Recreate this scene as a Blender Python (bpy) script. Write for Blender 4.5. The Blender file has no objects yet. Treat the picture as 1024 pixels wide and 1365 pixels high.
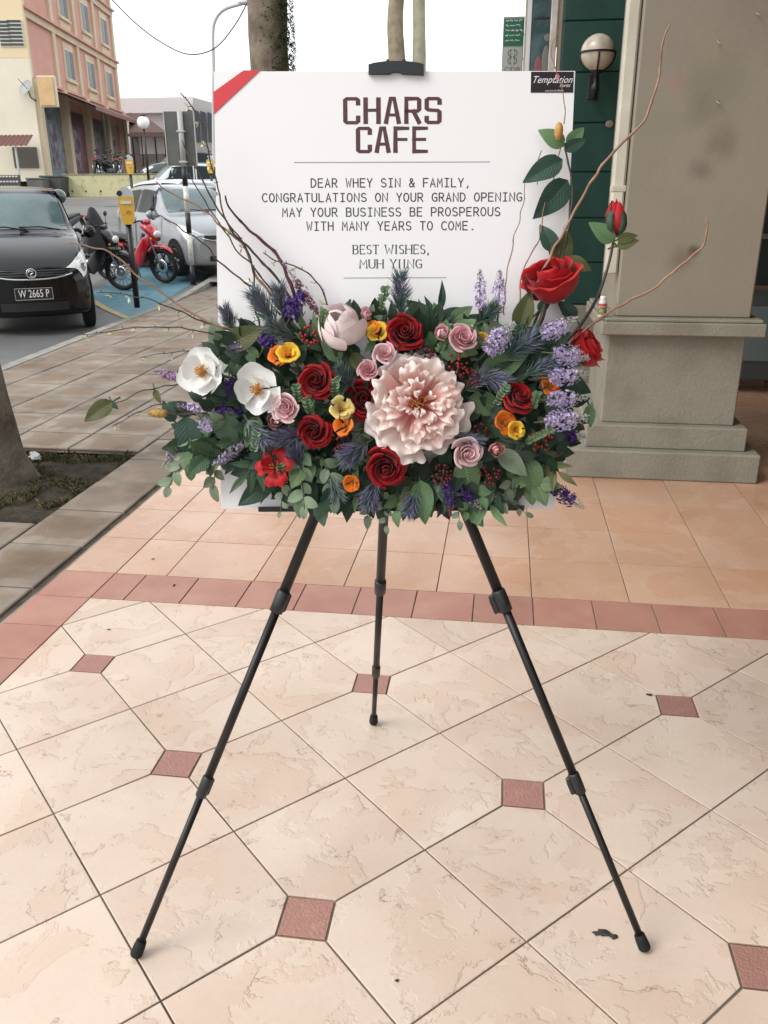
import bpy, math, random
from mathutils import Vector, Matrix, noise
random.seed(7)
S = bpy.context.scene
COL = S.collection
rad = math.radians
V = Vector

# ------------------------------------------------------------------ camera
CR = V((0.9906072615, 0.1367027497, -0.0031002703))
CU = V((-0.0452751481, 0.3493088057, 0.9359132007))
CF = V((-0.1290248598, 0.9269820475, -0.3522170767))
CP = V((0, 0, 1.43))
FPX = 1127.42
cam = bpy.data.cameras.new('camera')
cam.sensor_fit = 'HORIZONTAL'; cam.sensor_width = 36; cam.lens = FPX / 1024 * 36
cam.clip_start = .05; cam.clip_end = 2000
co = bpy.data.objects.new('camera', cam); COL.objects.link(co)
m = Matrix((CR, CU, -CF)).transposed().to_4x4(); m.translation = CP
co.matrix_world = m
S.camera = co

# ------------------------------------------------------------------ sky and sun
SUN_EL, SUN_AZ = rad(42), rad(-125)          # azimuth clockwise from +Y
w = bpy.data.worlds.new('World'); S.world = w; w.use_nodes = True
nt = w.node_tree; nt.nodes.clear()
out = nt.nodes.new('ShaderNodeOutputWorld'); bg = nt.nodes.new('ShaderNodeBackground')
sky = nt.nodes.new('ShaderNodeTexSky'); sky.sky_type = 'NISHITA'; sky.sun_disc = False
sky.sun_elevation = SUN_EL; sky.sun_rotation = SUN_AZ; sky.air_density = 1.2; sky.dust_density = 3
mx = nt.nodes.new('ShaderNodeMix'); mx.data_type = 'RGBA'
tc = nt.nodes.new('ShaderNodeTexCoord'); nz = nt.nodes.new('ShaderNodeTexNoise')
nz.inputs['Scale'].default_value = 2.2; nz.inputs['Detail'].default_value = 4
mr = nt.nodes.new('ShaderNodeMapRange'); mr.inputs['From Min'].default_value = .3; mr.inputs['From Max'].default_value = .7
mr.inputs['To Min'].default_value = .84; mr.inputs['To Max'].default_value = .97
nt.links.new(tc.outputs['Generated'], nz.inputs['Vector']); nt.links.new(nz.outputs['Fac'], mr.inputs['Value'])
nt.links.new(mr.outputs['Result'], mx.inputs['Factor'])
nt.links.new(sky.outputs[0], mx.inputs['A']); mx.inputs['B'].default_value = (10.6, 10.9, 11.1, 1)
nt.links.new(mx.outputs['Result'], bg.inputs['Color']); bg.inputs['Strength'].default_value = .1
nt.links.new(bg.outputs[0], out.inputs[0])
sl = bpy.data.lights.new('sun', 'SUN'); sl.energy = 1.4; sl.angle = rad(30); sl.color = (1, .96, .9)
so = bpy.data.objects.new('sun', sl); COL.objects.link(so)
sd = V((math.sin(SUN_AZ) * math.cos(SUN_EL), math.cos(SUN_AZ) * math.cos(SUN_EL), math.sin(SUN_EL)))
so.rotation_euler = (-sd).to_track_quat('-Z', 'Y').to_euler()
vs = S.view_settings; vs.view_transform = 'Standard'; vs.look = 'None'; vs.exposure = .62; vs.gamma = 1
vs.use_curve_mapping = False

# ------------------------------------------------------------------ helpers
def AT(x, y, v=None, z=None, u=None):
    """point of the place seen at a photo pixel, at a given depth v, height z or side u"""
    d = CF * FPX + CR * (x - 512) + CU * (682.5 - y)
    t = v / d.y if v is not None else (u / d.x if u is not None else (z - 1.43) / d.z)
    return CP + d * t

def P(mat, parent=None):
    return mat

def lk(o, parent=None, mw=None):
    COL.objects.link(o)
    if parent is not None: o.parent = parent
    if mw is not None: o.matrix_basis = mw if isinstance(mw, Matrix) else Matrix.Translation(mw)
    return o

def tag(o, label=None, cat=None, group=None, kind=None):
    if label: o['label'] = label
    if cat: o['category'] = cat
    if group: o['group'] = group
    if kind: o['kind'] = kind
    return o

def thing(name, label, cat, mw=None, group=None):
    o = bpy.data.objects.new(name, None); o.empty_display_size = .05
    lk(o, None, mw); return tag(o, label, cat, group)

def mesh(name, vs_, fs, mat=None, uvs=None, smooth=True):
    me = bpy.data.meshes.new(name); me.from_pydata([tuple(v) for v in vs_], [], fs)
    if uvs is not None:
        ul = me.uv_layers.new(name='UVMap')
        flat = []
        for f in fs:
            for i in f: flat += [uvs[i][0], uvs[i][1]]
        ul.data.foreach_set('uv', flat)
    if mat is not None:
        for k in (mat if isinstance(mat, (list, tuple)) else [mat]): me.materials.append(k)
    if smooth: me.polygons.foreach_set('use_smooth', [True] * len(me.polygons))
    me.update(); return me

def ob(name, me, parent=None, mw=None):
    return lk(bpy.data.objects.new(name, me), parent, mw)

class MB:
    """collects shapes into one mesh"""
    def __init__(s): s.v = []; s.f = []; s.uv = []; s.sm = []
    def add(s, v, f, uv=None, smooth=False):
        n = len(s.v); s.v += [V(p) for p in v]; s.f += [tuple(i + n for i in q) for q in f]
        s.uv += list(uv) if uv is not None else [(0, 0)] * len(v); s.sm += [smooth] * len(f); return s
    def box(s, c, d, rot=None, bevel=0):
        x, y, z = [k / 2 for k in d]; b = bevel
        if b <= 0:
            v = [V((i * x, j * y, k * z)) for i in (-1, 1) for j in (-1, 1) for k in (-1, 1)]
            f = [(0, 1, 3, 2), (4, 6, 7, 5), (0, 4, 5, 1), (2, 3, 7, 6), (0, 2, 6, 4), (1, 5, 7, 3)]
        else:
            v = []; b = min(b, x * .9, y * .9, z * .9)
            for i in (-1, 1):
                for j in (-1, 1):
                    for k in (-1, 1):
                        v += [V((i * x, j * (y - b), k * (z - b))), V((i * (x - b), j * y, k * (z - b))), V((i * (x - b), j * (y - b), k * z))]
            idx = lambda i, j, k, a: ((i > 0) * 4 + (j > 0) * 2 + (k > 0)) * 3 + a
            f = []
            for i in (-1, 1): f.append([idx(i, j, k, 0) for j, k in ((-1, -1), (-1, 1), (1, 1), (1, -1))])
            for j in (-1, 1): f.append([idx(i, j, k, 1) for i, k in ((-1, -1), (-1, 1), (1, 1), (1, -1))])
            for k in (-1, 1): f.append([idx(i, j, k, 2) for i, j in ((-1, -1), (-1, 1), (1, 1), (1, -1))])
            for j in (-1, 1):
                for k in (-1, 1): f.append([idx(-1, j, k, 1), idx(1, j, k, 1), idx(1, j, k, 2), idx(-1, j, k, 2)])
            for i in (-1, 1):
                for k in (-1, 1): f.append([idx(i, -1, k, 0), idx(i, 1, k, 0), idx(i, 1, k, 2), idx(i, -1, k, 2)])
            for i in (-1, 1):
                for j in (-1, 1): f.append([idx(i, j, -1, 0), idx(i, j, 1, 0), idx(i, j, 1, 1), idx(i, j, -1, 1)])
            for i in (-1, 1):
                for j in (-1, 1):
                    for k in (-1, 1): f.append([idx(i, j, k, 0), idx(i, j, k, 1), idx(i, j, k, 2)])
            cc = [sum((v[a] for a in q), V()) / len(q) for q in f]
            g = []
            for q, c0 in zip(f, cc):
                n = (v[q[1]] - v[q[0]]).cross(v[q[2]] - v[q[0]])
                g.append(tuple(q) if n.dot(c0) > 0 else tuple(reversed(q)))
            f = g
        if rot is not None: v = [rot @ p for p in v]
        return s.add([p + V(c) for p in v], f)
    def tube(s, pts, r, n=8, caps=True, flat=1.0):
        pts = [V(p) for p in pts]; k = len(pts)
        rs = r if isinstance(r, (list, tuple)) else [r] * k
        vv = []; uv = []; prev = None
        for i, p in enumerate(pts):
            t = (pts[min(i + 1, k - 1)] - pts[max(i - 1, 0)])
            t = t.normalized() if t.length > 1e-9 else V((0, 0, 1))
            if prev is None:
                a = t.cross(V((0, 0, 1))); a = a if a.length > .1 else t.cross(V((0, 1, 0))); a.normalize()
            else:
                a = prev - t * prev.dot(t); a.normalize()
            prev = a; b = t.cross(a)
            for j in range(n):
                an = 2 * math.pi * j / n
                vv.append(p + (a * math.cos(an) + b * math.sin(an) * flat) * rs[i]); uv.append((j / n, i / max(1, k - 1)))
        ff = [(i * n + j, i * n + (j + 1) % n, (i + 1) * n + (j + 1) % n, (i + 1) * n + j) for i in range(k - 1) for j in range(n)]
        s.add(vv, ff, uv, True)
        if caps:
            q = len(s.v) - len(vv)
            s.f.append(tuple(q + j for j in reversed(range(n)))); s.sm.append(False)
            s.f.append(tuple(q + (k - 1) * n + j for j in range(n))); s.sm.append(False)
        return s
    def lathe(s, prof, n=16, M=None):
        """prof: (radius, z) pairs"""
        vv = []; k = len(prof)
        for r, z in prof:
            for j in range(n):
                a = 2 * math.pi * j / n; p = V((r * math.cos(a), r * math.sin(a), z)); vv.append(M @ p if M is not None else p)
        ff = [(i * n + j, i * n + (j + 1) % n, (i + 1) * n + (j + 1) % n, (i + 1) * n + j) for i in range(k - 1) for j in range(n)]
        return s.add(vv, ff, None, True)
    def ball(s, c, r, nu=10, nv=7, sc=(1, 1, 1), M=None):
        prof = [(r * math.sin(math.pi * i / nv) + 1e-5, -r * math.cos(math.pi * i / nv)) for i in range(nv + 1)]
        T = Matrix.Translation(c) @ (M if M is not None else Matrix()) @ Matrix.Diagonal((*sc, 1))
        return s.lathe(prof, nu, T)
    def prism(s, poly, z0, z1, M=None):
        n = len(poly)
        v = [V((x, y, z0)) for x, y in poly] + [V((x, y, z1)) for x, y in poly]
        f = [tuple(range(n - 1, -1, -1)), tuple(range(n, 2 * n))] + [(i, (i + 1) % n, n + (i + 1) % n, n + i) for i in range(n)]
        if M is not None: v = [M @ p for p in v]
        return s.add(v, f)
    def data(s, name, mat):
        me = mesh(name, s.v, s.f, mat, s.uv, False)
        me.polygons.foreach_set('use_smooth', s.sm); return me
    def build(s, name, mat, parent=None, mw=None): return ob(name, s.data(name, mat), parent, mw)

def cat(pts, sub=6):
    """smooth path through points"""
    pts = [V(p) for p in pts]; out = []
    q = [pts[0] * 2 - pts[1]] + pts + [pts[-1] * 2 - pts[-2]]
    for i in range(1, len(q) - 2):
        a, b, c, d = q[i - 1:i + 3]
        for j in range(sub):
            t = j / sub
            out.append(.5 * ((2 * b) + (c - a) * t + (2 * a - 5 * b + 4 * c - d) * t * t + (3 * b - a - 3 * c + d) * t ** 3))
    out.append(pts[-1]); return out

# ------------------------------------------------------------------ materials
def M_(name, col, rough=.6, spec=.5, metal=0, col2=None, nscale=8, bump=0, bscale=60, coat=0, coord='Object', rand=0, detail=4,
       emit=None, trans=0, alpha=1, nfrom=.35, nto=.65, sss=0, rough2=None):
    mt = bpy.data.materials.new(name); mt.use_nodes = True; t = mt.node_tree; b = t.nodes['Principled BSDF']
    L = t.links.new
    def c4(c): return (*c, 1) if len(c) == 3 else c
    b.inputs['Base Color'].default_value = c4(col); b.inputs['Roughness'].default_value = rough
    b.inputs['Specular IOR Level'].default_value = spec; b.inputs['Metallic'].default_value = metal
    b.inputs['Coat Weight'].default_value = coat; b.inputs['Coat Roughness'].default_value = .06
    b.inputs['Transmission Weight'].default_value = trans
    if emit: b.inputs['Emission Color'].default_value = c4(emit[0]); b.inputs['Emission Strength'].default_value = emit[1]
    tcn = t.nodes.new('ShaderNodeTexCoord'); vec = tcn.outputs[coord]
    if rand:
        oi = t.nodes.new('ShaderNodeObjectInfo'); ad = t.nodes.new('ShaderNodeVectorMath'); ad.operation = 'MULTIPLY_ADD'
        cx = t.nodes.new('ShaderNodeCombineXYZ')
        for k in range(3): L(oi.outputs['Random'], cx.inputs[k])
        ad.inputs[1].default_value = (37, 51, 23); L(cx.outputs[0], ad.inputs[0]); L(vec, ad.inputs[2]); vec = ad.outputs[0]
    csock = None
    if col2 is not None:
        n = t.nodes.new('ShaderNodeTexNoise'); n.inputs['Scale'].default_value = nscale; n.inputs['Detail'].default_value = detail
        n.inputs['Roughness'].default_value = .6; L(vec, n.inputs['Vector'])
        r = t.nodes.new('ShaderNodeMapRange'); r.inputs['From Min'].default_value = nfrom; r.inputs['From Max'].default_value = nto
        L(n.outputs['Fac'], r.inputs['Value'])
        mxx = t.nodes.new('ShaderNodeMix'); mxx.data_type = 'RGBA'; mxx.inputs['A'].default_value = c4(col); mxx.inputs['B'].default_value = c4(col2)
        L(r.outputs[0], mxx.inputs['Factor']); csock = mxx.outputs['Result']
        if rough2 is not None:
            rr = t.nodes.new('ShaderNodeMapRange'); rr.inputs['To Min'].default_value = rough; rr.inputs['To Max'].default_value = rough2
            L(r.outputs[0], rr.inputs['Value']); L(rr.outputs[0], b.inputs['Roughness'])
    if rand:
        hs = t.nodes.new('ShaderNodeHueSaturation'); 
        if csock: L(csock, hs.inputs['Color'])
        else: hs.inputs['Color'].default_value = c4(col)
        rv = t.nodes.new('ShaderNodeMapRange'); rv.inputs['To Min'].default_value = 1 - rand; rv.inputs['To Max'].default_value = 1 + rand
        L(oi.outputs['Random'], rv.inputs['Value']); L(rv.outputs[0], hs.inputs['Value']); csock = hs.outputs[0]
    if csock: L(csock, b.inputs['Base Color'])
    if bump:
        n2 = t.nodes.new('ShaderNodeTexNoise'); n2.inputs['Scale'].default_value = bscale; n2.inputs['Detail'].default_value = 5; L(vec, n2.inputs['Vector'])
        bp = t.nodes.new('ShaderNodeBump'); bp.inputs['Strength'].default_value = bump; bp.inputs['Distance'].default_value = .01
        L(n2.outputs['Fac'], bp.inputs['Height']); L(bp.outputs[0], b.inputs['Normal'])
    mt['vec'] = 0
    return mt

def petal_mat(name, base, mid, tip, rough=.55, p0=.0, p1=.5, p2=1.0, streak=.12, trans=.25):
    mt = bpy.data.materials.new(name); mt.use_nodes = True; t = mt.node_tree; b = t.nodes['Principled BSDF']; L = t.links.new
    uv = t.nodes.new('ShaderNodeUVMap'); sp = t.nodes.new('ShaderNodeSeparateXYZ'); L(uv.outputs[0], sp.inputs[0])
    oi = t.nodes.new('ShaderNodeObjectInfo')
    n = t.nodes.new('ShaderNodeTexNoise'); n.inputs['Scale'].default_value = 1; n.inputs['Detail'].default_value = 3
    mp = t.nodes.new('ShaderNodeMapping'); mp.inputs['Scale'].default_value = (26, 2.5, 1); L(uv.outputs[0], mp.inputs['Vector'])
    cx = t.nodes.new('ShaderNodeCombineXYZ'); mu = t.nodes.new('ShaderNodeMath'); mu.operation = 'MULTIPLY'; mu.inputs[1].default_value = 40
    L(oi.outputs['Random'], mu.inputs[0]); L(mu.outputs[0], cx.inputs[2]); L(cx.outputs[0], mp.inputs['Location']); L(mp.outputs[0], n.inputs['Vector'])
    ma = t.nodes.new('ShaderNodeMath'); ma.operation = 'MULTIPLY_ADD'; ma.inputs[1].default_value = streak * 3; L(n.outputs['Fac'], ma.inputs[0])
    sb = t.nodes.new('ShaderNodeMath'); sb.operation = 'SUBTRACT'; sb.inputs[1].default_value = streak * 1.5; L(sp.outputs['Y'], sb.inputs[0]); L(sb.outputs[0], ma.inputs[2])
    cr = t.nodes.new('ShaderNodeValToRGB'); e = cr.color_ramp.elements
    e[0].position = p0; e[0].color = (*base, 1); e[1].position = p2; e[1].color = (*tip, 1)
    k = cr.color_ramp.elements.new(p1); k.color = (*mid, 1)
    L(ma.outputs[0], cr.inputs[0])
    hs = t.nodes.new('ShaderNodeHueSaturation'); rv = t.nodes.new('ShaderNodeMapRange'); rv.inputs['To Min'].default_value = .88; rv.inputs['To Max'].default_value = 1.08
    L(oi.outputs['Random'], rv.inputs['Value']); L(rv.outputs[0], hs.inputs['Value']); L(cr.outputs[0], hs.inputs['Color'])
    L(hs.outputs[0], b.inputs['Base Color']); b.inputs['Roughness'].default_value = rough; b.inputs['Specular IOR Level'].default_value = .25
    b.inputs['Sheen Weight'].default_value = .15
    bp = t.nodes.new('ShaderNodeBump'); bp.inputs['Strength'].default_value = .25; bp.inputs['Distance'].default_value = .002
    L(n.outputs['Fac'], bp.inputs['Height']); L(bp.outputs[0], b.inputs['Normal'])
    if trans:
        tr = t.nodes.new('ShaderNodeBsdfTranslucent'); L(hs.outputs[0], tr.inputs['Color']); ms = t.nodes.new('ShaderNodeMixShader')
        ms.inputs[0].default_value = trans; o_ = t.nodes['Material Output']
        L(b.outputs[0], ms.inputs[1]); L(tr.outputs[0], ms.inputs[2]); L(ms.outputs[0], o_.inputs[0])
    return mt

def leaf_mat(name, col, vein, rough=.4, veins=11, vstr=.55, var=.25, trans=.12, mottled=0, edge=None):
    mt = bpy.data.materials.new(name); mt.use_nodes = True; t = mt.node_tree; b = t.nodes['Principled BSDF']; L = t.links.new
    def mth(op, a, c=None, d=None):
        q = t.nodes.new('ShaderNodeMath'); q.operation = op
        for i, x in enumerate((a, c, d)):
            if x is None: continue
            if isinstance(x, (int, float)): q.inputs[i].default_value = x
            else: L(x, q.inputs[i])
        return q.outputs[0]
    uv = t.nodes.new('ShaderNodeUVMap'); sp = t.nodes.new('ShaderNodeSeparateXYZ'); L(uv.outputs[0], sp.inputs[0])
    x = mth('ABSOLUTE', mth('SUBTRACT', sp.outputs['X'], .5)); y = sp.outputs['Y']
    rib = mth('SUBTRACT', 1, mth('MULTIPLY', x, 28))
    rib = mth('MAXIMUM', rib, 0)
    ph = mth('MULTIPLY', mth('SUBTRACT', y, mth('MULTIPLY', x, .55)), veins)
    sv = mth('POWER', mth('ABSOLUTE', mth('SUBTRACT', mth('MULTIPLY', mth('FRACT', ph), 2), 1)), 7)
    fac = mth('MULTIPLY', mth('MAXIMUM', rib, sv), vstr)
    oi = t.nodes.new('ShaderNodeObjectInfo'); geo = t.nodes.new('ShaderNodeNewGeometry')
    n = t.nodes.new('ShaderNodeTexNoise'); n.inputs['Scale'].default_value = 55; L(geo.outputs['Position'], n.inputs['Vector'])
    hs = t.nodes.new('ShaderNodeHueSaturation'); hs.inputs['Color'].default_value = (*col, 1)
    rr = mth('ADD', mth('MULTIPLY', geo.outputs['Random Per Island'], .6), mth('MULTIPLY', oi.outputs['Random'], .4))
    L(mth('ADD', mth('MULTIPLY', rr, var * 2), mth('ADD', mth('MULTIPLY', n.outputs['Fac'], .3), 1 - var - .15)), hs.inputs['Value'])
    L(mth('ADD', mth('MULTIPLY', rr, .05), .475), hs.inputs['Hue'])
    mx_ = t.nodes.new('ShaderNodeMix'); mx_.data_type = 'RGBA'; L(hs.outputs[0], mx_.inputs['A']); mx_.inputs['B'].default_value = (*vein, 1)
    L(fac, mx_.inputs['Factor']); c = mx_.outputs['Result']
    if edge:
        m2 = t.nodes.new('ShaderNodeMix'); m2.data_type = 'RGBA'; L(c, m2.inputs['A']); m2.inputs['B'].default_value = (*edge, 1)
        L(mth('MINIMUM', mth('MAXIMUM', mth('MULTIPLY', mth('SUBTRACT', mth('ADD', mth('MULTIPLY', x, 1.6), mth('MULTIPLY', n.outputs['Fac'], .4)), .72), 6), 0), 1), m2.inputs['Factor'])
        c = m2.outputs['Result']
    L(c, b.inputs['Base Color']); b.inputs['Roughness'].default_value = rough; b.inputs['Specular IOR Level'].default_value = .35
    bp = t.nodes.new('ShaderNodeBump'); bp.inputs['Strength'].default_value = .5; bp.inputs['Distance'].default_value = .0015; bp.invert = True
    L(mth('MAXIMUM', rib, sv), bp.inputs['Height']); L(bp.outputs[0], b.inputs['Normal'])
    tr = t.nodes.new('ShaderNodeBsdfTranslucent'); L(c, tr.inputs['Color']); ms = t.nodes.new('ShaderNodeMixShader')
    ms.inputs[0].default_value = trans; L(b.outputs[0], ms.inputs[1]); L(tr.outputs[0], ms.inputs[2]); L(ms.outputs[0], t.nodes['Material Output'].inputs[0])
    return mt

def slate_tile_mat(name, c1, c2, crack, rough, bump, rand, lines=.5, scale=1.0, pits=None):
    """embossed stone-look ceramic: stepped layers with thin chipped ridge lines"""
    mt = bpy.data.materials.new(name); mt.use_nodes = True; t = mt.node_tree; b = t.nodes['Principled BSDF']; L = t.links.new
    N = t.nodes.new
    def mth(op, a, c=None, d=None, clamp=False):
        q = N('ShaderNodeMath'); q.operation = op; q.use_clamp = clamp
        for i, x in enumerate((a, c, d)):
            if x is None: continue
            if isinstance(x, (int, float)): q.inputs[i].default_value = x
            else: L(x, q.inputs[i])
        return q.outputs[0]
    tcn = N('ShaderNodeTexCoord'); oi = N('ShaderNodeObjectInfo'); cx = N('ShaderNodeCombineXYZ')
    for k in range(3): L(oi.outputs['Random'], cx.inputs[k])
    ad = N('ShaderNodeVectorMath'); ad.operation = 'MULTIPLY_ADD'; ad.inputs[1].default_value = (31, 47, 19); L(cx.outputs[0], ad.inputs[0]); L(tcn.outputs['Object'], ad.inputs[2])
    vec = ad.outputs[0]
    def nz_(sc, det=5, rg=.6, dist=0):
        n = N('ShaderNodeTexNoise'); n.inputs['Scale'].default_value = sc * scale; n.inputs['Detail'].default_value = det; n.inputs['Roughness'].default_value = rg
        n.inputs['Distortion'].default_value = dist; L(vec, n.inputs['Vector']); return n.outputs['Fac']
    a = nz_(4.6, 8, .62, .35); bq = nz_(2.5, 3); fine = nz_(90, 3); spot = nz_(17, 4)
    st = mth('MULTIPLY', a, 8); fl = mth('FLOOR', st); fr = mth('SUBTRACT', st, fl)
    edge = mth('MULTIPLY', mth('SUBTRACT', .085, fr), 26, clamp=True)               # thin line at each step
    mask = mth('MULTIPLY', mth('SUBTRACT', nz_(10, 5, .65), .53), 9, clamp=True)
    edge = mth('MULTIPLY', edge, mask)
    m1 = N('ShaderNodeMix'); m1.data_type = 'RGBA'; m1.inputs['A'].default_value = (*c1, 1); m1.inputs['B'].default_value = (*c2, 1)
    L(mth('ADD', mth('MULTIPLY', mth('MODULO', mth('MULTIPLY', fl, 3.7), 1), .45), mth('MULTIPLY', mth('SUBTRACT', bq, .42), 1.7), None, True), m1.inputs['Factor'])
    m2 = N('ShaderNodeMix'); m2.data_type = 'RGBA'; L(m1.outputs['Result'], m2.inputs['A']); m2.inputs['B'].default_value = (*crack, 1)
    L(mth('MULTIPLY', edge, lines), m2.inputs['Factor'])
    hs = N('ShaderNodeHueSaturation'); L(m2.outputs['Result'], hs.inputs['Color'])
    L(mth('ADD', mth('MULTIPLY', oi.outputs['Random'], rand * 2), mth('ADD', mth('MULTIPLY', fine, .12), 1 - rand - .06)), hs.inputs['Value'])
    c = hs.outputs[0]
    if pits:
        m3 = N('ShaderNodeMix'); m3.data_type = 'RGBA'; L(c, m3.inputs['A']); m3.inputs['B'].default_value = (*pits, 1)
        L(mth('MULTIPLY', mth('MULTIPLY', mth('SUBTRACT', spot, .66), 12, clamp=True), mth('MULTIPLY', mth('SUBTRACT', fine, .45), 5, clamp=True)), m3.inputs['Factor']); c = m3.outputs['Result']
    geo = N('ShaderNodeNewGeometry'); gn = N('ShaderNodeTexNoise'); gn.inputs['Scale'].default_value = 1.3; gn.inputs['Detail'].default_value = 6; L(geo.outputs['Position'], gn.inputs['Vector'])
    m4 = N('ShaderNodeMix'); m4.data_type = 'RGBA'; m4.blend_type = 'MULTIPLY'; L(c, m4.inputs['A']); m4.inputs['B'].default_value = (.70, .64, .58, 1)
    L(mth('MULTIPLY', mth('SUBTRACT', gn.outputs['Fac'], .42), 2.2, clamp=True), m4.inputs['Factor'])
    L(m4.outputs['Result'], b.inputs['Base Color'])
    L(mth('ADD', mth('MULTIPLY', gn.outputs['Fac'], .2), rough - .1), b.inputs['Roughness']); b.inputs['Specular IOR Level'].default_value = .5
    h = mth('ADD', mth('ADD', mth('MULTIPLY', fl, .5), mth('MULTIPLY', mth('MULTIPLY', fr, 6, clamp=True), .5)), mth('MULTIPLY', fine, .15))
    bp = N('ShaderNodeBump'); bp.inputs['Strength'].default_value = bump; bp.inputs['Distance'].default_value = .0017
    L(h, bp.inputs['Height']); L(bp.outputs[0], b.inputs['Normal'])
    return mt
# ------------------------------------------------------------------ ground profile
def zroad(v):
    if v < 12: return -.13
    if v < 38:
        t = (v - 12) / 26; return -.13 + 1.48 * (t + .35 * t * (1 - t) - .35 * t * (1 - t) ** 3)
    return 1.35
def kerbu(v): return -4.53 - .0676 * (v - 7.13)

m_asph = M_('asphalt', (.085, .085, .088), .55, .5, col2=(.15, .15, .148), nscale=.5, bump=.5, bscale=90, nfrom=.3, nto=.62, coord='Object')
m_paint_w = M_('road_paint_white', (.55, .55, .53), .6, col2=(.35, .35, .35), nscale=9)
m_paint_b = M_('road_paint_blue', (.075, .19, .25), .65, col2=(.11, .23, .28), nscale=6, bump=.3, nfrom=.42, nto=.55)
m_paint_y = M_('road_paint_yellow', (.55, .38, .16), .65, col2=(.30, .27, .2), nscale=11)
m_kerb = M_('kerb_concrete', (.30, .29, .26), .85, col2=(.2, .19, .17), nscale=7, bump=.5, bscale=60)
m_grout = M_('grout', (.30, .25, .20), .9, col2=(.10, .075, .055), nscale=2.3, nfrom=.44, nto=.66, bump=.3)
m_cream = slate_tile_mat('cream_slate_tile', (.69, .575, .48), (.61, .455, .365), (.28, .17, .11), .36, .9, .045, lines=.8, pits=(.3, .2, .14))
m_walk = slate_tile_mat('peach_tile', (.57, .38, .275), (.50, .27, .16), (.28, .13, .08), .27, .22, .06, lines=.25, scale=.6)
m_pink = M_('terracotta_tile', (.42, .215, .165), .42, .5, col2=(.36, .165, .125), nscale=5, bump=.12, bscale=200, rand=.07)
m_dot = M_('terracotta_inset', (.36, .185, .15), .5, .45, col2=(.42, .22, .18), nscale=30, bump=.4, bscale=160, rand=.09, nfrom=.5, nto=.75)
m_soil = M_('soil', (.028, .023, .017), .95, .2, col2=(.065, .055, .04), nscale=14, bump=1, bscale=50)

def slab_mat():
    mt = bpy.data.materials.new('concrete_slab'); mt.use_nodes = True; t = mt.node_tree; b = t.nodes['Principled BSDF']; L = t.links.new; N = t.nodes.new
    def mth(op, a, c=None, clamp=False):
        q = N('ShaderNodeMath'); q.operation = op; q.use_clamp = clamp
        for i, x in enumerate((a, c)):
            if x is None: continue
            if isinstance(x, (int, float)): q.inputs[i].default_value = x
            else: L(x, q.inputs[i])
        return q.outputs[0]
    def noise(sc, vec, det=5):
        n = N('ShaderNodeTexNoise'); n.inputs['Scale'].default_value = sc; n.inputs['Detail'].default_value = det; L(vec, n.inputs['Vector']); return n.outputs['Fac']
    def mix(f, a, c, mode='MIX'):
        q = N('ShaderNodeMix'); q.data_type = 'RGBA'; q.blend_type = mode; L(f, q.inputs['Factor'])
        for k, x in (('A', a), ('B', c)):
            if isinstance(x, tuple): q.inputs[k].default_value = (*x, 1)
            else: L(x, q.inputs[k])
        return q.outputs['Result']
    tcn = N('ShaderNodeTexCoord'); geo = N('ShaderNodeNewGeometry'); oi = N('ShaderNodeObjectInfo')
    sp = N('ShaderNodeSeparateXYZ'); L(tcn.outputs['Object'], sp.inputs[0])
    nb = noise(9, geo.outputs['Position'])
    wob = mth('MULTIPLY', mth('SUBTRACT', nb, .5), .16)
    dx = mth('SUBTRACT', .155, mth('ABSOLUTE', mth('ADD', sp.outputs['X'], wob)))
    dy = mth('SUBTRACT', .150, mth('ABSOLUTE', mth('ADD', sp.outputs['Y'], wob)))
    mask = mth('MULTIPLY', mth('MINIMUM', dx, dy), 38, True)
    peb = noise(120, geo.outputs['Position'], 3); big = noise(.9, geo.outputs['Position'])
    col = mix(mth('MULTIPLY', mth('SUBTRACT', nb, .35), 2.5, True), (.30, .25, .205), (.21, .172, .137))
    inner = mix(peb, (.15, .095, .055), (.37, .235, .135))
    inner = mix(mth('MULTIPLY', oi.outputs['Random'], .8), inner, (.18, .145, .115))
    col = mix(mth('MULTIPLY', mask, mth('ADD', mth('MULTIPLY', mth('FRACT', mth('MULTIPLY', oi.outputs['Random'], 17)), .65), .3)), col, inner)
    col = mix(mth('MULTIPLY', mth('SUBTRACT', big, .42), 3, True), col, (.66, .62, .58), 'MULTIPLY')
    grime = noise(3.1, geo.outputs['Position'], 8)
    col = mix(mth('MULTIPLY', mth('SUBTRACT', grime, .48), 4, True), col, (.62, .58, .54), 'MULTIPLY')
    hs = N('ShaderNodeHueSaturation'); L(col, hs.inputs['Color']); L(mth('ADD', mth('MULTIPLY', oi.outputs['Random'], .3), .85), hs.inputs['Value'])
    L(hs.outputs[0], b.inputs['Base Color']); b.inputs['Roughness'].default_value = .72; b.inputs['Specular IOR Level'].default_value = .45
    bp = N('ShaderNodeBump'); bp.inputs['Strength'].default_value = .6; bp.inputs['Distance'].default_value = .004
    L(mth('SUBTRACT', mth('ADD', mth('MULTIPLY', peb, mth('ADD', mask, .35)), mth('MULTIPLY', nb, .6)), mth('MULTIPLY', mask, .5)), bp.inputs['Height']); L(bp.outputs[0], b.inputs['Normal'])
    return mt
m_slab = slab_mat()

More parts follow.
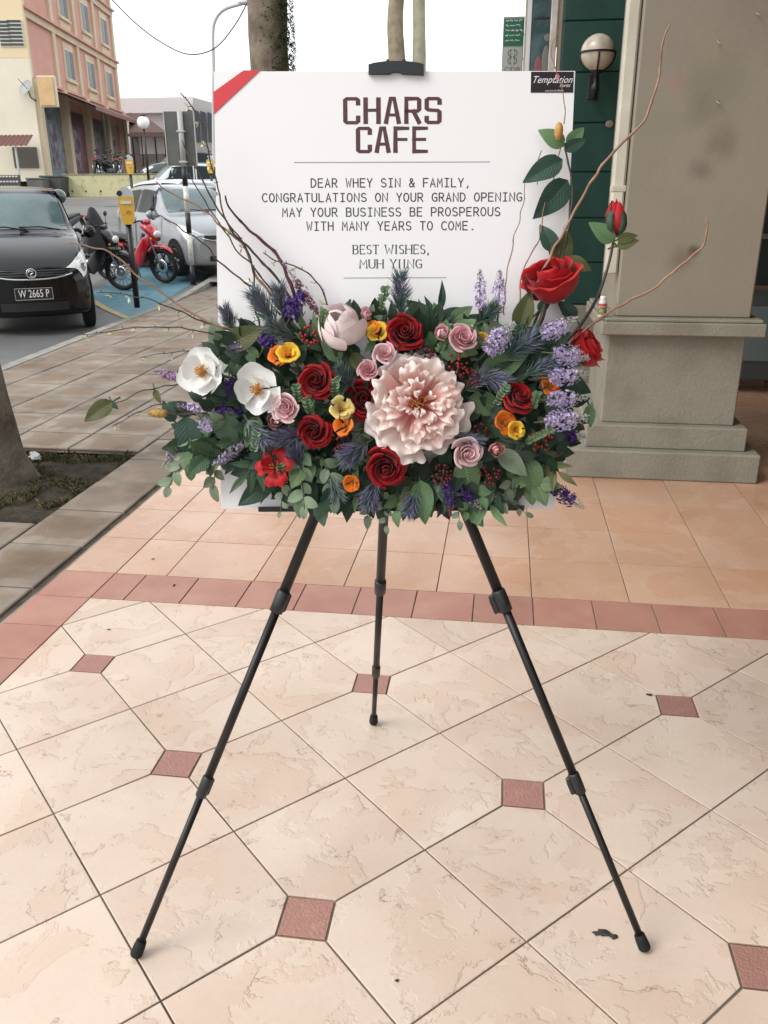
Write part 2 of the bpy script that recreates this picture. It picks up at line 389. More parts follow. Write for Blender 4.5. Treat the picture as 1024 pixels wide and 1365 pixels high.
# ------------------------------------------------------------------ road sheet
def sheet(name, ulo, uhi, vs_, zf, mat, un=2, parent=None):
    vv = []; ff = []
    for v in vs_:
        a = ulo(v) if callable(ulo) else ulo; c = uhi(v) if callable(uhi) else uhi
        for k in range(un): vv.append((a + (c - a) * k / (un - 1), v, zf(v)))
    for i in range(len(vs_) - 1):
        for k in range(un - 1): q = i * un + k; ff.append((q, q + 1, q + un + 1, q + un))
    return ob(name, mesh(name, vv, ff, mat), parent)
VS = [-30, -5, 0, 4, 8, 10, 12, 13, 14, 15, 16, 17, 18, 20, 22, 24, 26, 28, 30, 33, 36, 38, 60, 120, 600]
o = sheet('road', -400, 400, VS, zroad, m_asph); tag(o, kind='structure')
# paint on the road
def paint(pts, w_, mat, name, lift=.005):
    mb = MB(); pts = [V((p[0], p[1], 0)) for p in pts]
    dense = []
    for a, b in zip(pts[:-1], pts[1:]):
        n = max(1, int((b - a).length / .5))
        dense += [a.lerp(b, i / n) for i in range(n)]
    dense.append(pts[-1]); vv = []
    for i, p in enumerate(dense):
        t = (dense[min(i + 1, len(dense) - 1)] - dense[max(0, i - 1)]).normalized(); n = V((-t.y, t.x, 0)) * w_ / 2
        vv += [V((*(p + n).xy, zroad(p.y) + lift)), V((*(p - n).xy, zroad(p.y) + lift))]
    mb.add(vv, [(2 * i, 2 * i + 1, 2 * i + 3, 2 * i + 2) for i in range(len(dense) - 1)])
    return tag(mb.build(name, mat), kind='structure')
B0, B1 = V((-5.02, 11.0, 0)), V((-5.34, 15.3, 0)); SL = V((-.62, .78, 0))
vv = []; ff = []
for i in range(9):
    for j in range(9):
        p = B0.lerp(B1, i / 8) + SL * (2.6 * j / 8); p.z = zroad(p.y) + .004; vv.append(p)
for i in range(8):
    for j in range(8): q = i * 9 + j; ff.append((q, q + 1, q + 10, q + 9))
tag(ob('parking_bay_paint', mesh('parking_bay_paint', vv, [tuple(reversed(f)) for f in ff], m_paint_b)), kind='structure')
paint([B1, B1 + SL * 2.7], .11, m_paint_y, 'bay_line', .009)
paint([B0, B0 + SL * 2.7], .11, m_paint_y, 'bay_line', .009)
a = AT(60, 287, z=.75); 
for (x0, y0, x1, y1) in ((86, 287, 122, 286), (140, 275, 175, 274), (60, 297, 20, 299)):
    # lane dashes: find where the sight line meets the rising road
    def hit(x, y):
        lo, hi = 10., 37.9
        for _ in range(40):
            mid = (lo + hi) / 2
            if AT(x, y, v=mid).z > zroad(mid): lo = mid
            else: hi = mid
        return AT(x, y, v=lo)
    p, q = hit(x0, y0), hit(x1, y1); paint([p, q], .35, m_paint_w, 'lane_dash')

# kerb
vv = []; ff = []
KV = [0, 4, 8, 12, 13, 14, 15, 16, 18, 20, 24, 28, 32, 36]
zpav = lambda v: max(-.03, zroad(v) + .08)
for v in KV:
    k = kerbu(v); z = zpav(v)
    vv += [(k, v, z - .12), (k, v, z - .012), (k + .012, v, z), (k + .13, v, z), (k + .13, v, z - .12)]
for i in range(len(KV) - 1):
    for j in range(4): q = i * 5 + j; ff.append((q, q + 1, q + 6, q + 5))
tag(ob('kerb', mesh('kerb', vv, [tuple(reversed(f)) for f in ff], m_kerb, None, False)), kind='structure')

# pavement base (dark joints) with the tree pit left open
m_joint = M_('slab_joint', (.055, .045, .035), .95, .2, col2=(.11, .09, .07), nscale=12)
PIT = (-4.0, -2.155, 3.49, 4.70)
mb = MB()
def quad(mb, a, b, c, d, z): mb.add([(a, c, z), (b, c, z), (b, d, z), (a, d, z)], [(0, 1, 2, 3)])
mbv = [(-6, PIT[0], -3, 14), (PIT[1], -1.72, -3, 14), (PIT[0], PIT[1], -3, PIT[2]), (PIT[0], PIT[1], PIT[3], 14)]
pv = []
for a, b, c, d in mbv:
    if a == -6:
        n = len(mb.v); mb.add([(kerbu(c) + .1, c, -.042), (b, c, -.042), (b, d, -.042), (kerbu(d) + .1, d, -.042)], [(0, 1, 2, 3)])
    else: quad(mb, a, b, c, d, -.042)
prev = 14
far = MB()
for v in [15, 16, 17, 18, 20, 24, 28, 32, 36]:
    far.add([(kerbu(prev) + .12, prev, zpav(prev) - .001), (-1.72, prev, zpav(prev) - .001), (-1.72, v, zpav(v) - .001), (kerbu(v) + .12, v, zpav(v) - .001)], [(0, 1, 2, 3)]); prev = v
pave = tag(mb.build('pavement', m_joint), kind='structure')

far.build('far_paving', m_kerb, pave)
def clip(poly, a, b, c):
    """keep a*x+b*y<=c"""
    out = []
    for i in range(len(poly)):
        p, q = poly[i], poly[(i + 1) % len(poly)]
        dp, dq = a * p[0] + b * p[1] - c, a * q[0] + b * q[1] - c
        if dp <= 1e-9: out.append(p)
        if (dp < -1e-9 and dq > 1e-9) or (dp > 1e-9 and dq < -1e-9):
            t = dp / (dp - dq); out.append((p[0] + (q[0] - p[0]) * t, p[1] + (q[1] - p[1]) * t))
    return out
def parea(p): return sum(p[i][0] * p[(i + 1) % len(p)][1] - p[(i + 1) % len(p)][0] * p[i][1] for i in range(len(p))) / 2
def inset(poly, d):
    n = len(poly); out = []
    for i in range(n):
        a, b, c = V(poly[i - 1]), V(poly[i]), V(poly[(i + 1) % n])
        e1, e2 = (b - a).normalized(), (c - b).normalized()
        n1, n2 = V((-e1.y, e1.x)), V((-e2.y, e2.x)); k = n1 + n2
        k = k / max(.3, k.dot(n1)) if k.length > 1e-6 else n1
        p = b + k * d; out.append((p.x, p.y))
    return out
def clean(poly, eps=.004):
    out = []
    for p in poly:
        if not out or math.dist(p, out[-1]) > eps: out.append(p)
    if len(out) > 1 and math.dist(out[0], out[-1]) < eps: out.pop()
    return out
TC = {}
def piece(name, poly, gap, z, depth, bev, mat, parent, jz=0, jt=0):
    poly = clean(poly)
    if len(poly) < 3: return
    if parea(poly) < 0: poly = poly[::-1]
    if parea(poly) < .0012: return
    cx = sum(p[0] for p in poly) / len(poly); cy = sum(p[1] for p in poly) / len(poly)
    rel = tuple((round(p[0] - cx, 3), round(p[1] - cy, 3)) for p in poly); key = (rel, mat.name)
    if key not in TC:
        o1 = inset(rel, gap / 2); o2 = inset(rel, gap / 2 + bev); n = len(rel)
        v = [(x, y, -depth) for x, y in o1] + [(x, y, -bev * .6) for x, y in o1] + [(x, y, 0) for x, y in o2]
        f = [(i, (i + 1) % n, n + (i + 1) % n, n + i) for i in range(n)] + [(n + i, n + (i + 1) % n, 2 * n + (i + 1) % n, 2 * n + i) for i in range(n)] + [tuple(range(2 * n, 3 * n))]
        TC[key] = mesh(name, v, f, mat, None, False)
    M = Matrix.Translation((cx, cy, z + random.uniform(-jz, jz)))
    if jt: M = M @ Matrix.Rotation(random.uniform(-jt, jt), 4, 'X') @ Matrix.Rotation(random.uniform(-jt, jt), 4, 'Y')
    return ob(name, TC[key], parent, M)

# pavement slabs
ucol = [-1.80, -2.155] + [-2.155 - .465 * k for k in range(1, 8)]
for ci in range(len(ucol) - 1):
    uh, ul = ucol[ci], ucol[ci + 1]
    if ci == 0:
        rows = [1.1 + .43 * k for k in range(0, 30)]; rows = [r for r in rows if r < 14]
    else: rows = [3.49 - .43 * k for k in range(6, -1, -1)] + [4.70, 5.05] + [5.05 + .475 * k for k in range(1, 19)]
    for r0, r1 in zip(rows[:-1], rows[1:]):
        if ci and r0 >= PIT[2] - .01 and r1 <= PIT[3] + .01 and ul > PIT[0] - .3: continue
        poly = [(ul, r0), (uh, r0), (uh, r1), (ul, r1)]
        # kerb side: u >= kerbu(v)+.13
        poly = clip(poly, -1, -.0676, -(-4.53 + .0676 * 7.13 + .135))
        if len(poly) > 2: piece('slab', poly, .012, -.03, .03, .006, m_slab, pave, .0025, .004)

# soil, grass and litter in the tree pit
vv = []; ff = []; n = 28
for i in range(n + 1):
    for j in range(n + 1):
        x = PIT[0] + (PIT[1] - PIT[0]) * i / n; y = PIT[2] + (PIT[3] - PIT[2]) * j / n
        z = -.075 + .035 * noise.noise(V((x * 3, y * 3, 0))) + .012 * noise.noise(V((x * 14, y * 14, 3)))
        d = math.hypot(x + 2.78, y - 4.1); z += .05 * math.exp(-(d / .3) ** 2); vv.append((x, y, z))
for i in range(n):
    for j in range(n): q = i * (n + 1) + j; ff.append((q, q + n + 1, q + n + 2, q + 1))
soil = tag(ob('tree_pit_soil', mesh('soil', vv, ff, m_soil)), kind='structure')
m_grass = M_('grass', (.05, .062, .022), .7, .3, col2=(.14, .115, .06), nscale=7, nfrom=.4, nto=.62)
gv = []; gf = []
for k in range(9000):
    x = random.uniform(PIT[0] + .9, PIT[1] - .03); y = random.uniform(PIT[2] + .02, PIT[3] - .02)
    if noise.noise(V((x * 4, y * 4, 9))) < -.25 + .5 * (x + 2.9): continue
    z = -.08 + .035 * noise.noise(V((x * 3, y * 3, 0))); a = random.uniform(0, 6.28); h = random.uniform(.015, .055); lean = random.uniform(.2, 1.1)
    dx, dy = math.cos(a), math.sin(a); q = len(gv); b = .0025
    gv += [(x - dy * b, y + dx * b, z), (x + dy * b, y - dx * b, z), (x + dx * h * lean * .5, y + dy * h * lean * .5, z + h * .7), (x + dx * h * lean, y + dy * h * lean, z + h * .75)]
    gf += [(q, q + 1, q + 2), (q, q + 2, q + 3)]
tag(ob('pit_grass', mesh('grass', gv, gf, m_grass)), 'patchy short grass growing in the dark soil of the tree pit', 'grass', kind='stuff')
mb = MB(); q = [V((random.uniform(-.05, .05), random.uniform(-.03, .03), random.uniform(0, .05))) for _ in range(16)]
mb.add(q, [(i, (i + 3) % 16, (i + 7) % 16) for i in range(16)] + [(i, (i + 5) % 16, (i + 2) % 16) for i in range(16)])
p = AT(47, 612, z=-.05); tag(mb.build('crumpled_paper', M_('paper', (.6, .62, .64), .7), None, p), 'crumpled scrap of white paper lying in the grass beside the left tree trunk', 'litter')

# ------------------------------------------------------------------ arcade floor
vv = [(-1.735, -3, -.005), (8, -3, -.005), (8, 16, -.005), (-1.735, 16, -.005), (-1.735, -3, -.1), (-1.735, 16, -.1)]
floor = tag(ob('arcade_floor', mesh('floor', vv, [(0, 1, 2, 3), (4, 0, 3, 5)], m_grout, None, False)), kind='structure')
G = .0045; T = .3252; L0 = (-.8137, 1.794); R2 = math.sqrt(.5)
def lat(i, j): return (L0[0] + T * R2 * (i + j), L0[1] + T * R2 * (j - i))
DOT = .0525
VB = 2.705
for i in range(-12, 12):
    for j in range(-8, 16):
        poly = [lat(i, j), lat(i, j + 1), lat(i - 1, j + 1), lat(i - 1, j)]
        cx = sum(p[0] for p in poly) / 4; cy = sum(p[1] for p in poly) / 4
        if not (-1.85 < cx < 2.2 and .25 < cy < 3.0): continue
        for (a, b) in ((i, j), (i, j + 1), (i - 1, j + 1), (i - 1, j)):
            if a % 2 == 0 and b % 2 == 0 and lat(a, b)[1] < VB - .02 and lat(a, b)[0] > -1.47:
                c = lat(a, b); dx, dy = cx - c[0], cy - c[1]
                if abs(dx) > abs(dy): s_ = 1 if dx > 0 else -1; poly = clip(poly, -s_, 0, -s_ * c[0] - DOT)
                else: s_ = 1 if dy > 0 else -1; poly = clip(poly, 0, -s_, -s_ * c[1] - DOT)
        poly = clip(clip(poly, -1, 0, 1.503), 0, 1, VB)
        if len(poly) > 2: piece('tile', poly, G, 0, .004, .0012, m_cream, floor, .0004)
        if i % 2 == 0 and j % 2 == 0:
            c = lat(i, j); q = [(c[0] - DOT, c[1] - DOT), (c[0] + DOT, c[1] - DOT), (c[0] + DOT, c[1] + DOT), (c[0] - DOT, c[1] + DOT)]
            q = clip(clip(q, -1, 0, 1.503), 0, 1, VB)
            if len(q) > 2 and c[1] < VB - .02 and c[0] > -1.47: piece("inset_tile", q, G, 0, .004, .001, m_dot, floor)
js = [-1.503, -1.371] + [-1.371 + .2185 * k for k in range(1, 17)]
for a, b in zip(js[:-1], js[1:]): piece('border_tile', [(a, VB), (b, VB), (b, 2.932), (a, 2.932)], G, 0, .004, .001, m_pink, floor)
vsb = [2.932, 2.705] + [2.705 - .2275 * k for k in range(1, 13)]
for a, b in zip(vsb[:-1], vsb[1:]): piece('border_tile', [(-1.722, b), (-1.503, b), (-1.503, a), (-1.722, a)], G, 0, .004, .001, m_pink, floor)
us = [-1.722, -1.503, -1.29] + [-1.29 + .3615 * k for k in range(1, 11)]
for r in range(12):
    for a, b in zip(us[:-1], us[1:]):
        v0 = 2.932 + .3615 * r
        if a > .30 and b < 1.42 and 4.45 < v0 and v0 + .36 < 5.5: continue
        piece('tile', [(a, v0), (b, v0), (b, v0 + .3615), (a, v0 + .3615)], G, 0, .004, .001, m_walk, floor, .0003)
quadf = MB(); quad(quadf, -1.722, 8, 2.932 + .3615 * 12, 16, -.001); quad(quadf, us[-1], 8, 2.932, 2.932 + .3615 * 12, -.001)
quadf.build('far_tiling', m_walk, floor)
# dark marks and litter on the tiles
m_dark = M_('dark_grime', (.03, .03, .032), .6)
def blotch(x, y, w_, h_, name, label, cat_, mat=m_dark, seed=0, z=.002):
    random.seed(seed); p = AT(x, y, z=z); n = 16; r = [random.uniform(.45, 1) for _ in range(n)]
    vv = [(math.cos(k / n * 6.283) * w_ * r[k], math.sin(k / n * 6.283) * h_ * r[k], random.uniform(0, .0015)) for k in range(n)] + [(0, 0, .003)]
    vv += [(x_, y_, -.001) for x_, y_, _ in vv[:n]]
    ff = [(k, (k + 1) % n, n) for k in range(n)] + [(n + 1 + k, n + 1 + (k + 1) % n, (k + 1) % n, k) for k in range(n)]
    return tag(ob(name, mesh(name, vv, ff, mat, None, False), None, p), label, cat_)
blotch(803, 1244, .022, .011, 'paint_flake', 'torn black scrap lying on the cream tile left of the right easel foot', 'litter', seed=5)
blotch(818, 1248, .010, .009, 'paint_flake', 'small black crumb touching the torn black scrap by the right easel foot', 'litter', seed=6)
blotch(866, 926, .014, .007, 'dead_leaf', 'small curled dark dead leaf by the red inset tile on the right', 'litter', seed=9)
blotch(529, 1307, .005, .004, 'grit', 'tiny dark speck of grit on the cream tile low in the middle', 'litter', seed=11)
blotch(145, 839, .009, .004, 'dead_leaf', 'small brown leaf fragment on the cream tile near the left border', 'litter', M_('brown_leaf', (.16, .1, .05), .8), seed=12)
blotch(109, 731, .008, .005, 'dead_leaf', 'small dark leaf at the outer edge of the tiled floor', 'litter', seed=13)
blotch(232, 780, .006, .012, 'dead_leaf', 'thin dark twiggy scrap on the pink border tiles left of the easel', 'litter', seed=14)
blotch(204, 745, .008, .004, 'dead_leaf', 'dark leaf scrap on the peach tiles above the pink border', 'litter', seed=15)
random.seed(21)

# ------------------------------------------------------------------ pillar with plinth
m_ren = M_('painted_render', (.285, .252, .20), .72, .35, col2=(.255, .225, .178), nscale=1.8, bump=.16, bscale=30, nfrom=.4, nto=.7)
m_ren2 = M_('plinth_render', (.255, .24, .195), .7, .35, col2=(.20, .185, .145), nscale=4, bump=.35, bscale=70, nfrom=.42, nto=.7)
def stain(mat, centre, r, colr, amt):
    """a soft stain of its own at a place on the wall"""
    t = mat.node_tree; L = t.links.new; b = t.nodes['Principled BSDF']; src = b.inputs['Base Color'].links[0].from_socket
    g = t.nodes.new('ShaderNodeNewGeometry'); vm = t.nodes.new('ShaderNodeVectorMath'); vm.operation = 'SUBTRACT'; L(g.outputs['Position'], vm.inputs[0]); vm.inputs[1].default_value = centre
    n = t.nodes.new('ShaderNodeTexNoise'); n.inputs['Scale'].default_value = 9; L(g.outputs['Position'], n.inputs['Vector'])
    ln = t.nodes.new('ShaderNodeVectorMath'); ln.operation = 'LENGTH'; L(vm.outputs[0], ln.inputs[0])
    a = t.nodes.new('ShaderNodeMath'); a.operation = 'MULTIPLY_ADD'; L(n.outputs['Fac'], a.inputs[0]); a.inputs[1].default_value = r * .8; L(ln.outputs['Value'], a.inputs[2])
    mp = t.nodes.new('ShaderNodeMapRange'); mp.interpolation_type = 'SMOOTHSTEP'; mp.inputs['From Min'].default_value = r * .5; mp.inputs['From Max'].default_value = r * 1.4; mp.inputs['To Min'].default_value = amt; mp.inputs['To Max'].default_value = 0
    L(a.outputs[0], mp.inputs['Value']); x = t.nodes.new('ShaderNodeMix'); x.data_type = 'RGBA'; L(mp.outputs[0], x.inputs['Factor']); L(src, x.inputs['A']); x.inputs['B'].default_value = (*colr, 1); L(x.outputs['Result'], b.inputs['Base Color'])
for x, y, r, c_, a_ in ((925, 335, .045, (.09, .06, .03), .85), (908, 348, .1, (.14, .10, .06), .5), (960, 190, .12, (.17, .13, .10), .55), (935, 225, .09, (.14, .11, .09), .5), (900, 110, .09, (.34, .22, .19), .5), (935, 180, .08, (.33, .27, .22), .4), (950, 110, .2, (.20, .19, .13), .45), (880, 160, .15, (.22, .22, .15), .35), (950, 70, .12, (.30, .25, .18), .4), (940, 150, .12, (.19, .17, .13), .5)):
    stain(m_ren, AT(x, y, v=4.54), r, c_, a_)
for x, y, r, c_, a_ in ((838, 556, .035, (.5, .46, .38), .7), (818, 558, .03, (.5, .46, .38), .5), (815, 626, .03, (.45, .4, .32), .6), (855, 603, .012, (.05, .045, .04), .8), (878, 607, .012, (.05, .045, .04), .8), (770, 625, .05, (.3, .27, .2), .5), (900, 440, .12, (.19, .16, .12), .5), (880, 645, .15, (.17, .15, .12), .45), (960, 640, .12, (.17, .15, .12), .4), (940, 560, .1, (.18, .17, .12), .4)):
    stain(m_ren2, AT(x, y, v=4.46), r, c_, a_)
pil = thing('stone_pillar', 'big grey beige rendered pillar on a stepped plinth at the right of the board', 'pillar', V((.9, 4.95, 0)))
def pbox(name, u0, u1, v0, v1, z0, z1, mat, parent, off, bev=.006):
    c = V(((u0 + u1) / 2, (v0 + v1) / 2, (z0 + z1) / 2)); d = (u1 - u0, v1 - v0, z1 - z0)
    return MB().box((0, 0, 0), d, None, bev).build(name, mat, parent, c - off)
of = V((.9, 4.95, 0))
pbox('plinth_step', .361, 1.357, 4.42, 5.44, 0, .155, m_ren2, pil, of, .008)
pbox('plinth_step', .465, 1.29, 4.48, 5.38, .155, .279, m_ren2, pil, of, .007)
pbox('plinth_block', .545, 1.228, 4.54, 5.32, .279, .752, m_ren2, pil, of, .006)
pbox('ledge', .50, 1.30, 4.465, 5.39, .752, .818, m_ren2, pil, of, .006)
pbox('ledge_moulding', .515, 1.285, 4.48, 5.375, .818, .836, m_ren2, pil, of, .005)
pbox('shaft', .572, 1.236, 4.54, 5.32, .836, 3.4, m_ren, pil, of, .008)
m_pipe = M_('cream_pipe', (.62, .6, .5), .45, .5, col2=(.5, .47, .38), nscale=3)
dp = thing('downpipe', 'cream square rainwater downpipe fixed to the left side of the pillar', 'pipe', V((.535, 4.61, 2.2)))
MB().box((0, 0, 0), (.062, .075, 2.36), None, .01).build('pipe', m_pipe, dp, V((0, 0, .02)))
for z in (-.75, .1, .9): MB().box((0, 0, 0), (.07, .083, .03), None, .004).build('bracket', m_pipe, dp, V((.002, .0, z)))
for x, y in ((958, 53), (957, 133), (1010, 15)):
    p = AT(x, y, v=4.535); MB().tube([(0, 0, 0), (-.005, -.02, -.01), (.01, -.03, -.02)], .0025, 5).build('nail', M_('nail', (.45, .4, .35), .5), pil, p - of + V((0, .005, 0)))

# second pillar, green boards
m_green = M_('green_paint', (.017, .068, .052), .55, .35, col2=(.012, .048, .038), nscale=2.5, bump=.15, bscale=40, nfrom=.3)
gp = thing('green_pillar', 'dark green panelled pillar behind the right edge of the board', 'pillar', V((.75, 7.4, 0)))
og = V((.75, 7.4, 0))
pbox('plinth', .16, 1.34, 6.9, 8.0, 0, .60, m_ren2, gp, og)
pbox('core', .35, 1.18, 7.03, 7.85, .60, 3.4, M_('green_joint', (.01, .03, .024), .7), gp, og)
z = .602; 
for h in (.32, .327, .327, .337, .335, .33, .33, .33):
    pbox('panel', .335, 1.195, 7.0, 7.86, z + .005, z + h, m_green, gp, og, .006); z += h
MB().ball((0, 0, 0), .025, 8, 6, (1.3, .2, 1)).build('paint_chip', M_('chip', (.3, .25, .2), .8), gp, AT(813, 165, v=6.995) - og)
m_trim = M_('white_trim', (.62, .6, .56), .6, col2=(.4, .33, .26), nscale=4)
tr = thing('door_trim', 'off white vertical timber trim left of the green pillar', 'trim', V((.30, 7.1, 0)))
MB().box((0, 0, 2.0), (.048, .06, 2.8), None, .005).build('board', m_trim, tr, V((-.03, 0, 0)))
MB().box((0, 0, 2.0), (.03, .05, 2.8), None, .004).build('tan_strip', M_('tan', (.32, .25, .18), .7), tr, V((.016, .01, 0)))
# wall lamp
m_blk = M_('black_metal', (.012, .012, .013), .42, .5)
m_glb = M_('lamp_glass', (.62, .56, .46), .25, .6, col2=(.35, .28, .2), nscale=11, nfrom=.45, nto=.75)
p = AT(797, 70, v=6.8); wl = thing('wall_lamp', 'round white glass globe lamp on a black bracket on the green pillar', 'wall lamp', p)
MB().ball((0, 0, 0), .118, 20, 14).build('globe', m_glb, wl)
ring = [V((math.cos(a) * .122, math.sin(a) * .122, 0)) for a in [k * 2 * math.pi / 24 for k in range(25)]]
mb = MB(); mb.tube(ring, .007, 6)
for s_ in range(4):
    a0 = s_ * math.pi / 2 - math.pi / 2; mb.tube([V((math.cos(a0) * math.cos(t) * .122, math.sin(a0) * math.cos(t) * .122, -math.sin(t) * .122)) for t in [k * math.pi / 16 for k in range(8)]], .006, 6)
mb.build('cage', m_blk, wl)
mb = MB(); mb.lathe([(.04, -.10), (.042, -.122), (.016, -.14), (.013, -.19), (.028, -.21), (.028, -.24), (.01, -.26)], 14)
mb.tube(cat([(0, 0, -.2), (0, .05, -.27), (0, .14, -.25), (0, .2, -.21)]), .015, 8); mb.box((0, .2, -.2), (.07, .02, .16), None, .006)
mb.build('bracket', m_blk, wl)
# bottle on the ledge
p = AT(803, 414, v=4.52); p.z = .8362
bt = thing('small_bottle', 'small white capped bottle with a dark printed label standing on the plinth ledge', 'bottle', p)
MB().lathe([(.001, 0), (.02, 0), (.021, .003), (.021, .072), (.017, .082), (.013, .086)], 16).build('body', M_('white_plastic', (.6, .58, .55), .35), bt)
MB().lathe([(.0214, .012), (.0214, .052)], 16).build('label', M_('bottle_label', (.05, .07, .04), .5, col2=(.35, .33, .12), nscale=60), bt)
MB().lathe([(.0214, .054), (.0214, .068)], 16).build('red_band', M_('red_band', (.5, .06, .08), .5), bt)
MB().lathe([(.015, .086), (.0155, .1), (.013, .104), (.001, .105)], 16).build('cap', M_('cap', (.7, .68, .66), .4), bt)

# ------------------------------------------------------------------ the building that roofs the arcade
m_wall = M_('shop_wall', (.25, .16, .12), .7, col2=(.2, .12, .09), nscale=1.5)
sb = thing('arcade_building', 'shop building whose arcade roof shades the tiled floor on the right', 'building', V((4, 5, 0)))
oo = V((4, 5, 0))
def bb(name, u0, u1, v0, v1, z0, z1, mat): return pbox(name, u0, u1, v0, v1, z0, z1, mat, sb, oo, 0)
bb('ceiling', .36, 7, -5, 14, 3.4, 3.6, M_('ceiling', (.5, .47, .42), .8))
bb('wall', 4.4, 4.6, -5, 9.4, 0, 3.4, m_wall)
bb('wall', 1.35, 4.4, 9.2, 9.4, 0, .55, m_wall)
bb('wall', 1.35, 4.4, 9.2, 9.4, 2.6, 3.4, m_wall)
m_tealg = M_('dark_teal_glass', (.02, .045, .045), .12, .6)
f = bb('shopfront', 1.35, 4.4, 9.27, 9.32, .55, 2.6, m_tealg)
m_fr = M_('grey_frame', (.16, .2, .19), .5)
for x in (1.36, 1.55, 2.1, 2.7, 3.3, 3.9): bb('frame', x, x + .05, 9.24, 9.27, .55, 2.6, m_fr)
bb('frame', 1.35, 4.4, 9.22, 9.24, 1.0, 1.05, m_fr)
st = thing('low_counter', 'low dark grey cabinet standing beyond the pillar at the right edge', 'cabinet', V((1.75, 6.9, 0)))
m_cab = M_('cabinet', (.05, .055, .055), .5); m_gl = M_('cab_glass', (.12, .17, .17), .15)
MB().box((0, 0, .41), (.8, .5, .62), None, .01).build('body', m_cab, st)
for x in (-.38, .38): 
    for y in (-.22, .22): MB().box((x, y, .05), (.04, .04, .1)).build('leg', m_cab, st)
MB().box((0, -.255, .45), (.68, .01, .4)).build('glass_panel', m_gl, st)

# banner, wall strip and hanging sign above the board
v = 8.4
c = AT(723, 45, v=v); bn = thing('hanging_banner', 'tall dark green poster banner hanging at the top beside the white trim', 'banner', c)
a0, a1, a2 = AT(704, 92, v=v), AT(734, 92, v=v), AT(715, 0, v=v)
W_ = (a1 - a0).x
mb = MB(); n = 10
MB().box((0, 0, .1), (W_, .012, 1.5)).build('cloth', M_('banner_print', (.02, .06, .06), .4, col2=(.10, .16, .17), nscale=5, nfrom=.45, nto=.7, detail=6), bn)
MB().box((-W_ / 2 - .02, 0, .1), (.035, .03, 1.54)).build('edge_strip', M_('banner_edge', (.75, .76, .76), .4), bn)
mb = MB(); mb.ball((-.02, -.009, -.28), .07, 12, 6, (.55, .03, 1.6)); mb.build('red_figure', M_('banner_red', (.28, .1, .12), .5), bn)
mb = MB(); mb.ball((.04, -.009, -.24), .07, 12, 6, (.5, .03, 2.2)); mb.ball((.045, -.009, -.03), .03, 12, 6, (1, .03, 1)); mb.build('grey_figure', M_('banner_grey', (.22, .21, .2), .5), bn)
mb = MB(); mb.ball((-.01, -.009, .12), .05, 12, 6, (1.4, .03, .25)); mb.build('dark_mark', m_dark, bn)
c = AT(702, 50, v=9.4); ws = thing('wall_end', 'narrow cream end of a wall seen between the green sign and the banner', 'wall', V((c.x + .03, 9.5, 0)))
MB().box((0, 0, 1.6), (.1, .2, 3.2)).build('wall', M_('cream_wall', (.6, .53, .42), .7), ws)
MB().box((0, -.01, 3.27), (.12, .24, .12)).build('brown_cap', M_('brown_timber', (.2, .09, .05), .6), ws)
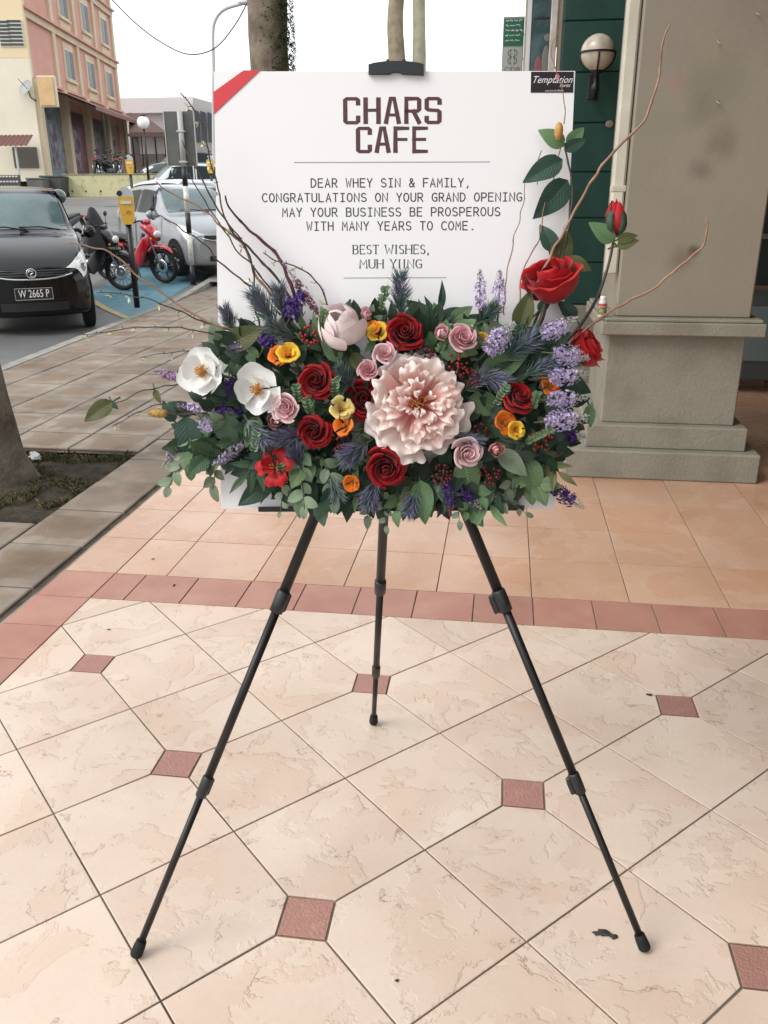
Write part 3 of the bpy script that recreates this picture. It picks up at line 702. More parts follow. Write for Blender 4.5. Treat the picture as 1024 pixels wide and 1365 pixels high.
# ------------------------------------------------------------------ lettering: pen strokes
def arc(cx, cy, rx, ry, a0, a1, n=8):
    return [(cx + rx * math.cos(rad(a0 + (a1 - a0) * k / n)), cy + ry * math.sin(rad(a0 + (a1 - a0) * k / n))) for k in range(n + 1)]
W = .56
def bowl(y0, y1, x0=0, x1=W, n=6):
    r = (y1 - y0) / 2; return [(x0, y1), (x1 - r * .8, y1)] + arc(x1 - r * .8, (y0 + y1) / 2, r * .8, r, 90, -90, n)[1:] + [(x0, y0)]
GL = {
 'A': [[(0, 0), (W / 2, 1), (W, 0)], [(.1, .33), (W - .1, .33)]],
 'B': [[(0, 0), (0, 1)], bowl(.53, 1, 0, W * .93), bowl(0, .53)],
 'C': [arc(W / 2 + .05, .5, W / 2 + .05, .5, 48, 312, 14)],
 'D': [[(0, 0), (0, 1)], [(0, 1), (.15, 1)] + arc(.15, .5, W - .15, .5, 80, -80, 10) + [(.15, 0), (0, 0)]],
 'E': [[(W * .95, 1), (0, 1), (0, 0), (W * .95, 0)], [(0, .53), (W * .8, .53)]],
 'F': [[(W * .95, 1), (0, 1), (0, 0)], [(0, .5), (W * .8, .5)]],
 'G': [arc(W / 2 + .05, .5, W / 2 + .05, .5, 50, 325, 14)[:-1] + [(W, .12), (W, .46), (W * .6, .46)]],
 'H': [[(0, 0), (0, 1)], [(W, 0), (W, 1)], [(0, .52), (W, .52)]],
 'I': [[(W / 2, 0), (W / 2, 1)], [(.08, 1), (W - .08, 1)], [(.08, 0), (W - .08, 0)]],
 'K': [[(0, 0), (0, 1)], [(W, 1), (0, .42)], [(.15, .54), (W, 0)]],
 'L': [[(0, 1), (0, 0), (W * .9, 0)]],
 'M': [[(0, 0), (.03, 1), (W / 2, .4), (W - .03, 1), (W, 0)]],
 'N': [[(0, 0), (0, 1), (W, 0), (W, 1)]],
 'O': [arc(W / 2, .5, W / 2 + .01, .5, 90, 450, 20)],
 'P': [[(0, 0), (0, 1)], bowl(.44, 1)],
 'R': [[(0, 0), (0, 1)], bowl(.47, 1, 0, W * .95), [(W * .45, .47), (W, 0)]],
 'S': [arc(W * .5, .75, W * .48, .25, 35, 270, 8) + arc(W * .5, .25, W * .5, .25, 85, -150, 8)],
 'T': [[(0, 1), (W, 1)], [(W / 2, 1), (W / 2, 0)]],
 'U': [[(0, 1), (0, .28)] + arc(W / 2, .28, W / 2, .28, 180, 360, 8) + [(W, 1)]],
 'V': [[(0, 1), (W / 2, 0), (W, 1)]],
 'W': [[(-.02, 1), (W * .2, 0), (W / 2, .68), (W * .8, 0), (W + .02, 1)]],
 'Y': [[(0, 1), (W / 2, .45), (W, 1)], [(W / 2, .45), (W / 2, 0)]],
 '&': [[(W + .03, 0), (.12, .72)] + arc(W * .42, .8, W * .26, .2, 200, -20, 8) + [(.06, .38)] + arc(W * .40, .24, W * .38, .24, 150, 330, 8) + [(W + .02, .48)]],
 ',': [[(.28, .08), (.3, .02), (.2, -.16)]], '.': [[(.24, .05), (.34, .05)]], ' ': [],
}
def stroke(mb, pts, pw, ph, M, z):
    """ribbon drawn with a pen pw wide, ph tall"""
    P_ = [V(p) for p in pts]; Q = [P_[0]]
    for p in P_[1:]:
        if (p - Q[-1]).length > 1e-4: Q.append(p)
    n = len(Q); closed = n > 3 and (Q[0] - Q[-1]).length < 1e-3
    L_, R_ = [], []
    for i in range(n):
        if closed: d1 = Q[i] - Q[i - 1] if i else Q[0] - Q[-2]; d2 = Q[i + 1] - Q[i] if i < n - 1 else Q[1] - Q[0]
        else: d1 = Q[i] - Q[i - 1] if i else Q[1] - Q[0]; d2 = Q[i + 1] - Q[i] if i < n - 1 else d1
        d1.normalize(); d2.normalize()
        n1, n2 = V((-d1.y, d1.x)), V((-d2.y, d2.x)); nn = n1 + n2; nn = nn.normalized() if nn.length > .05 else n1
        wd = math.hypot(nn.x * pw, nn.y * ph) / 2 / max(.45, nn.dot(n1))
        e = V((0, 0))
        if not closed and i == 0: e = -d1 * math.hypot(d1.x * pw, d1.y * ph) * .45
        if not closed and i == n - 1: e = d1 * math.hypot(d1.x * pw, d1.y * ph) * .45
        L_.append(Q[i] + nn * wd + e); R_.append(Q[i] - nn * wd + e)
    vv = [M @ V((p.x, p.y, z)) for p in L_ + R_]
    mb.add(vv, [(i, n + i, n + i + 1, i + 1) for i in range(n - 1)])
def text_mb(txt, x0, x1, y0, h, pw, ph, serif=0, mono=True, aspect=1.0, frame=None):
    """txt fitted between x0..x1 on a plane given by frame (Matrix), cap height h; letters from the table"""
    mb = MB(); n = len(txt)
    wid = {'I': .30, ' ': .34, ',': .24, '.': .22, 'M': .8, 'W': .86, 'N': .68, 'H': .7, 'U': .68, 'G': .66, 'E': .56, 'S': .5, 'B': .58, 'T': .6, 'Y': .62}
    if mono: adv = [1] * n
    else: adv = [wid.get(c, .6) + .27 for c in txt]
    tot = sum(adv) - (.42 if mono else .27)
    if mono: tot = n - 1 + .58
    x = x0; u = (x1 - x0) / tot; zi = 0
    for c, a in zip(txt, adv):
        if mono: sx = u * .58 / W if aspect == 1 else u * aspect / W; gx = x
        else: sx = u * wid.get(c, .6) / W; gx = x
        for pl in GL.get(c, []):
            if not mono and c == 'I' and pl[0][1] == pl[-1][1]: continue
            zi += 1; pts = [(gx + p[0] * sx, y0 + p[1] * h) for p in pl]
            stroke(mb, pts, pw, ph, frame, .00025 + (zi % 5) * .00003)
            if serif and c not in '&,.COGS':
                for e, d in ((pl[0], pl[1]), (pl[-1], pl[-2])):
                    if abs(e[1]) < .02 or abs(e[1] - 1) < .02:
                        if abs(e[0] - d[0]) < .35 and abs(e[1] - d[1]) > .2:
                            q = (gx + e[0] * sx, y0 + e[1] * h); zi += 1
                            stroke(mb, [(q[0] - serif, q[1]), (q[0] + serif, q[1])], ph, ph * .8, frame, .00025 + (zi % 5) * .00003)
                        else:
                            zi += 1; q = (gx + e[0] * sx, y0 + e[1] * h); s_ = -1 if e[1] > .5 else 1
                            stroke(mb, [(q[0], q[1]), (q[0], q[1] + s_ * serif * 1.2)], ph, ph, frame, .00025 + (zi % 5) * .00003)
        x += a * u
    return mb
def font_mesh(name, txt, size, mat, shear=0, extrude=0, align='CENTER', sx=1):
    c = bpy.data.curves.new('lettering', 'FONT'); c.body = txt; c.size = size; c.shear = shear; c.extrude = extrude; c.align_x = align; c.align_y = 'CENTER'; c.resolution_u = 3
    c.space_character = 1.0
    o = bpy.data.objects.new('tmp', c); COL.objects.link(o); dg = bpy.context.evaluated_depsgraph_get(); dg.update()
    me = bpy.data.meshes.new_from_object(o.evaluated_get(dg)); me.name = name
    bpy.data.objects.remove(o); bpy.data.curves.remove(c)
    me.materials.clear(); me.materials.append(mat)
    if sx != 1:
        for v_ in me.vertices: v_.co.x *= sx
    return me

# hanging green sign
v = 10; p = AT(684, 61, v=v); w_ = (AT(698, 61, v=v) - AT(670, 61, v=v)).x; h_ = AT(684, 30, v=v).z - AT(684, 92, v=v).z + .1
hs_ = thing('hanging_sign', 'small hanging shop sign, green above and grey below, left of the banner', 'sign', p)
MB().box((0, 0, 0), (w_, .03, h_), None, .003).build('frame', M_('sign_frame', (.3, .34, .32), .5), hs_)
MB().box((0, -.017, h_ / 4 - .01), (w_ * .92, .006, h_ / 2 - .02)).build('green_panel', M_('sign_green', (.015, .16, .09), .5), hs_)
MB().box((0, -.017, -h_ / 4 - .005), (w_ * .92, .006, h_ / 2 - .02)).build('grey_panel', M_('sign_grey', (.5, .52, .5), .5), hs_)
mb = MB(); Fm = Matrix.Translation((0, -.0215, 0)) @ Matrix.Rotation(rad(90), 4, 'X'); random.seed(3)
for r_ in range(5):
    y = h_ * .43 - r_ * h_ * .085; x = -w_ * .38
    while x < w_ * (.36 if r_ < 4 else .1):
        L_ = random.uniform(.02, .05); L_ = min(L_, w_ * .42 - x)
        pts = [(x + L_ * k / 6, y + random.uniform(-.006, .008)) for k in range(7)]; stroke(mb, pts, .006, .006, Fm, 0); x += L_ + .014
mb.build('script_lines', M_('sign_white', (.75, .78, .75), .6), hs_)
mb = MB(); yc = -h_ * .2
for s_ in (-1, 1): stroke(mb, [(s_ * (.012 + p[0]), yc + p[1]) for p in arc(0, .035, .035, .03, 90, -90, 6) + arc(0, -.035, .035, .03, 90, -90, 6)], .008, .008, Fm, 0)
stroke(mb, [(-.02, yc + .07), (-.02, yc - .07)], .006, .006, Fm, .0003); stroke(mb, [(.02, yc + .07), (.02, yc - .07)], .006, .006, Fm, .0003)
mb.build('emblem', M_('sign_dark', (.12, .14, .13), .6), hs_)
ob('lettering', font_mesh('lettering', 'CIDB', .06, bpy.data.materials['sign_dark'], sx=1.2), hs_, Matrix.Translation((0, -.022, -h_ * .42)) @ Matrix.Rotation(rad(90), 4, 'X'))
MB().tube([(0, 0, 0), (.12, .02, .0)], .008, 6).build('bracket_arm', m_blk, hs_, V((w_ / 2, 0, .1)))
MB().tube([(0, 0, 0), (.12, .02, .0)], .008, 6).build('bracket_arm', m_blk, hs_, V((w_ / 2, 0, -.12)))

# ------------------------------------------------------------------ easel frame of reference
PH = rad(8.2); EX = V((math.cos(PH), math.sin(PH), 0)); EY = V((-math.sin(PH), math.cos(PH), 0))
# board plane: bottom edge centre and up direction
def ray(x, y): return CF * FPX + CR * (x - 512) + CU * (682.5 - y)
Yb, Yt = 1.447, 1.597
fwdh = V((CF.x, CF.y, 0)).normalized()
def athd(x, y, dist):
    d = ray(x, y); t = dist / V((d.x, d.y, 0)).dot(fwdh); return CP + d * t
bc = athd(517.5, 678, Yb); tcn_ = athd(526, 94, Yt)
bx = EX.copy(); bz = (tcn_ - bc); bh = bz.length; bz = (bz - bx * bz.dot(bx)).normalized(); bn_ = bx.cross(bz).normalized()   # towards the camera? fixed below
if bn_.dot(CP - bc) < 0: bn_ = -bn_
BW = .6096; BH = (tcn_ - bc).dot(bz)
def B(x, y, off=0.0):
    """point on the plane parallel to the board, off metres in front of it, seen at a photo pixel"""
    d = ray(x, y); p0 = bc + bn_ * off; t = (p0 - CP).dot(bn_) / d.dot(bn_); return CP + d * t
BM = Matrix((bx, bz, bn_)).transposed().to_4x4(); BM.translation = bc      # local x right, y up the board, z out
BI = BM.inverted()
def bl(x, y): return BI @ B(x, y, 0)

m_foam = M_('white_board', (.84, .825, .835), .5, .4, bump=.03, bscale=12)
brd = thing('greeting_board', 'large white greeting board for the cafe opening standing on the black easel', 'sign board', BM)
CN = [bl(295, 678), bl(740, 678), bl(767, 94.5), bl(285, 95)]
MB().prism([(p.x, p.y) for p in CN], -.0052, 0).build('panel', m_foam, brd)
m_ink = M_('dark_ink', (.04, .035, .042), .6); m_brn = M_('brown_lettering', (.115, .035, .04), .6, col2=(.05, .022, .028), nscale=180, nfrom=.3, nto=.7)
FR = Matrix()
def line(name, txt, x0, x1, yt, yb, pw, ph, mat, **k):
    a, b, c = bl(x0, yb), bl(x1, yb), bl((x0 + x1) / 2, yt)
    fr = Matrix(); 
    return text_mb(txt, a.x, b.x, a.y, c.y - a.y, pw, ph, frame=fr, **k).build(name, mat, brd)
mm = .00131
# heading: squared heavy uprights
SQ = {'C': [[(W, .78), (W, .93), (W - .07, 1), (.07, 1), (0, .93), (0, .07), (.07, 0), (W - .07, 0), (W, .07), (W, .24)]], 'H': GL['H'],
      'A': [[(0, 0), (W * .36, 1), (W * .64, 1), (W, 0)], [(.1, .32), (W - .1, .32)]], 'R': [[(0, 0), (0, 1), (W - .07, 1), (W, .93), (W, .56), (W - .07, .48), (0, .48)], [(W * .55, .48), (W, 0)]],
      'S': [[(W, .8), (W, .93), (W - .07, 1), (.07, 1), (0, .93), (0, .6), (.07, .53), (W - .07, .5), (W, .43), (W, .07), (W - .07, 0), (.07, 0), (0, .07), (0, .22)]],
      'F': [[(W, 1), (0, 1), (0, 0)], [(0, .52), (W * .85, .52)]], 'E': [[(W, 1), (0, 1), (0, 0), (W, 0)], [(0, .52), (W * .85, .52)]]}
old = dict(GL); GL.update(SQ)
line('heading', 'CHARS', 460.5, 584.5, 131.5, 163.5, 6.0 * mm, 3.8 * mm, m_brn, aspect=.63)
line('heading', 'CAFE', 477.5, 566.5, 171, 202, 6.0 * mm, 3.8 * mm, m_brn, aspect=.63)
GL.clear(); GL.update(old)
pw = 1.55 * mm
line('message_line', 'DEAR WHEY SIN & FAMILY,', 415, 626, 238, 249.5, pw, pw * .9, m_ink, aspect=.66)
line('message_line', 'CONGRATULATIONS ON YOUR GRAND OPENING', 350, 694.5, 257.5, 269, pw, pw * .9, m_ink, aspect=.66)
line('message_line', 'MAY YOUR BUSINESS BE PROSPEROUS', 377, 665.5, 277, 288.5, pw, pw * .9, m_ink, aspect=.66)
line('message_line', 'WITH MANY YEARS TO COME.', 409.5, 632, 295.5, 307, pw, pw * .9, m_ink, aspect=.66)
line('closing_line', 'BEST WISHES,', 471, 572, 326.5, 338.5, 1.7 * mm, .75 * mm, m_ink, mono=False, serif=1.15 * mm)
line('closing_line', 'MUH YIING', 480, 562, 346, 357.5, 1.7 * mm, .75 * mm, m_ink, mono=False, serif=1.15 * mm)
for x0, x1, y in ((392, 653, 216.5), (458, 595, 370.5)):
    a, b = bl(x0, y), bl(x1, y); MB().box(((a.x + b.x) / 2, a.y, .0002), (b.x - a.x, 1.0 * mm, .0003)).build('rule', M_('rule_grey', (.3, .28, .28), .6), brd)
# red ribbon across the corner
yT = CN[3].y; eL = lambda y: CN[0].x + (CN[3].x - CN[0].x) * (y - CN[0].y) / (CN[3].y - CN[0].y)
mb = MB(); q = [bl(285, 123), bl(285, 152), bl(347, 95), bl(325, 95)]
q = [V((p.x, min(p.y, yT), 0)) for p in q]; q[0].x = eL(q[0].y) - .0012; q[1].x = eL(q[1].y) - .0012; q[2].y = q[3].y = yT + .0012
mb.add([p + V((0, 0, .0014)) for p in q] + [p + V((0, 0, .0004)) for p in q], [(0, 1, 2, 3), (4, 5, 1, 0), (6, 7, 3, 2), (5, 6, 2, 1), (7, 4, 0, 3)])
mb.add([q[0] + V((0, 0, .0014)), q[1] + V((0, 0, .0014)), q[1] + V((0, 0, -.007)), q[0] + V((0, 0, -.007))], [(0, 1, 2, 3)])
mb.build('ribbon', M_('red_ribbon', (.62, .035, .045), .35, .5), brd)
# florist label
a, b = bl(707.5, 123.5), bl(765, 95.5)
cx, cy = (a.x + b.x) / 2, (a.y + b.y) / 2
lb = MB().box((cx, cy, .0004), (b.x - a.x, b.y - a.y, .0006)).build('florist_label', M_('label_black', (.016, .012, .016), .4), brd)
m_lw = M_('label_white', (.75, .72, .74), .5)
ob('script', font_mesh('script', 'Temptation', .0158, m_lw, .45, sx=.92), lb, V((cx - .001, cy + .0035, .0009)))
ob('script', font_mesh('script', 'florist', .0075, m_lw, .45), lb, V((cx + .021, cy - .0055, .0009)))
ob('script', font_mesh('script', 'you are my flower', .0042, m_lw, .4), lb, V((cx + .004, cy - .0135, .0009)))
mb = MB()
for k in range(5): mb.ball((math.cos(k * 1.257) * .0022, math.sin(k * 1.257) * .0022, 0), .0021, 7, 5, (1, 1, .15))
mb.build('pink_blossom', M_('label_pink', (.7, .25, .4), .5), lb, V((cx + .0085, cy + .0085, .0011)))

# ------------------------------------------------------------------ easel
m_leg = M_('black_aluminium', (.008, .0075, .0085), .42, .4, col2=(.012, .011, .012), nscale=20)
m_plast = M_('black_plastic', (.016, .018, .02), .45, .5)
m_rub = M_('rubber', (.012, .014, .015), .7, .3)
hub = bc + bz * (.30) - bn_ * .035
es = thing('display_easel', 'black folding metal tripod easel holding up the white board', 'easel', V((hub.x, hub.y, 0)))
eo = V((hub.x, hub.y, 0))
def easel_leg(foot, top, f1, f2, r0, r1, r2, fm, swap=1):
    d = (top - foot); L_ = d.length; dn = d.normalized()
    rot = dn.to_track_quat('Z', 'X').to_matrix().to_4x4()
    lg = MB().tube([V((0, 0, .02)), V((0, 0, L_ * f1))], r2, 14).build('leg', m_leg, es, Matrix.Translation(foot - eo) @ rot)
    MB().tube([V((0, 0, L_ * f1 - .02)), V((0, 0, L_ * f2))], r1, 14).build('middle_tube', m_leg, lg)
    MB().tube([V((0, 0, L_ * f2 - .02)), V((0, 0, L_))], r0, 14).build('upper_tube', m_leg, lg)
    for fz, rr in ((f1, r1), (f2, r0)):
        if fz >= .98: continue
        mb = MB(); z = L_ * fz
        mb.lathe([(rr * .9, z - .024), (rr * 1.28, z - .022), (rr * 1.32, z - .004), (rr * 1.32, z + .018), (rr * 1.2, z + .021), (rr * .95, z + .022)], 18)
        mb.box((-rr * 1.35 * swap, -rr * .55, z - .002), (rr * 1.25, rr * 1.3, .037), None, .0025); mb.box((-rr * 1.7 * swap, -rr * .75, z - .006), (rr * .7, rr * .9, .03), None, .002)
        mb.build('clamp', m_plast, lg)
    mb = MB(); mb.lathe([(.0005, -.003), (.0115, -.003), (.0125, .0), (.0125, .006), (.0118, .02), (.0105, .03), (r2, .031)], 18)
    mb.build('rubber_foot', m_rub, es, Matrix.Translation(foot - eo + dn * .008) @ rot)
fL, fR, fB = AT(180, 1276, z=.003), AT(861, 1267, z=.003), AT(498, 964, z=.003)
# top ends of the front legs: along the measured sight line behind the board
tl, tr_ = B(424, 678, -.02), B(619, 678, -.02)
apL = fL + (tl - fL) * 1.27; apR = fR + (tr_ - fR) * 1.27
easel_leg(fL, apL, .315, .635, .0100, .0084, .0072, 0, 1)
easel_leg(fR, apR, .315, .635, .0100, .0084, .0072, 0, 1)
apB = (apL + apR) / 2 + EY * .03
tb = fB + (apB - fB)
easel_leg(fB, apB, .215, .50, .0105, .0085, .0068, 0, -1)
mb = MB(); mb.box((0, 0, 0), (.10, .05, .06), Matrix.Rotation(PH, 3, 'Z'), .01); mb.lathe([(.02, -.05), (.025, -.04), (.025, .05), (.018, .06)], 16)
mb.build('hub', m_plast, es, (apL + apR) / 2 + EY * .015 - eo)
mastT = bc + bz * (BH + .002) - bn_ * .02
MB().tube([(apL + apR) / 2 + EY * .01, mastT + bz * .006], .0085, 12).build('mast', m_leg, es, -eo)
# tray
a, b = B(346, 677.5, .006), B(697, 677.5, .006)
cc = (a + b) / 2; Rm = Matrix((bx, bz, bn_)).transposed()
mb = MB(); mb.box((0, 0, 0), ((b - a).length, .0045, .034), None, .001); mb.box((0, .004, .0165), ((b - a).length, .007, .002), None, .0006)
mb.build('tray', m_leg, es, Matrix.Translation(cc - bz * .0008 - eo) @ Rm.to_4x4())
# top clip
p = B(527.5, 93, 0); pc = BI @ p
mb = MB(); s_ = mm
out_ = [(-35, -6), (-35, 5), (-28, 7), (-12, 9), (-12, 11), (-8, 11), (-8, 9), (8, 9), (9, 11), (13, 11), (13, 9), (30, 7), (36, 5), (36, -7), (9, -6), (5, -4), (0, -3.5), (-4, -4), (-8, -6)]
mb.prism([(x * s_, y * s_) for x, y in out_], .0015, .009)
mb.box((0, .006, -.008), (.07, .007, .02), None, .002)
mb.build('top_clip', m_plast, es, Matrix.Translation(-eo) @ BM @ Matrix.Translation((pc.x, BH + .0005, 0)))
# ------------------------------------------------------------------ flower kit
def lerp_prof(pr, s):
    k = len(pr) - 1; x = min(max(s, 0), .99999) * k; i = int(x); f = x - i
    g = lambda j: pr[min(max(j, 0), k)]
    o = []
    for c in (0, 1):
        a, b, d, e = g(i - 1)[c], g(i)[c], g(i + 1)[c], g(i + 2)[c]
        o.append(.5 * (2 * b + (d - a) * f + (2 * a - 5 * b + 4 * d - e) * f * f + (3 * b - a - 3 * d + e) * f ** 3))
    return o
def petal(pr, aw, nS=7, nT=8, rnd=.28, base=.35, ruf=0, ruff=5, notch=0, seed=0, twist=0, tipcurl=0, powr=3):
    """petal of a cup flower: pr profile of (radius, height), aw half angle it wraps round the axis"""
    vv = []; uv = []; rr = random.Random(seed); p1, p2 = rr.uniform(0, 6), rr.uniform(0, 6)
    for i in range(nS + 1):
        for j in range(nT + 1):
            t = j / nT * 2 - 1; s = i / nS
            smax = 1 - rnd * abs(t) ** powr - notch * math.exp(-(t / .22) ** 2) + ruf * .8 * math.sin(t * ruff * 1.3 + p2)
            se = s * smax; r, z = lerp_prof(pr, se)
            wd = base + (1 - base) * math.sin(min(1, se * 1.35) * math.pi / 2)
            a = t * aw * wd; k = max(0, se - .45) / .55
            r2 = r * (1 + twist * t * .12) + ruf * math.sin(t * ruff + p1 + se * 2) * k ** 1.5 + tipcurl * abs(t) ** 2 * k * .12
            z2 = z + ruf * .8 * math.cos(t * ruff * 1.6 + p2 + se) * k ** 1.5
            vv.append((r2 * math.cos(a), r2 * math.sin(a), z2)); uv.append((j / nT, se))
    ff = [(i * (nT + 1) + j, i * (nT + 1) + j + 1, (i + 1) * (nT + 1) + j + 1, (i + 1) * (nT + 1) + j) for i in range(nS) for j in range(nT)]
    return vv, ff, uv
def orient(p, d, roll=0, sc=1):
    """frame at p whose z looks along d"""
    d = V(d).normalized(); up = V((0, 0, 1)); x = up.cross(d); x = x if x.length > .05 else V((1, 0, 0)); x.normalize(); y = d.cross(x)
    m = Matrix((x, y, d)).transposed().to_4x4() @ Matrix.Rotation(roll, 4, 'Z') @ Matrix.Diagonal((sc, sc, sc, 1)); m.translation = p; return m
PC = {}
def flower(name, label, cat_, p, d, size, rings, mats, seed=0, group=None, centre=None, roll=None, nS=7, nT=8, kw=None, jit=.09, sj=.05):
    """rings: (count, profile, half angle, options); petals share mesh data between flowers of one kind"""
    rr = random.Random(seed)
    root = thing(name, label, cat_, orient(p, d, rr.uniform(0, 6.28) if roll is None else roll, 1), group)
    for ri, (n, pr, aw, o_) in enumerate(rings):
        mt = mats[min(ri, len(mats) - 1)] if isinstance(mats, list) else mats
        ph = rr.uniform(0, 6.28)
        for k in range(n):
            var = rr.randrange(4); key = (name, ri, var, mt.name, cat_, str(pr))
            if key not in PC:
                q = random.Random(hash((ri, var)) & 255); j = 1 + q.uniform(-.07, .07)
                pv = [(a * j, b * (1 + q.uniform(-.06, .06))) for a, b in pr]
                vv, ff, uv = petal(pv, aw * (1 + q.uniform(-.1, .1)), nS, nT, seed=var * 7 + ri, **o_)
                PC[key] = mesh('petal', vv, ff, mt, uv)
            a = ph + k * 6.2832 / n + rr.uniform(-.16, .16); sc = size * (1 + rr.uniform(-sj, sj))
            M = Matrix.Rotation(a, 4, 'Z') @ Matrix.Rotation(rr.uniform(-jit, jit), 4, 'Y') @ Matrix.Rotation(rr.uniform(-jit, jit), 4, 'X') @ Matrix.Diagonal((sc, sc, sc, 1))
            ob('petal', PC[key], root, M)
    if centre: centre(root, size)
    return root
def out_dir(x, y, k=.5, up=0):
    """direction a flower looks: out of the board, tilted away from the middle of the arrangement"""
    dx, dy = (x - 515) / 250, -(y - 560) / 150
    return (bn_ + bx * dx * k + bz * (dy * k + up)).normalized()

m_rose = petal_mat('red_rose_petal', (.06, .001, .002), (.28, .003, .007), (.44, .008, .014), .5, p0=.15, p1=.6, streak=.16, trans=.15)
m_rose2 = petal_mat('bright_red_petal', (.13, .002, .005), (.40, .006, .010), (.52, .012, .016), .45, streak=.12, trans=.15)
m_pinkp = petal_mat('pink_rose_petal', (.58, .20, .24), (.78, .42, .46), (.84, .58, .61), .5, streak=.1, trans=.2)
m_lilac = petal_mat('lilac_rose_petal', (.64, .28, .32), (.86, .58, .60), (.92, .78, .78), .5, streak=.1, trans=.2)
m_salm = petal_mat('salmon_rose_petal', (.45, .12, .12), (.60, .24, .23), (.68, .36, .34), .5, streak=.1, trans=.2)
m_peon = petal_mat('peony_petal', (.74, .20, .18), (.88, .56, .50), (.93, .80, .75), .55, p0=.1, p1=.48, p2=.85, streak=.22, trans=.25)
m_peon2 = petal_mat('peony_outer_petal', (.80, .40, .36), (.90, .72, .66), (.93, .84, .80), .55, p0=.0, p1=.42, p2=.85, streak=.15, trans=.25)
m_bud = petal_mat('peony_bud_petal', (.82, .50, .52), (.90, .84, .80), (.88, .72, .72), .5, p0=.0, p1=.4, p2=1.15, streak=.2, trans=.2)
m_magn = petal_mat('magnolia_petal', (.80, .78, .68), (.86, .86, .84), (.88, .88, .88), .4, streak=.05, trans=.2)
m_oran = petal_mat('orange_petal', (.75, .34, .03), (.80, .20, .01), (.78, .16, .015), .45, streak=.2, trans=.2)
m_yell = petal_mat('yellow_petal', (.55, .10, .02), (.82, .48, .02), (.85, .56, .06), .45, p1=.3, streak=.15, trans=.2)
m_pyel = petal_mat('pale_yellow_petal', (.55, .15, .06), (.78, .60, .16), (.82, .70, .32), .45, p1=.35, streak=.15, trans=.2)
m_anth = M_('amber_stamen', (.48, .17, .02), .6, col2=(.62, .28, .05), nscale=200)
m_stem = M_('green_stem', (.05, .085, .035), .55, col2=(.09, .10, .04), nscale=30)
m_dstem = M_('dark_stem', (.035, .04, .028), .55, col2=(.06, .04, .03), nscale=30)

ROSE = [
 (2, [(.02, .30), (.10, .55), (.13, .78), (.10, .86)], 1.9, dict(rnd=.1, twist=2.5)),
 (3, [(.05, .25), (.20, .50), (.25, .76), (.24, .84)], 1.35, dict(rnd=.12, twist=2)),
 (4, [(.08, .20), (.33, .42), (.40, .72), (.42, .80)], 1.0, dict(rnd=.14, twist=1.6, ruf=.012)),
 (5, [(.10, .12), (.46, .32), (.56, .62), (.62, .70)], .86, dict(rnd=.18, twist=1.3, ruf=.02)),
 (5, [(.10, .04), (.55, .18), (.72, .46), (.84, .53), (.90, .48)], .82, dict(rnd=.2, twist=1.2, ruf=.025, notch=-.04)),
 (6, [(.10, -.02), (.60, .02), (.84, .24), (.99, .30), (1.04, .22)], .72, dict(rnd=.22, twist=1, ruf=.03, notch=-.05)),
]
BUDR = [(3, [(.03, 0), (.30, .35), (.30, .9), (.10, 1.25)], 1.2, dict(rnd=.2, twist=2)),
        (4, [(.05, -.05), (.42, .3), (.45, .8), (.30, 1.12)], .95, dict(rnd=.25, twist=1.6)),
        (4, [(.06, -.08), (.55, .22), (.66, .62), (.70, .88)], .85, dict(rnd=.25, twist=1.2, ruf=.02))]
SMALL = [
 (2, [(.02, .35), (.13, .65), (.15, .95)], 1.9, dict(rnd=.1, twist=2)),
 (3, [(.05, .25), (.30, .55), (.34, .92), (.36, .98)], 1.2, dict(rnd=.15, twist=1.8)),
 (4, [(.08, .12), (.50, .40), (.58, .78), (.64, .86)], .95, dict(rnd=.2, twist=1.4, ruf=.02)),
 (5, [(.10, .0), (.62, .14), (.84, .50), (1.0, .60), (1.04, .54)], .85, dict(rnd=.22, twist=1.1, ruf=.03))]

# ---- stems run from each flower head down into the arrangement
core = B(520, 560, .035)
def stem_to(name_parent, p, d, length=.09, r=.003, mat=None, M=None):
    mb = MB(); q = p - d * .004; e = q - d * length * .6; e2 = e + (core - e).normalized() * length * .6
    mb.tube([M @ x for x in cat([q, e, e2], 4)], r, 6); return mb.build('stem', mat or m_stem, name_parent)
def with_stem(root, length=.07, r=.0025):
    M = root.matrix_basis.inverted(); d = (root.matrix_basis.to_3x3() @ V((0, 0, 1))).normalized()
    stem_to(root, root.matrix_basis.translation, d, length, r, None, M); return root

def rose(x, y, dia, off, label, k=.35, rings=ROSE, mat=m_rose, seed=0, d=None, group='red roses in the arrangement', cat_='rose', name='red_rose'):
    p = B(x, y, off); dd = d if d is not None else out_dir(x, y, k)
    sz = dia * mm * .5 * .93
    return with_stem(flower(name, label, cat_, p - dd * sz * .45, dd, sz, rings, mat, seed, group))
rose(540, 442, 54, .075, 'wide open red rose at the top centre, right of the white peony bud', seed=1, k=.5)
rose(421, 508, 53, .085, 'red rose right of the right hand magnolia, upper one of two close together', seed=2)
rose(486, 532, 56, .06, 'red rose half tucked behind the left edge of the giant peony', seed=3)
rose(418, 576, 47, .085, 'red rose left of the orange blossom, lower one of two close together', seed=4)
rose(515, 624, 55, .085, 'red rose hanging directly below the giant peony', seed=5)
rose(692, 528, 46, .08, 'red rose seen from the side among leaves at the right middle', seed=6, d=(bn_ * .8 + bx * .25 + bz * .5).normalized(), rings=ROSE)
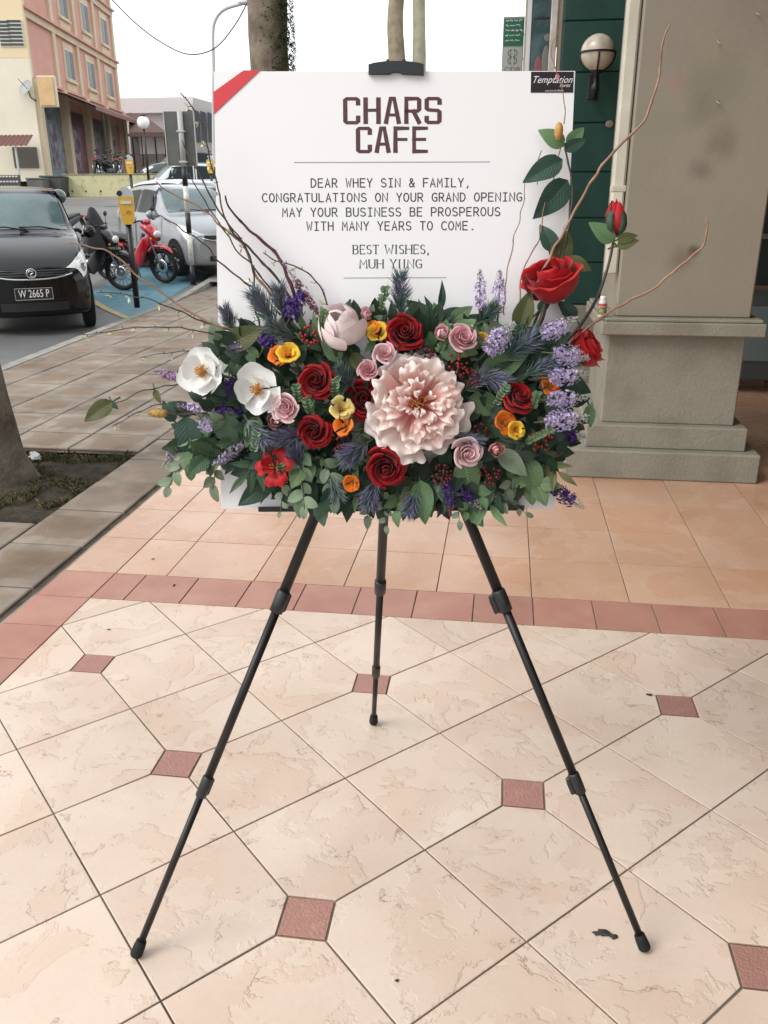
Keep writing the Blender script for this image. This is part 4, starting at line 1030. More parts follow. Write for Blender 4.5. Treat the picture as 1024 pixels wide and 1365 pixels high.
# large side view roses at the right
SIDE = [(3, [(.03, .0), (.28, .35), (.32, .9), (.22, 1.12)], 1.25, dict(rnd=.15, twist=2)),
        (4, [(.05, -.05), (.45, .25), (.52, .8), (.48, 1.08)], .95, dict(rnd=.2, twist=1.5, ruf=.03)),
        (5, [(.06, -.1), (.60, .12), (.72, .62), (.78, .95), (.84, 1.0)], .85, dict(rnd=.25, twist=1.2, ruf=.035)),
        (5, [(.06, -.12), (.62, -.02), (.86, .35), (.98, .72), (1.12, .75)], .8, dict(rnd=.28, twist=1, ruf=.05))]
def side_rose(x, y, size, off, d, label, seed, mat=m_rose2, rings=SIDE):
    p = B(x, y, off); d = V(d).normalized(); sz = size * mm
    r = flower('red_rose', label, 'rose', p - d * sz * .5, d, sz, rings, mat, seed, 'red roses in the arrangement', nS=8, nT=10); return r
r1 = side_rose(736, 376, 37, .05, bz * .85 + bn_ * .5 - bx * .35, 'largest bright red rose, seen from the side above the right end', 8)
r2 = side_rose(781, 464, 26, .04, bx * .75 + bz * .5 + bn_ * .4, 'bright red rose turned outwards at the far right beside the pillar plinth', 9)
BUDS = [(3, [(.03, 0), (.30, .35), (.30, 1.0), (.04, 1.55)], 1.15, dict(rnd=.3, twist=1.5)), (3, [(.04, -.02), (.36, .35), (.36, .95), (.10, 1.45)], 1.1, dict(rnd=.4, twist=1.2))]
r3 = side_rose(820, 300, 30, .02, bz + bx * .02, 'closed red rosebud with green sepals standing high in front of the pipe', 10, rings=BUDS)
sep = petal([(.05, -.06), (.46, .33), (.46, .85), (.36, 1.1)], .62, 6, 4, rnd=.8, base=.9)
m_sep = leaf_mat('sepal', (.05, .09, .06), (.09, .14, .09))
sm = mesh('sepal', sep[0], sep[1], m_sep, sep[2])
for a in (0, 1.9, 3.5, 5.1): ob('sepal', sm, r3, Matrix.Rotation(a, 4, 'Z') @ Matrix.Diagonal((.042, .042, .038, 1)))
def path_stem(parent, pix, r, mat, name='stem', n=6):
    """tube through (x, y, offset) marks; parent frame aware"""
    pts = [B(*q) for q in pix]; M = parent.matrix_basis.inverted() if parent is not None else Matrix()
    pts = cat(pts, 5); k = len(pts)
    rs = [r[0] + (r[1] - r[0]) * i / (k - 1) for i in range(k)] if isinstance(r, tuple) else r
    return MB().tube([M @ p for p in pts], rs, n).build(name, mat, parent)
path_stem(r1, [(728, 398, .045), (722, 425, .04), (706, 455, .03), (690, 490, .02)], .0045, m_dstem)
path_stem(r2, [(776, 478, .035), (762, 490, .03), (730, 505, .02)], .004, m_dstem)
path_stem(r3, [(819, 316, .02), (812, 350, .02), (797, 395, .025), (775, 432, .03), (750, 460, .03)], (.0022, .0036), m_dstem)

# ---- leaves
def leaf_mesh(L_, W_, droop=.3, fold=.25, wave=.0, prof='ovate', nS=9, teeth=0, seed=0, half=3):
    rr = random.Random(seed); vv = []; uv = []; nT = half * 2
    for i in range(nS + 1):
        s = i / nS
        if prof == 'ovate': wd = math.sin(math.pi * min(1, s ** .72)) ** .85
        elif prof == 'round': wd = math.sin(math.pi * (.04 + .96 * s) ** .8) ** .6 if s < 1 else 0
        elif prof == 'lance': wd = math.sin(math.pi * s ** .85) ** 1.1
        else: wd = math.sin(math.pi * s ** .6)
        wd = max(wd, .02); y = L_ * s
        if teeth and i % 2 == 1: wd *= 1 + teeth
        zc = -droop * L_ * s * s
        for j in range(nT + 1):
            t = j / nT * 2 - 1; x = t * W_ / 2 * wd
            z = zc + fold * abs(x) * (1 - .4 * abs(t)) + wave * W_ * math.sin(s * 9 + (1 if t > 0 else 2.3)) * t * t
            vv.append((x, y * (1 - .12 * droop * s), z)); uv.append((j / nT, s))
    ff = [(i * (nT + 1) + j, i * (nT + 1) + j + 1, (i + 1) * (nT + 1) + j + 1, (i + 1) * (nT + 1) + j) for i in range(nS) for j in range(nT)]
    return vv, ff, uv
m_lf = {
 'dark': leaf_mat('dark_leaf', (.045, .09, .045), (.11, .17, .09), .27, var=.3),
 'mid': leaf_mat('mid_leaf', (.11, .20, .09), (.17, .26, .12), .42, var=.3),
 'blue': leaf_mat('bluegreen_leaf', (.026, .066, .044), (.06, .11, .08), .35, var=.25),
 'olive': leaf_mat('olive_leaf', (.09, .10, .035), (.14, .12, .05), .4, var=.3),
 'pale': leaf_mat('eucalyptus_leaf', (.29, .39, .26), (.27, .36, .27), .55, veins=7, vstr=.3, var=.22, trans=.2),
 'grey': leaf_mat('grey_green_leaf', (.19, .245, .165), (.2, .24, .17), .55, veins=9, vstr=.4, var=.25),
 'vari': leaf_mat('veined_leaf', (.10, .17, .075), (.30, .36, .20), .45, veins=13, vstr=.8, var=.2),
 'edge': leaf_mat('white_edged_leaf', (.06, .15, .06), (.1, .2, .1), .5, veins=4, vstr=.15, var=.3, edge=(.42, .52, .34)),
}
LM = {}
SH = {'rose': [(.036, .023, .35, .3, .03, 'ovate', 10, .14), (.040, .025, .15, .35, .05, 'ovate', 10, .14), (.032, .021, .55, .2, .04, 'ovate', 10, .12)],
      'big': [(.062, .036, .35, .3, .02, 'ovate', 9, 0), (.066, .034, .15, .4, .04, 'ovate', 9, 0), (.055, .036, .6, .2, .03, 'ovate', 9, 0)],
      'euc': [(.026, .019, .3, .15, .02, 'round', 7, 0), (.024, .017, .1, .3, .04, 'ovate', 7, 0), (.028, .018, .5, .2, .03, 'round', 7, 0)],
      'lance': [(.045, .013, .3, .3, .02, 'lance', 8, 0), (.038, .011, .5, .3, .04, 'lance', 8, 0), (.050, .014, .1, .3, .02, 'lance', 8, 0)],
      'tiny': [(.010, .0085, .2, .3, 0, 'round', 5, 0), (.011, .008, .6, .2, 0, 'round', 5, 0), (.009, .008, .0, .3, 0, 'round', 5, 0)]}
def get_leaf(shape, colr, i):
    key = (shape, colr, i)
    if key not in LM:
        L_, W_, dr, fo, wa, pf, nS, te = SH[shape][i]; v, f, u = leaf_mesh(L_, W_, dr, fo, wa, pf, nS, te, i, 2 if shape in ('euc', 'tiny') else 3)
        LM[key] = mesh('leaf', v, f, m_lf[colr], u)
    return LM[key]
def leaf_frame(p, tip, nrm, sc=1):
    y = V(tip).normalized(); n = V(nrm); n = (n - y * n.dot(y)); n = n.normalized() if n.length > 1e-3 else V((0, 0, 1)); x = y.cross(n)
    m_ = Matrix((x, y, n)).transposed().to_4x4() @ Matrix.Diagonal((sc, sc, sc, 1)); m_.translation = p; return m_
def add_leaf(parent, p, tip, nrm, shape, colr, sc=1, i=None, name='leaf'):
    i = random.randrange(3) if i is None else i
    M = parent.matrix_basis.inverted() if parent is not None else Matrix()
    return ob(name, get_leaf(shape, colr, i), parent, M @ leaf_frame(p, tip, nrm, sc))
def sprig(x, y, off, dx, dy, length, n, shape, colr, label, sc=1, out=.35, group=None, cat_='leaf sprig', name='leaf_sprig', droop=0, spread=1., both=False, stem=None, seed=None):
    """sprig from pixel (x,y) running in pixel direction (dx,dy) for length pixels"""
    if seed is not None: random.seed(seed)
    p0 = B(x, y, off); n2 = math.hypot(dx, dy); D = (bx * dx - bz * dy) / n2; D = (D + bn_ * out).normalized()
    pts = []; d = D.copy(); p = p0.copy(); L_ = length * mm
    for k in range(7):
        pts.append(p.copy()); p = p + d * L_ / 6; d = (d - V((0, 0, 1)) * droop / 6).normalized()
    root = thing(name, label, cat_, p0, group)
    MB().tube([q - p0 for q in pts], [.0017 * (1 - .1 * k) * (sc ** .5) for k in range(7)], 5).build('stem', stem or m_stem, root)
    for k in range(n):
        f = (k + .6) / n; x_ = f * 6; i = min(5, int(x_)); q = pts[i].lerp(pts[i + 1], x_ - i); t = (pts[i + 1] - pts[i]).normalized()
        side = t.cross(bn_).normalized()
        for s_ in ((1, -1) if both else ((1 if k % 2 else -1),)):
            a = random.uniform(.6, 1.1) * spread
            if k == n - 1 and not both: a = .15
            tip = t * math.cos(a) + side * s_ * math.sin(a) + bn_ * random.uniform(-.1, .35)
            add_leaf(root, q, tip, bn_ + side * random.uniform(-.45, .45) + t * random.uniform(-.4, .2), shape, colr, sc * random.uniform(.8, 1.12) * (1 - .25 * f * (shape == 'euc')))
    return root

# dark foliage that fills the arrangement behind the flowers
def inside(x, y):
    poly = [(268, 505), (292, 465), (335, 448), (400, 440), (470, 425), (540, 425), (620, 428), (680, 445), (730, 455), (755, 490), (762, 540), (750, 590), (725, 630), (695, 648), (640, 668), (560, 668), (500, 672), (430, 662), (390, 655), (340, 630), (300, 610), (262, 585), (250, 540)]
    c = False; n = len(poly)
    for i in range(n):
        (x1, y1), (x2, y2) = poly[i - 1], poly[i]
        if (y1 > y) != (y2 > y) and x < (x2 - x1) * (y - y1) / (y2 - y1) + x1: c = not c
    return c
random.seed(31); fv, ff_, fu = [], [], []
pr_leaf = [leaf_mesh(.034, .021, d_, .3, .05, 'ovate', 5, 0, 0, 1) for d_ in (.1, .4, .7)]
cnt = 0
while cnt < 700:
    x, y = random.uniform(245, 785), random.uniform(400, 690)
    if not inside(x, y): continue
    cnt += 1; v, f, u = pr_leaf[cnt % 3]; off = random.uniform(.006, .055)
    dx, dy = (x - 515) / 250 + random.uniform(-.7, .7), -(y - 555) / 120 + random.uniform(-.7, .7)
    M = leaf_frame(B(x, y, off), bx * dx + bz * dy + bn_ * random.uniform(.0, .8), bn_ + bx * random.uniform(-.8, .8) + bz * random.uniform(-.3, .9), random.uniform(.8, 1.4))
    q = len(fv); fv += [M @ V(p) for p in v]; ff_ += [tuple(i + q for i in g) for g in f]; fu += u
tag(ob('filler_foliage', mesh('filler_foliage', fv, ff_, leaf_mat('deep_leaf', (.02, .045, .026), (.06, .09, .05), .45, var=.45), fu)), 'dense dark green filler leaves packed behind the flowers across the board', 'foliage', kind='stuff')

# scattered rose-leaf sprigs, each named by what it sits beside
marks = [(540, 442, 'the top centre red rose'), (421, 508, 'the upper left red rose'), (418, 576, 'the lower left red rose'), (515, 624, 'the red rose under the peony'), (692, 528, 'the side view red rose'), (558, 540, 'the giant peony'), (460, 441, 'the white peony bud'),
         (273, 495, 'the left magnolia'), (346, 518, 'the right magnolia'), (604, 446, 'the paired pink rosebuds'), (379, 547, 'the pink rose by the magnolia'), (623, 603, 'the lilac rose under the peony'), (379, 472, 'the orange blossom at upper left'), (675, 565, 'the orange blossom at right'),
         (368, 622, 'the star shaped red flower'), (783, 463, 'the outermost red rose'), (733, 374, 'the largest side view rose'), (456, 556, 'the yellow blossom'), (661, 598, 'the salmon rosebud')]
used_l = {}
def near_label(x, y, what):
    b_ = min(marks, key=lambda m_: math.hypot(x - m_[0], y - m_[1])); dx, dy = x - b_[0], y - b_[1]
    side = ('left of' if dx < 0 else 'right of') if abs(dx) > abs(dy) else ('above' if dy < 0 else 'below')
    far = 'just ' if math.hypot(dx, dy) < 34 else ''
    s_ = f'{what} {far}{side} {b_[2]}'
    if s_ in used_l:
        used_l[s_] += 1; s_ = f'{what} {("farther", "a little higher", "lower down", "tucked deeper", "half hidden")[used_l[s_] % 5]} {side} {b_[2]}'
    used_l[s_] = used_l.get(s_, 0) + 1
    return s_
KEEP = [(273, 495, 40), (346, 518, 38), (458, 446, 38), (513, 471, 22), (540, 442, 30), (421, 508, 28), (484, 532, 30), (418, 576, 28), (515, 624, 30), (692, 528, 28), (381, 547, 24), (379, 472, 22), (604, 447, 28), (623, 603, 24), (368, 624, 24), (675, 566, 20), (456, 556, 18), (733, 374, 45), (750, 437, 34), (760, 474, 30), (758, 502, 30), (756, 532, 30), (756, 560, 30), (668, 452, 30), (785, 463, 34), (290, 545, 20), (262, 543, 26), (308, 520, 20), (690, 470, 26), (345, 455, 16), (390, 420, 20), (655, 508, 20), (655, 470, 15), (612, 490, 18)]
random.seed(41); pts_ = []
tries = 0
while len(pts_) < 58 and tries < 20000:
    tries += 1; x, y = random.uniform(258, 775), random.uniform(412, 672)
    if not inside(x, y) or math.hypot(x - 558, (y - 540)) < 70 or any(math.hypot(x - a, y - b) < r_ for a, b, r_ in KEEP): continue
    if y < 432 and not 540 < x < 640: continue
    if any(math.hypot(x - a, y - b) < 24 for a, b in pts_): continue
    pts_.append((x, y))
for x, y in pts_:
    dx, dy = (x - 515) / 250 + random.uniform(-.5, .5), (y - 555) / 120 + random.uniform(-.5, .5)
    if abs(dx) + abs(dy) < .2: dx = .5
    kind = random.choice(['dark', 'dark', 'mid', 'mid', 'blue', 'grey', 'grey', 'vari', 'vari', 'olive'])
    if x < 400 and y > 560: kind = random.choice(['dark', 'grey', 'mid', 'pale'])
    what = {'dark': 'sprig of dark green leaves', 'mid': 'sprig of mid green toothed leaves', 'blue': 'sprig of blue green leaves', 'grey': 'sprig of greyish green leaves', 'vari': 'sprig of pale veined leaves', 'pale': 'sprig of pale round leaves', 'olive': 'sprig of olive green leaves'}[kind]
    sprig(x - 12 * dx, y - 12 * dy, random.uniform(.015, .042), dx, dy, random.uniform(26, 42), random.choice([4, 5]), 'euc' if kind in ('grey', 'pale') and random.random() < .6 else random.choice(['rose', 'rose', 'lance']), kind, near_label(x, y, what), random.uniform(.75, 1.3), random.uniform(.3, .9), 'leafy sprigs filling the arrangement')

# individual large leaves
def big_leaf(x, y, off, tx, ty, colr, label, sc=1, shape='big', i=0, nrm=None, name='large_leaf', tipout=.15):
    p = B(x, y, off); q = B(tx, ty, off + tipout * .05); root = thing(name, label, 'leaf', p)
    L0_ = SH[shape][i][0]; d = q - p; s_ = d.length / L0_ * sc
    add_leaf(root, p, d + bn_ * d.length * tipout, (nrm or bn_), shape, colr, s_, i)
    MB().tube([V((0, 0, 0)), -d.normalized() * .012 - bn_ * .01], .0016, 5).build('stem', m_stem, root); return root
BLV = [
 (247, 555, .05, 258, 618, 'blue', 'big dark glossy leaf hanging below the left magnolia', 1.0, 0),
 (300, 470, .03, 283, 430, 'grey', 'broad pale grey green leaf standing upright behind the left magnolia', 1.15, 0),
 (300, 462, .045, 345, 440, 'olive', 'broad folded olive leaf above the gap between the two magnolias', 1.2, 1),
 (322, 585, .05, 285, 556, 'dark', 'large dark leaf between and below the two magnolias', 1.3, 0),
 (310, 500, .05, 322, 470, 'dark', 'dark leaf showing between the two white magnolias', 1.0, 2),
 (362, 640, .04, 323, 670, 'blue', 'dark pointed leaf drooping over the lower left of the white board', 1.15, 1),
 (375, 610, .045, 322, 628, 'blue', 'wide dark leaf under the right hand magnolia', 1.3, 0),
 (233, 562, .05, 216, 535, 'blue', 'small dark oval leaf left of the large hanging leaf', 1.0, 0),
 (560, 640, .06, 566, 690, 'mid', 'pointed toothed green leaf hanging below the peony over the tray', 1.2, 1),
 (590, 640, .06, 598, 672, 'mid', 'toothed leaf right of the hanging leaf below the peony', 1.2, 0),
 (618, 612, .06, 628, 655, 'vari', 'pale veined leaf below the lilac rose', 1.25, 2),
 (650, 640, .05, 640, 680, 'dark', 'broad dark leaf hanging right of the purple sprigs', 1.2, 0),
 (665, 600, .06, 700, 632, 'grey', 'pale grey leaf below the salmon rosebud', 1.1, 1),
 (700, 610, .05, 716, 655, 'vari', 'veined green leaf at the lower right', 1.2, 0),
 (715, 640, .04, 745, 652, 'blue', 'very dark leaf at the lower right corner of the arrangement', 1.1, 2),
 (745, 505, .04, 782, 520, 'blue', 'dark leaf behind the lilac spikes at the right', 1.2, 0),
 (640, 500, .05, 690, 478, 'vari', 'long veined leaf sweeping right above the side view red rose', 1.3, 1),
 (625, 530, .05, 665, 545, 'vari', 'broad veined leaf right of the peony', 1.3, 0),
 (680, 470, .04, 650, 430, 'grey', 'long grey leaf rising beside the lavender pair', 1.2, 1),
 (690, 440, .035, 705, 395, 'olive', 'long folded olive leaf rising left of the largest rose', 1.2, 1),
 (575, 430, .04, 548, 405, 'dark', 'dark toothed leaf above the top centre red rose', 1.2, 0),
 (590, 435, .045, 580, 408, 'mid', 'upright green leaf above the paired rosebuds', 1.2, 1),
 (600, 430, .045, 625, 412, 'vari', 'pale veined leaf fanning above the paired rosebuds', 1.2, 0),
 (615, 440, .04, 648, 425, 'dark', 'dark leaf fanning right of the paired rosebuds', 1.2, 2),
 (470, 470, .055, 488, 500, 'olive', 'folded brownish green leaf between the peony bud and the pink roses', 1.1, 1),
 (500, 455, .06, 486, 470, 'mid', 'light green sepal leaf beside the peony bud', 1.0, 1),
 (455, 480, .055, 430, 455, 'vari', 'curled leaf above the upper left red rose', 1.1, 0),
 (480, 500, .05, 462, 470, 'dark', 'dark leaf under the white peony bud', 1.2, 2),
 (345, 480, .045, 318, 460, 'vari', 'net veined leaf above the right magnolia', 1.1, 0),
 (345, 555, .055, 330, 590, 'vari', 'long veined leaf below the right magnolia', 1.2, 1),
 (780, 560, .03, 792, 530, 'grey', 'thin pale leaf at the far right edge pointing up', .8, 1),
 (785, 540, .035, 788, 578, 'mid', 'thin green leaf at the far right edge pointing down', .8, 1),
]
for x, y, off, tx, ty, c_, lab, sc, i in BLV: big_leaf(x, y, off, tx, ty, c_, lab, sc, 'big', i)

# eucalyptus trails round the rim
RIM = [
 (262, 585, .04, -.6, .8, 80, 7, 'euc', 'pale', 'eucalyptus trail hanging lowest at the left below the magnolias', 1.25, .1),
 (292, 600, .04, -.2, 1, 52, 5, 'euc', 'grey', 'grey green sprig drooping inside the lower left eucalyptus trail', 1.25, .2),
 (400, 600, .06, .1, 1, 80, 8, 'euc', 'pale', 'eucalyptus trail hanging below the lower left red rose', 1.25, .4),
 (430, 610, .06, .35, 1, 62, 6, 'euc', 'grey', 'grey green trail right of the hanging eucalyptus', 1.2, .3),
 (380, 640, .05, -.2, 1, 48, 4, 'euc', 'pale', 'thin pale sprig reaching the tray at its left end', .8, .1),
 (510, 650, .05, .1, 1, 58, 5, 'euc', 'pale', 'thin sprig with small leaves hanging in front of the easel hub', .8, 0),
 (640, 640, .05, -.5, 1, 50, 5, 'euc', 'mid', 'small round leaves hanging at the bottom right of centre', 1.0, .1),
 (690, 630, .05, -.5, .8, 60, 6, 'euc', 'grey', 'grey round leaves along the lower right edge', 1.1, .1),
 (610, 665, .05, .1, 1, 36, 3, 'euc', 'pale', 'tiny dried pale sprig dangling over the right easel leg', .7, 0),
 (655, 660, .03, .9, .3, 60, 5, 'euc', 'grey', 'thin sprig running right along the bottom edge of the board', .7, 0),
 (300, 555, .04, -1, .4, 62, 6, 'euc', 'grey', 'round grey green leaves pushing out left under the magnolias', 1.2, .2),
 (270, 560, .05, -.35, 1, 66, 5, 'euc', 'mid', 'fresh green round leaves behind the big glossy hanging leaf', 1.3, .1),
]
for x, y, off, dx, dy, L_, n, sh, c_, lab, sc, out in RIM: sprig(x, y, off, dx, dy, L_, n, sh, c_, lab, sc, out, 'eucalyptus trails round the rim', droop=.5)

# ---- giant peony
PE = [
 (13, [(.08, -.12), (.50, -.08), (.80, .02), (.96, .10), (1.02, .06)], .33, dict(rnd=.22, ruf=.05, ruff=5, base=.35, notch=.12)),
 (13, [(.08, -.04), (.48, .02), (.74, .14), (.90, .24), (.97, .22)], .33, dict(rnd=.25, ruf=.055, ruff=5, base=.35, notch=.14)),
 (13, [(.08, .0), (.40, .10), (.64, .28), (.78, .38), (.86, .36)], .31, dict(rnd=.28, ruf=.055, ruff=5, base=.35, notch=.14)),
 (12, [(.07, .03), (.33, .18), (.54, .40), (.66, .50), (.74, .48)], .32, dict(rnd=.28, ruf=.055, ruff=5, base=.35, notch=.14)),
 (12, [(.06, .05), (.26, .24), (.42, .50), (.52, .60), (.60, .58)], .34, dict(rnd=.3, ruf=.05, ruff=5, base=.4, notch=.12)),
 (10, [(.05, .08), (.20, .30), (.31, .56), (.38, .68), (.46, .68)], .38, dict(rnd=.3, ruf=.045, ruff=5, base=.45, notch=.1)),
 (9, [(.04, .1), (.13, .34), (.20, .58), (.24, .70), (.31, .72)], .42, dict(rnd=.35, ruf=.04, ruff=5, base=.5)),
]
def peony_centre(root, s_):
    mb = MB(); rr = random.Random(5)
    for k in range(34):
        a = rr.uniform(0, 6.28); r = rr.uniform(.02, .16) * s_; h = rr.uniform(.45, .66) * s_
        mb.tube([(r * .4 * math.cos(a), r * .4 * math.sin(a), .2 * s_), (r * math.cos(a), r * math.sin(a), h)], [.0008, .0013], 4)
    mb.build('stamens', m_anth, root).__setitem__('kind', 'stuff')
pe = flower('giant_peony', 'giant cream and blush ruffled peony, the largest bloom in the middle', 'peony', B(558, 541, .095) - bn_ * .03, (bn_ + bz * .06 + bx * .04).normalized(), 66 * mm, PE, [m_peon2, m_peon2, m_peon, m_peon, m_peon, m_peon], 12, None, peony_centre, nS=9, nT=14, jit=.30, sj=.17)
with_stem(pe, .08, .004)
# peony bud
PB = [(3, [(.05, .0), (.42, .3), (.42, .9), (.12, 1.25)], 1.2, dict(rnd=.15, twist=2)),
      (4, [(.05, -.05), (.54, .2), (.58, .72), (.30, 1.16)], .95, dict(rnd=.2, twist=1.5, ruf=.02)),
      (5, [(.05, -.1), (.64, .08), (.76, .55), (.62, 1.0)], .9, dict(rnd=.22, twist=1.2, ruf=.03))]
pb_ = flower('peony_bud', 'half open white peony bud with pink petal rims at upper left of centre', 'peony', B(458, 446, .06), (bz * .55 + bn_ * .75 - bx * .15).normalized(), 35 * mm, PB, m_bud, 13, nS=8, nT=10); with_stem(pb_)
# magnolias
MG = [(3, [(.06, 0), (.42, .08), (.74, .34), (.80, .62)], .85, dict(rnd=.3, base=.75, ruf=.04)), (5, [(.06, -.03), (.55, .0), (.98, .18), (1.14, .42)], .72, dict(rnd=.3, base=.75, ruf=.05, powr=2.4))]
def mag_centre(root, s_):
    mb = MB(); rr = random.Random(3)
    for k in range(46):
        a = rr.uniform(0, 6.28); r = rr.uniform(.08, .36) * s_; h = rr.uniform(.18, .42) * s_
        mb.tube([(r * .3 * math.cos(a), r * .3 * math.sin(a), .02), (r * .8 * math.cos(a), r * .8 * math.sin(a), h * .7), (r * math.cos(a), r * math.sin(a), h)], [.0006, .0008, .0012], 4)
    mb.build('stamens', m_anth, root)['kind'] = 'stuff'
    MB().ball((0, 0, .05 * s_), .1 * s_, 10, 6, (1, 1, 1.4)).build('heart', m_lf['mid'], root)
for x, y, dd, lab, sd in ((273, 496, bn_ * 1 - bx * .42 + bz * .12, 'white magnolia with amber stamens at the left end of the arrangement', 3), (346, 519, bn_ * 1 - bx * .3 - bz * .05, 'white magnolia with amber stamens, the right one of the pair', 8)):
    with_stem(flower('magnolia', lab, 'magnolia', B(x, y, .075), dd.normalized(), 31 * mm * .93, MG, m_magn, sd, 'pair of white magnolias', mag_centre, nS=8, nT=8, jit=.16, sj=.08))
# small roses
for x, y, dia, off, mt, lab, sd, rg in (
    (589, 444, 30, .1, m_pinkp, 'small pink rosebud, left one of the pair right of the top red rose', 1, BUDR), (617, 450, 38, .1, m_pinkp, 'small pink rose right one of the pair right of the top red rose', 2, SMALL),
    (513, 471, 30, .09, m_lilac, 'small lilac rose at the upper left rim of the giant peony', 3, SMALL), (491, 493, 28, .085, m_pinkp, 'small deep pink rose between the peony and the upper left red rose', 4, SMALL),
    (381, 544, 40, .09, m_lilac, 'lilac pink rose touching the right magnolia', 5, SMALL), (368, 560, 32, .075, m_salm, 'salmon rosebud peeking out under the lilac rose by the magnolia', 6, BUDR),
    (623, 603, 40, .095, m_lilac, 'pale lilac rose at the lower right rim of the giant peony', 7, SMALL), (661, 598, 28, .085, m_salm, 'salmon rosebud right of the pale lilac rose', 8, BUDR), (489, 419, 24, .06, m_pinkp, 'tiny pink rosebud above the white peony bud', 9, BUDR)):
    rose(x, y, dia, off, lab, .4, rg, mt, sd + 60, None, 'small pink and lilac roses', 'rose', 'small_rose')
# freesia like blossoms
FR_ = [(3, [(.05, -.3), (.25, .2), (.5, .65), (.62, .8)], .75, dict(rnd=.3, base=.4, ruf=.04)), (4, [(.05, -.3), (.32, .15), (.75, .55), (1.0, .62), (1.06, .55)], .75, dict(rnd=.3, base=.4, ruf=.06))]
def fr_centre(root, s_):
    mb = MB(); rr = random.Random(2)
    for k in range(5): a = k * 1.25; mb.tube([(0, 0, 0), (math.cos(a) * .12 * s_, math.sin(a) * .12 * s_, .6 * s_)], .0007, 4)
    mb.build('stamens', m_anth, root)['kind'] = 'stuff'
for x, y, dia, off, mt, lab, sd in (
    (373, 474, 28, .075, m_oran, 'orange blossom half of the orange and yellow pair at upper left', 1), (384, 471, 30, .08, m_yell, 'yellow blossom half of the orange and yellow pair at upper left', 2), (503, 443, 26, .07, m_yell, 'yellow blossom between the peony bud and the top red rose', 3), (497, 437, 20, .065, m_oran, 'small orange blossom behind the yellow one beside the peony bud', 4),
    (455, 545, 30, .09, m_pyel, 'pale yellow blossom between the upper left red rose and the peony', 5), (459, 567, 28, .09, m_oran, 'orange blossom below the pale yellow one', 6), (469, 644, 22, .075, m_oran, 'orange blossom low down left of the red rose under the peony', 7), (673, 564, 32, .085, m_oran, 'orange blossom below the side view red rose', 8),
    (688, 573, 24, .088, m_yell, 'yellow blossom touching the orange one below the side view red rose', 9), (729, 500, 24, .06, m_oran, 'orange blossom under the lilac spikes at the right', 10), (733, 515, 24, .062, m_oran, 'lower orange blossom under the lilac spikes at the right', 11), (643, 451, 16, .06, m_yell, 'tiny yellow blossom beside the lilac spike right of the rosebuds', 12)):
    dd = (out_dir(x, y, .5) + bx * random.uniform(-.3, .3) + bz * random.uniform(-.2, .4)).normalized()
    with_stem(flower('small_blossom', lab, 'blossom', B(x, y, off) - dd * dia * mm * .2, dd, dia * mm * .52, FR_, mt, sd + 80, 'orange and yellow blossoms', fr_centre, nS=6, nT=6), .05, .0018)
# star shaped red flower
ST = [(3, [(.05, 0), (.2, .3), (.45, .6), (.5, .8)], .8, dict(rnd=.3, base=.5, ruf=.06, powr=2)), (6, [(.05, 0), (.3, .15), (.8, .3), (1.05, .12)], .55, dict(rnd=.35, base=.5, ruf=.09, powr=2))]
with_stem(flower('star_flower', 'crimson star shaped flower at lower left over the dark pointed leaf', 'flower', B(368, 624, .07), (bn_ + bz * .3 - bx * .3).normalized(), 26 * mm, ST, m_rose2, 5, None, fr_centre))
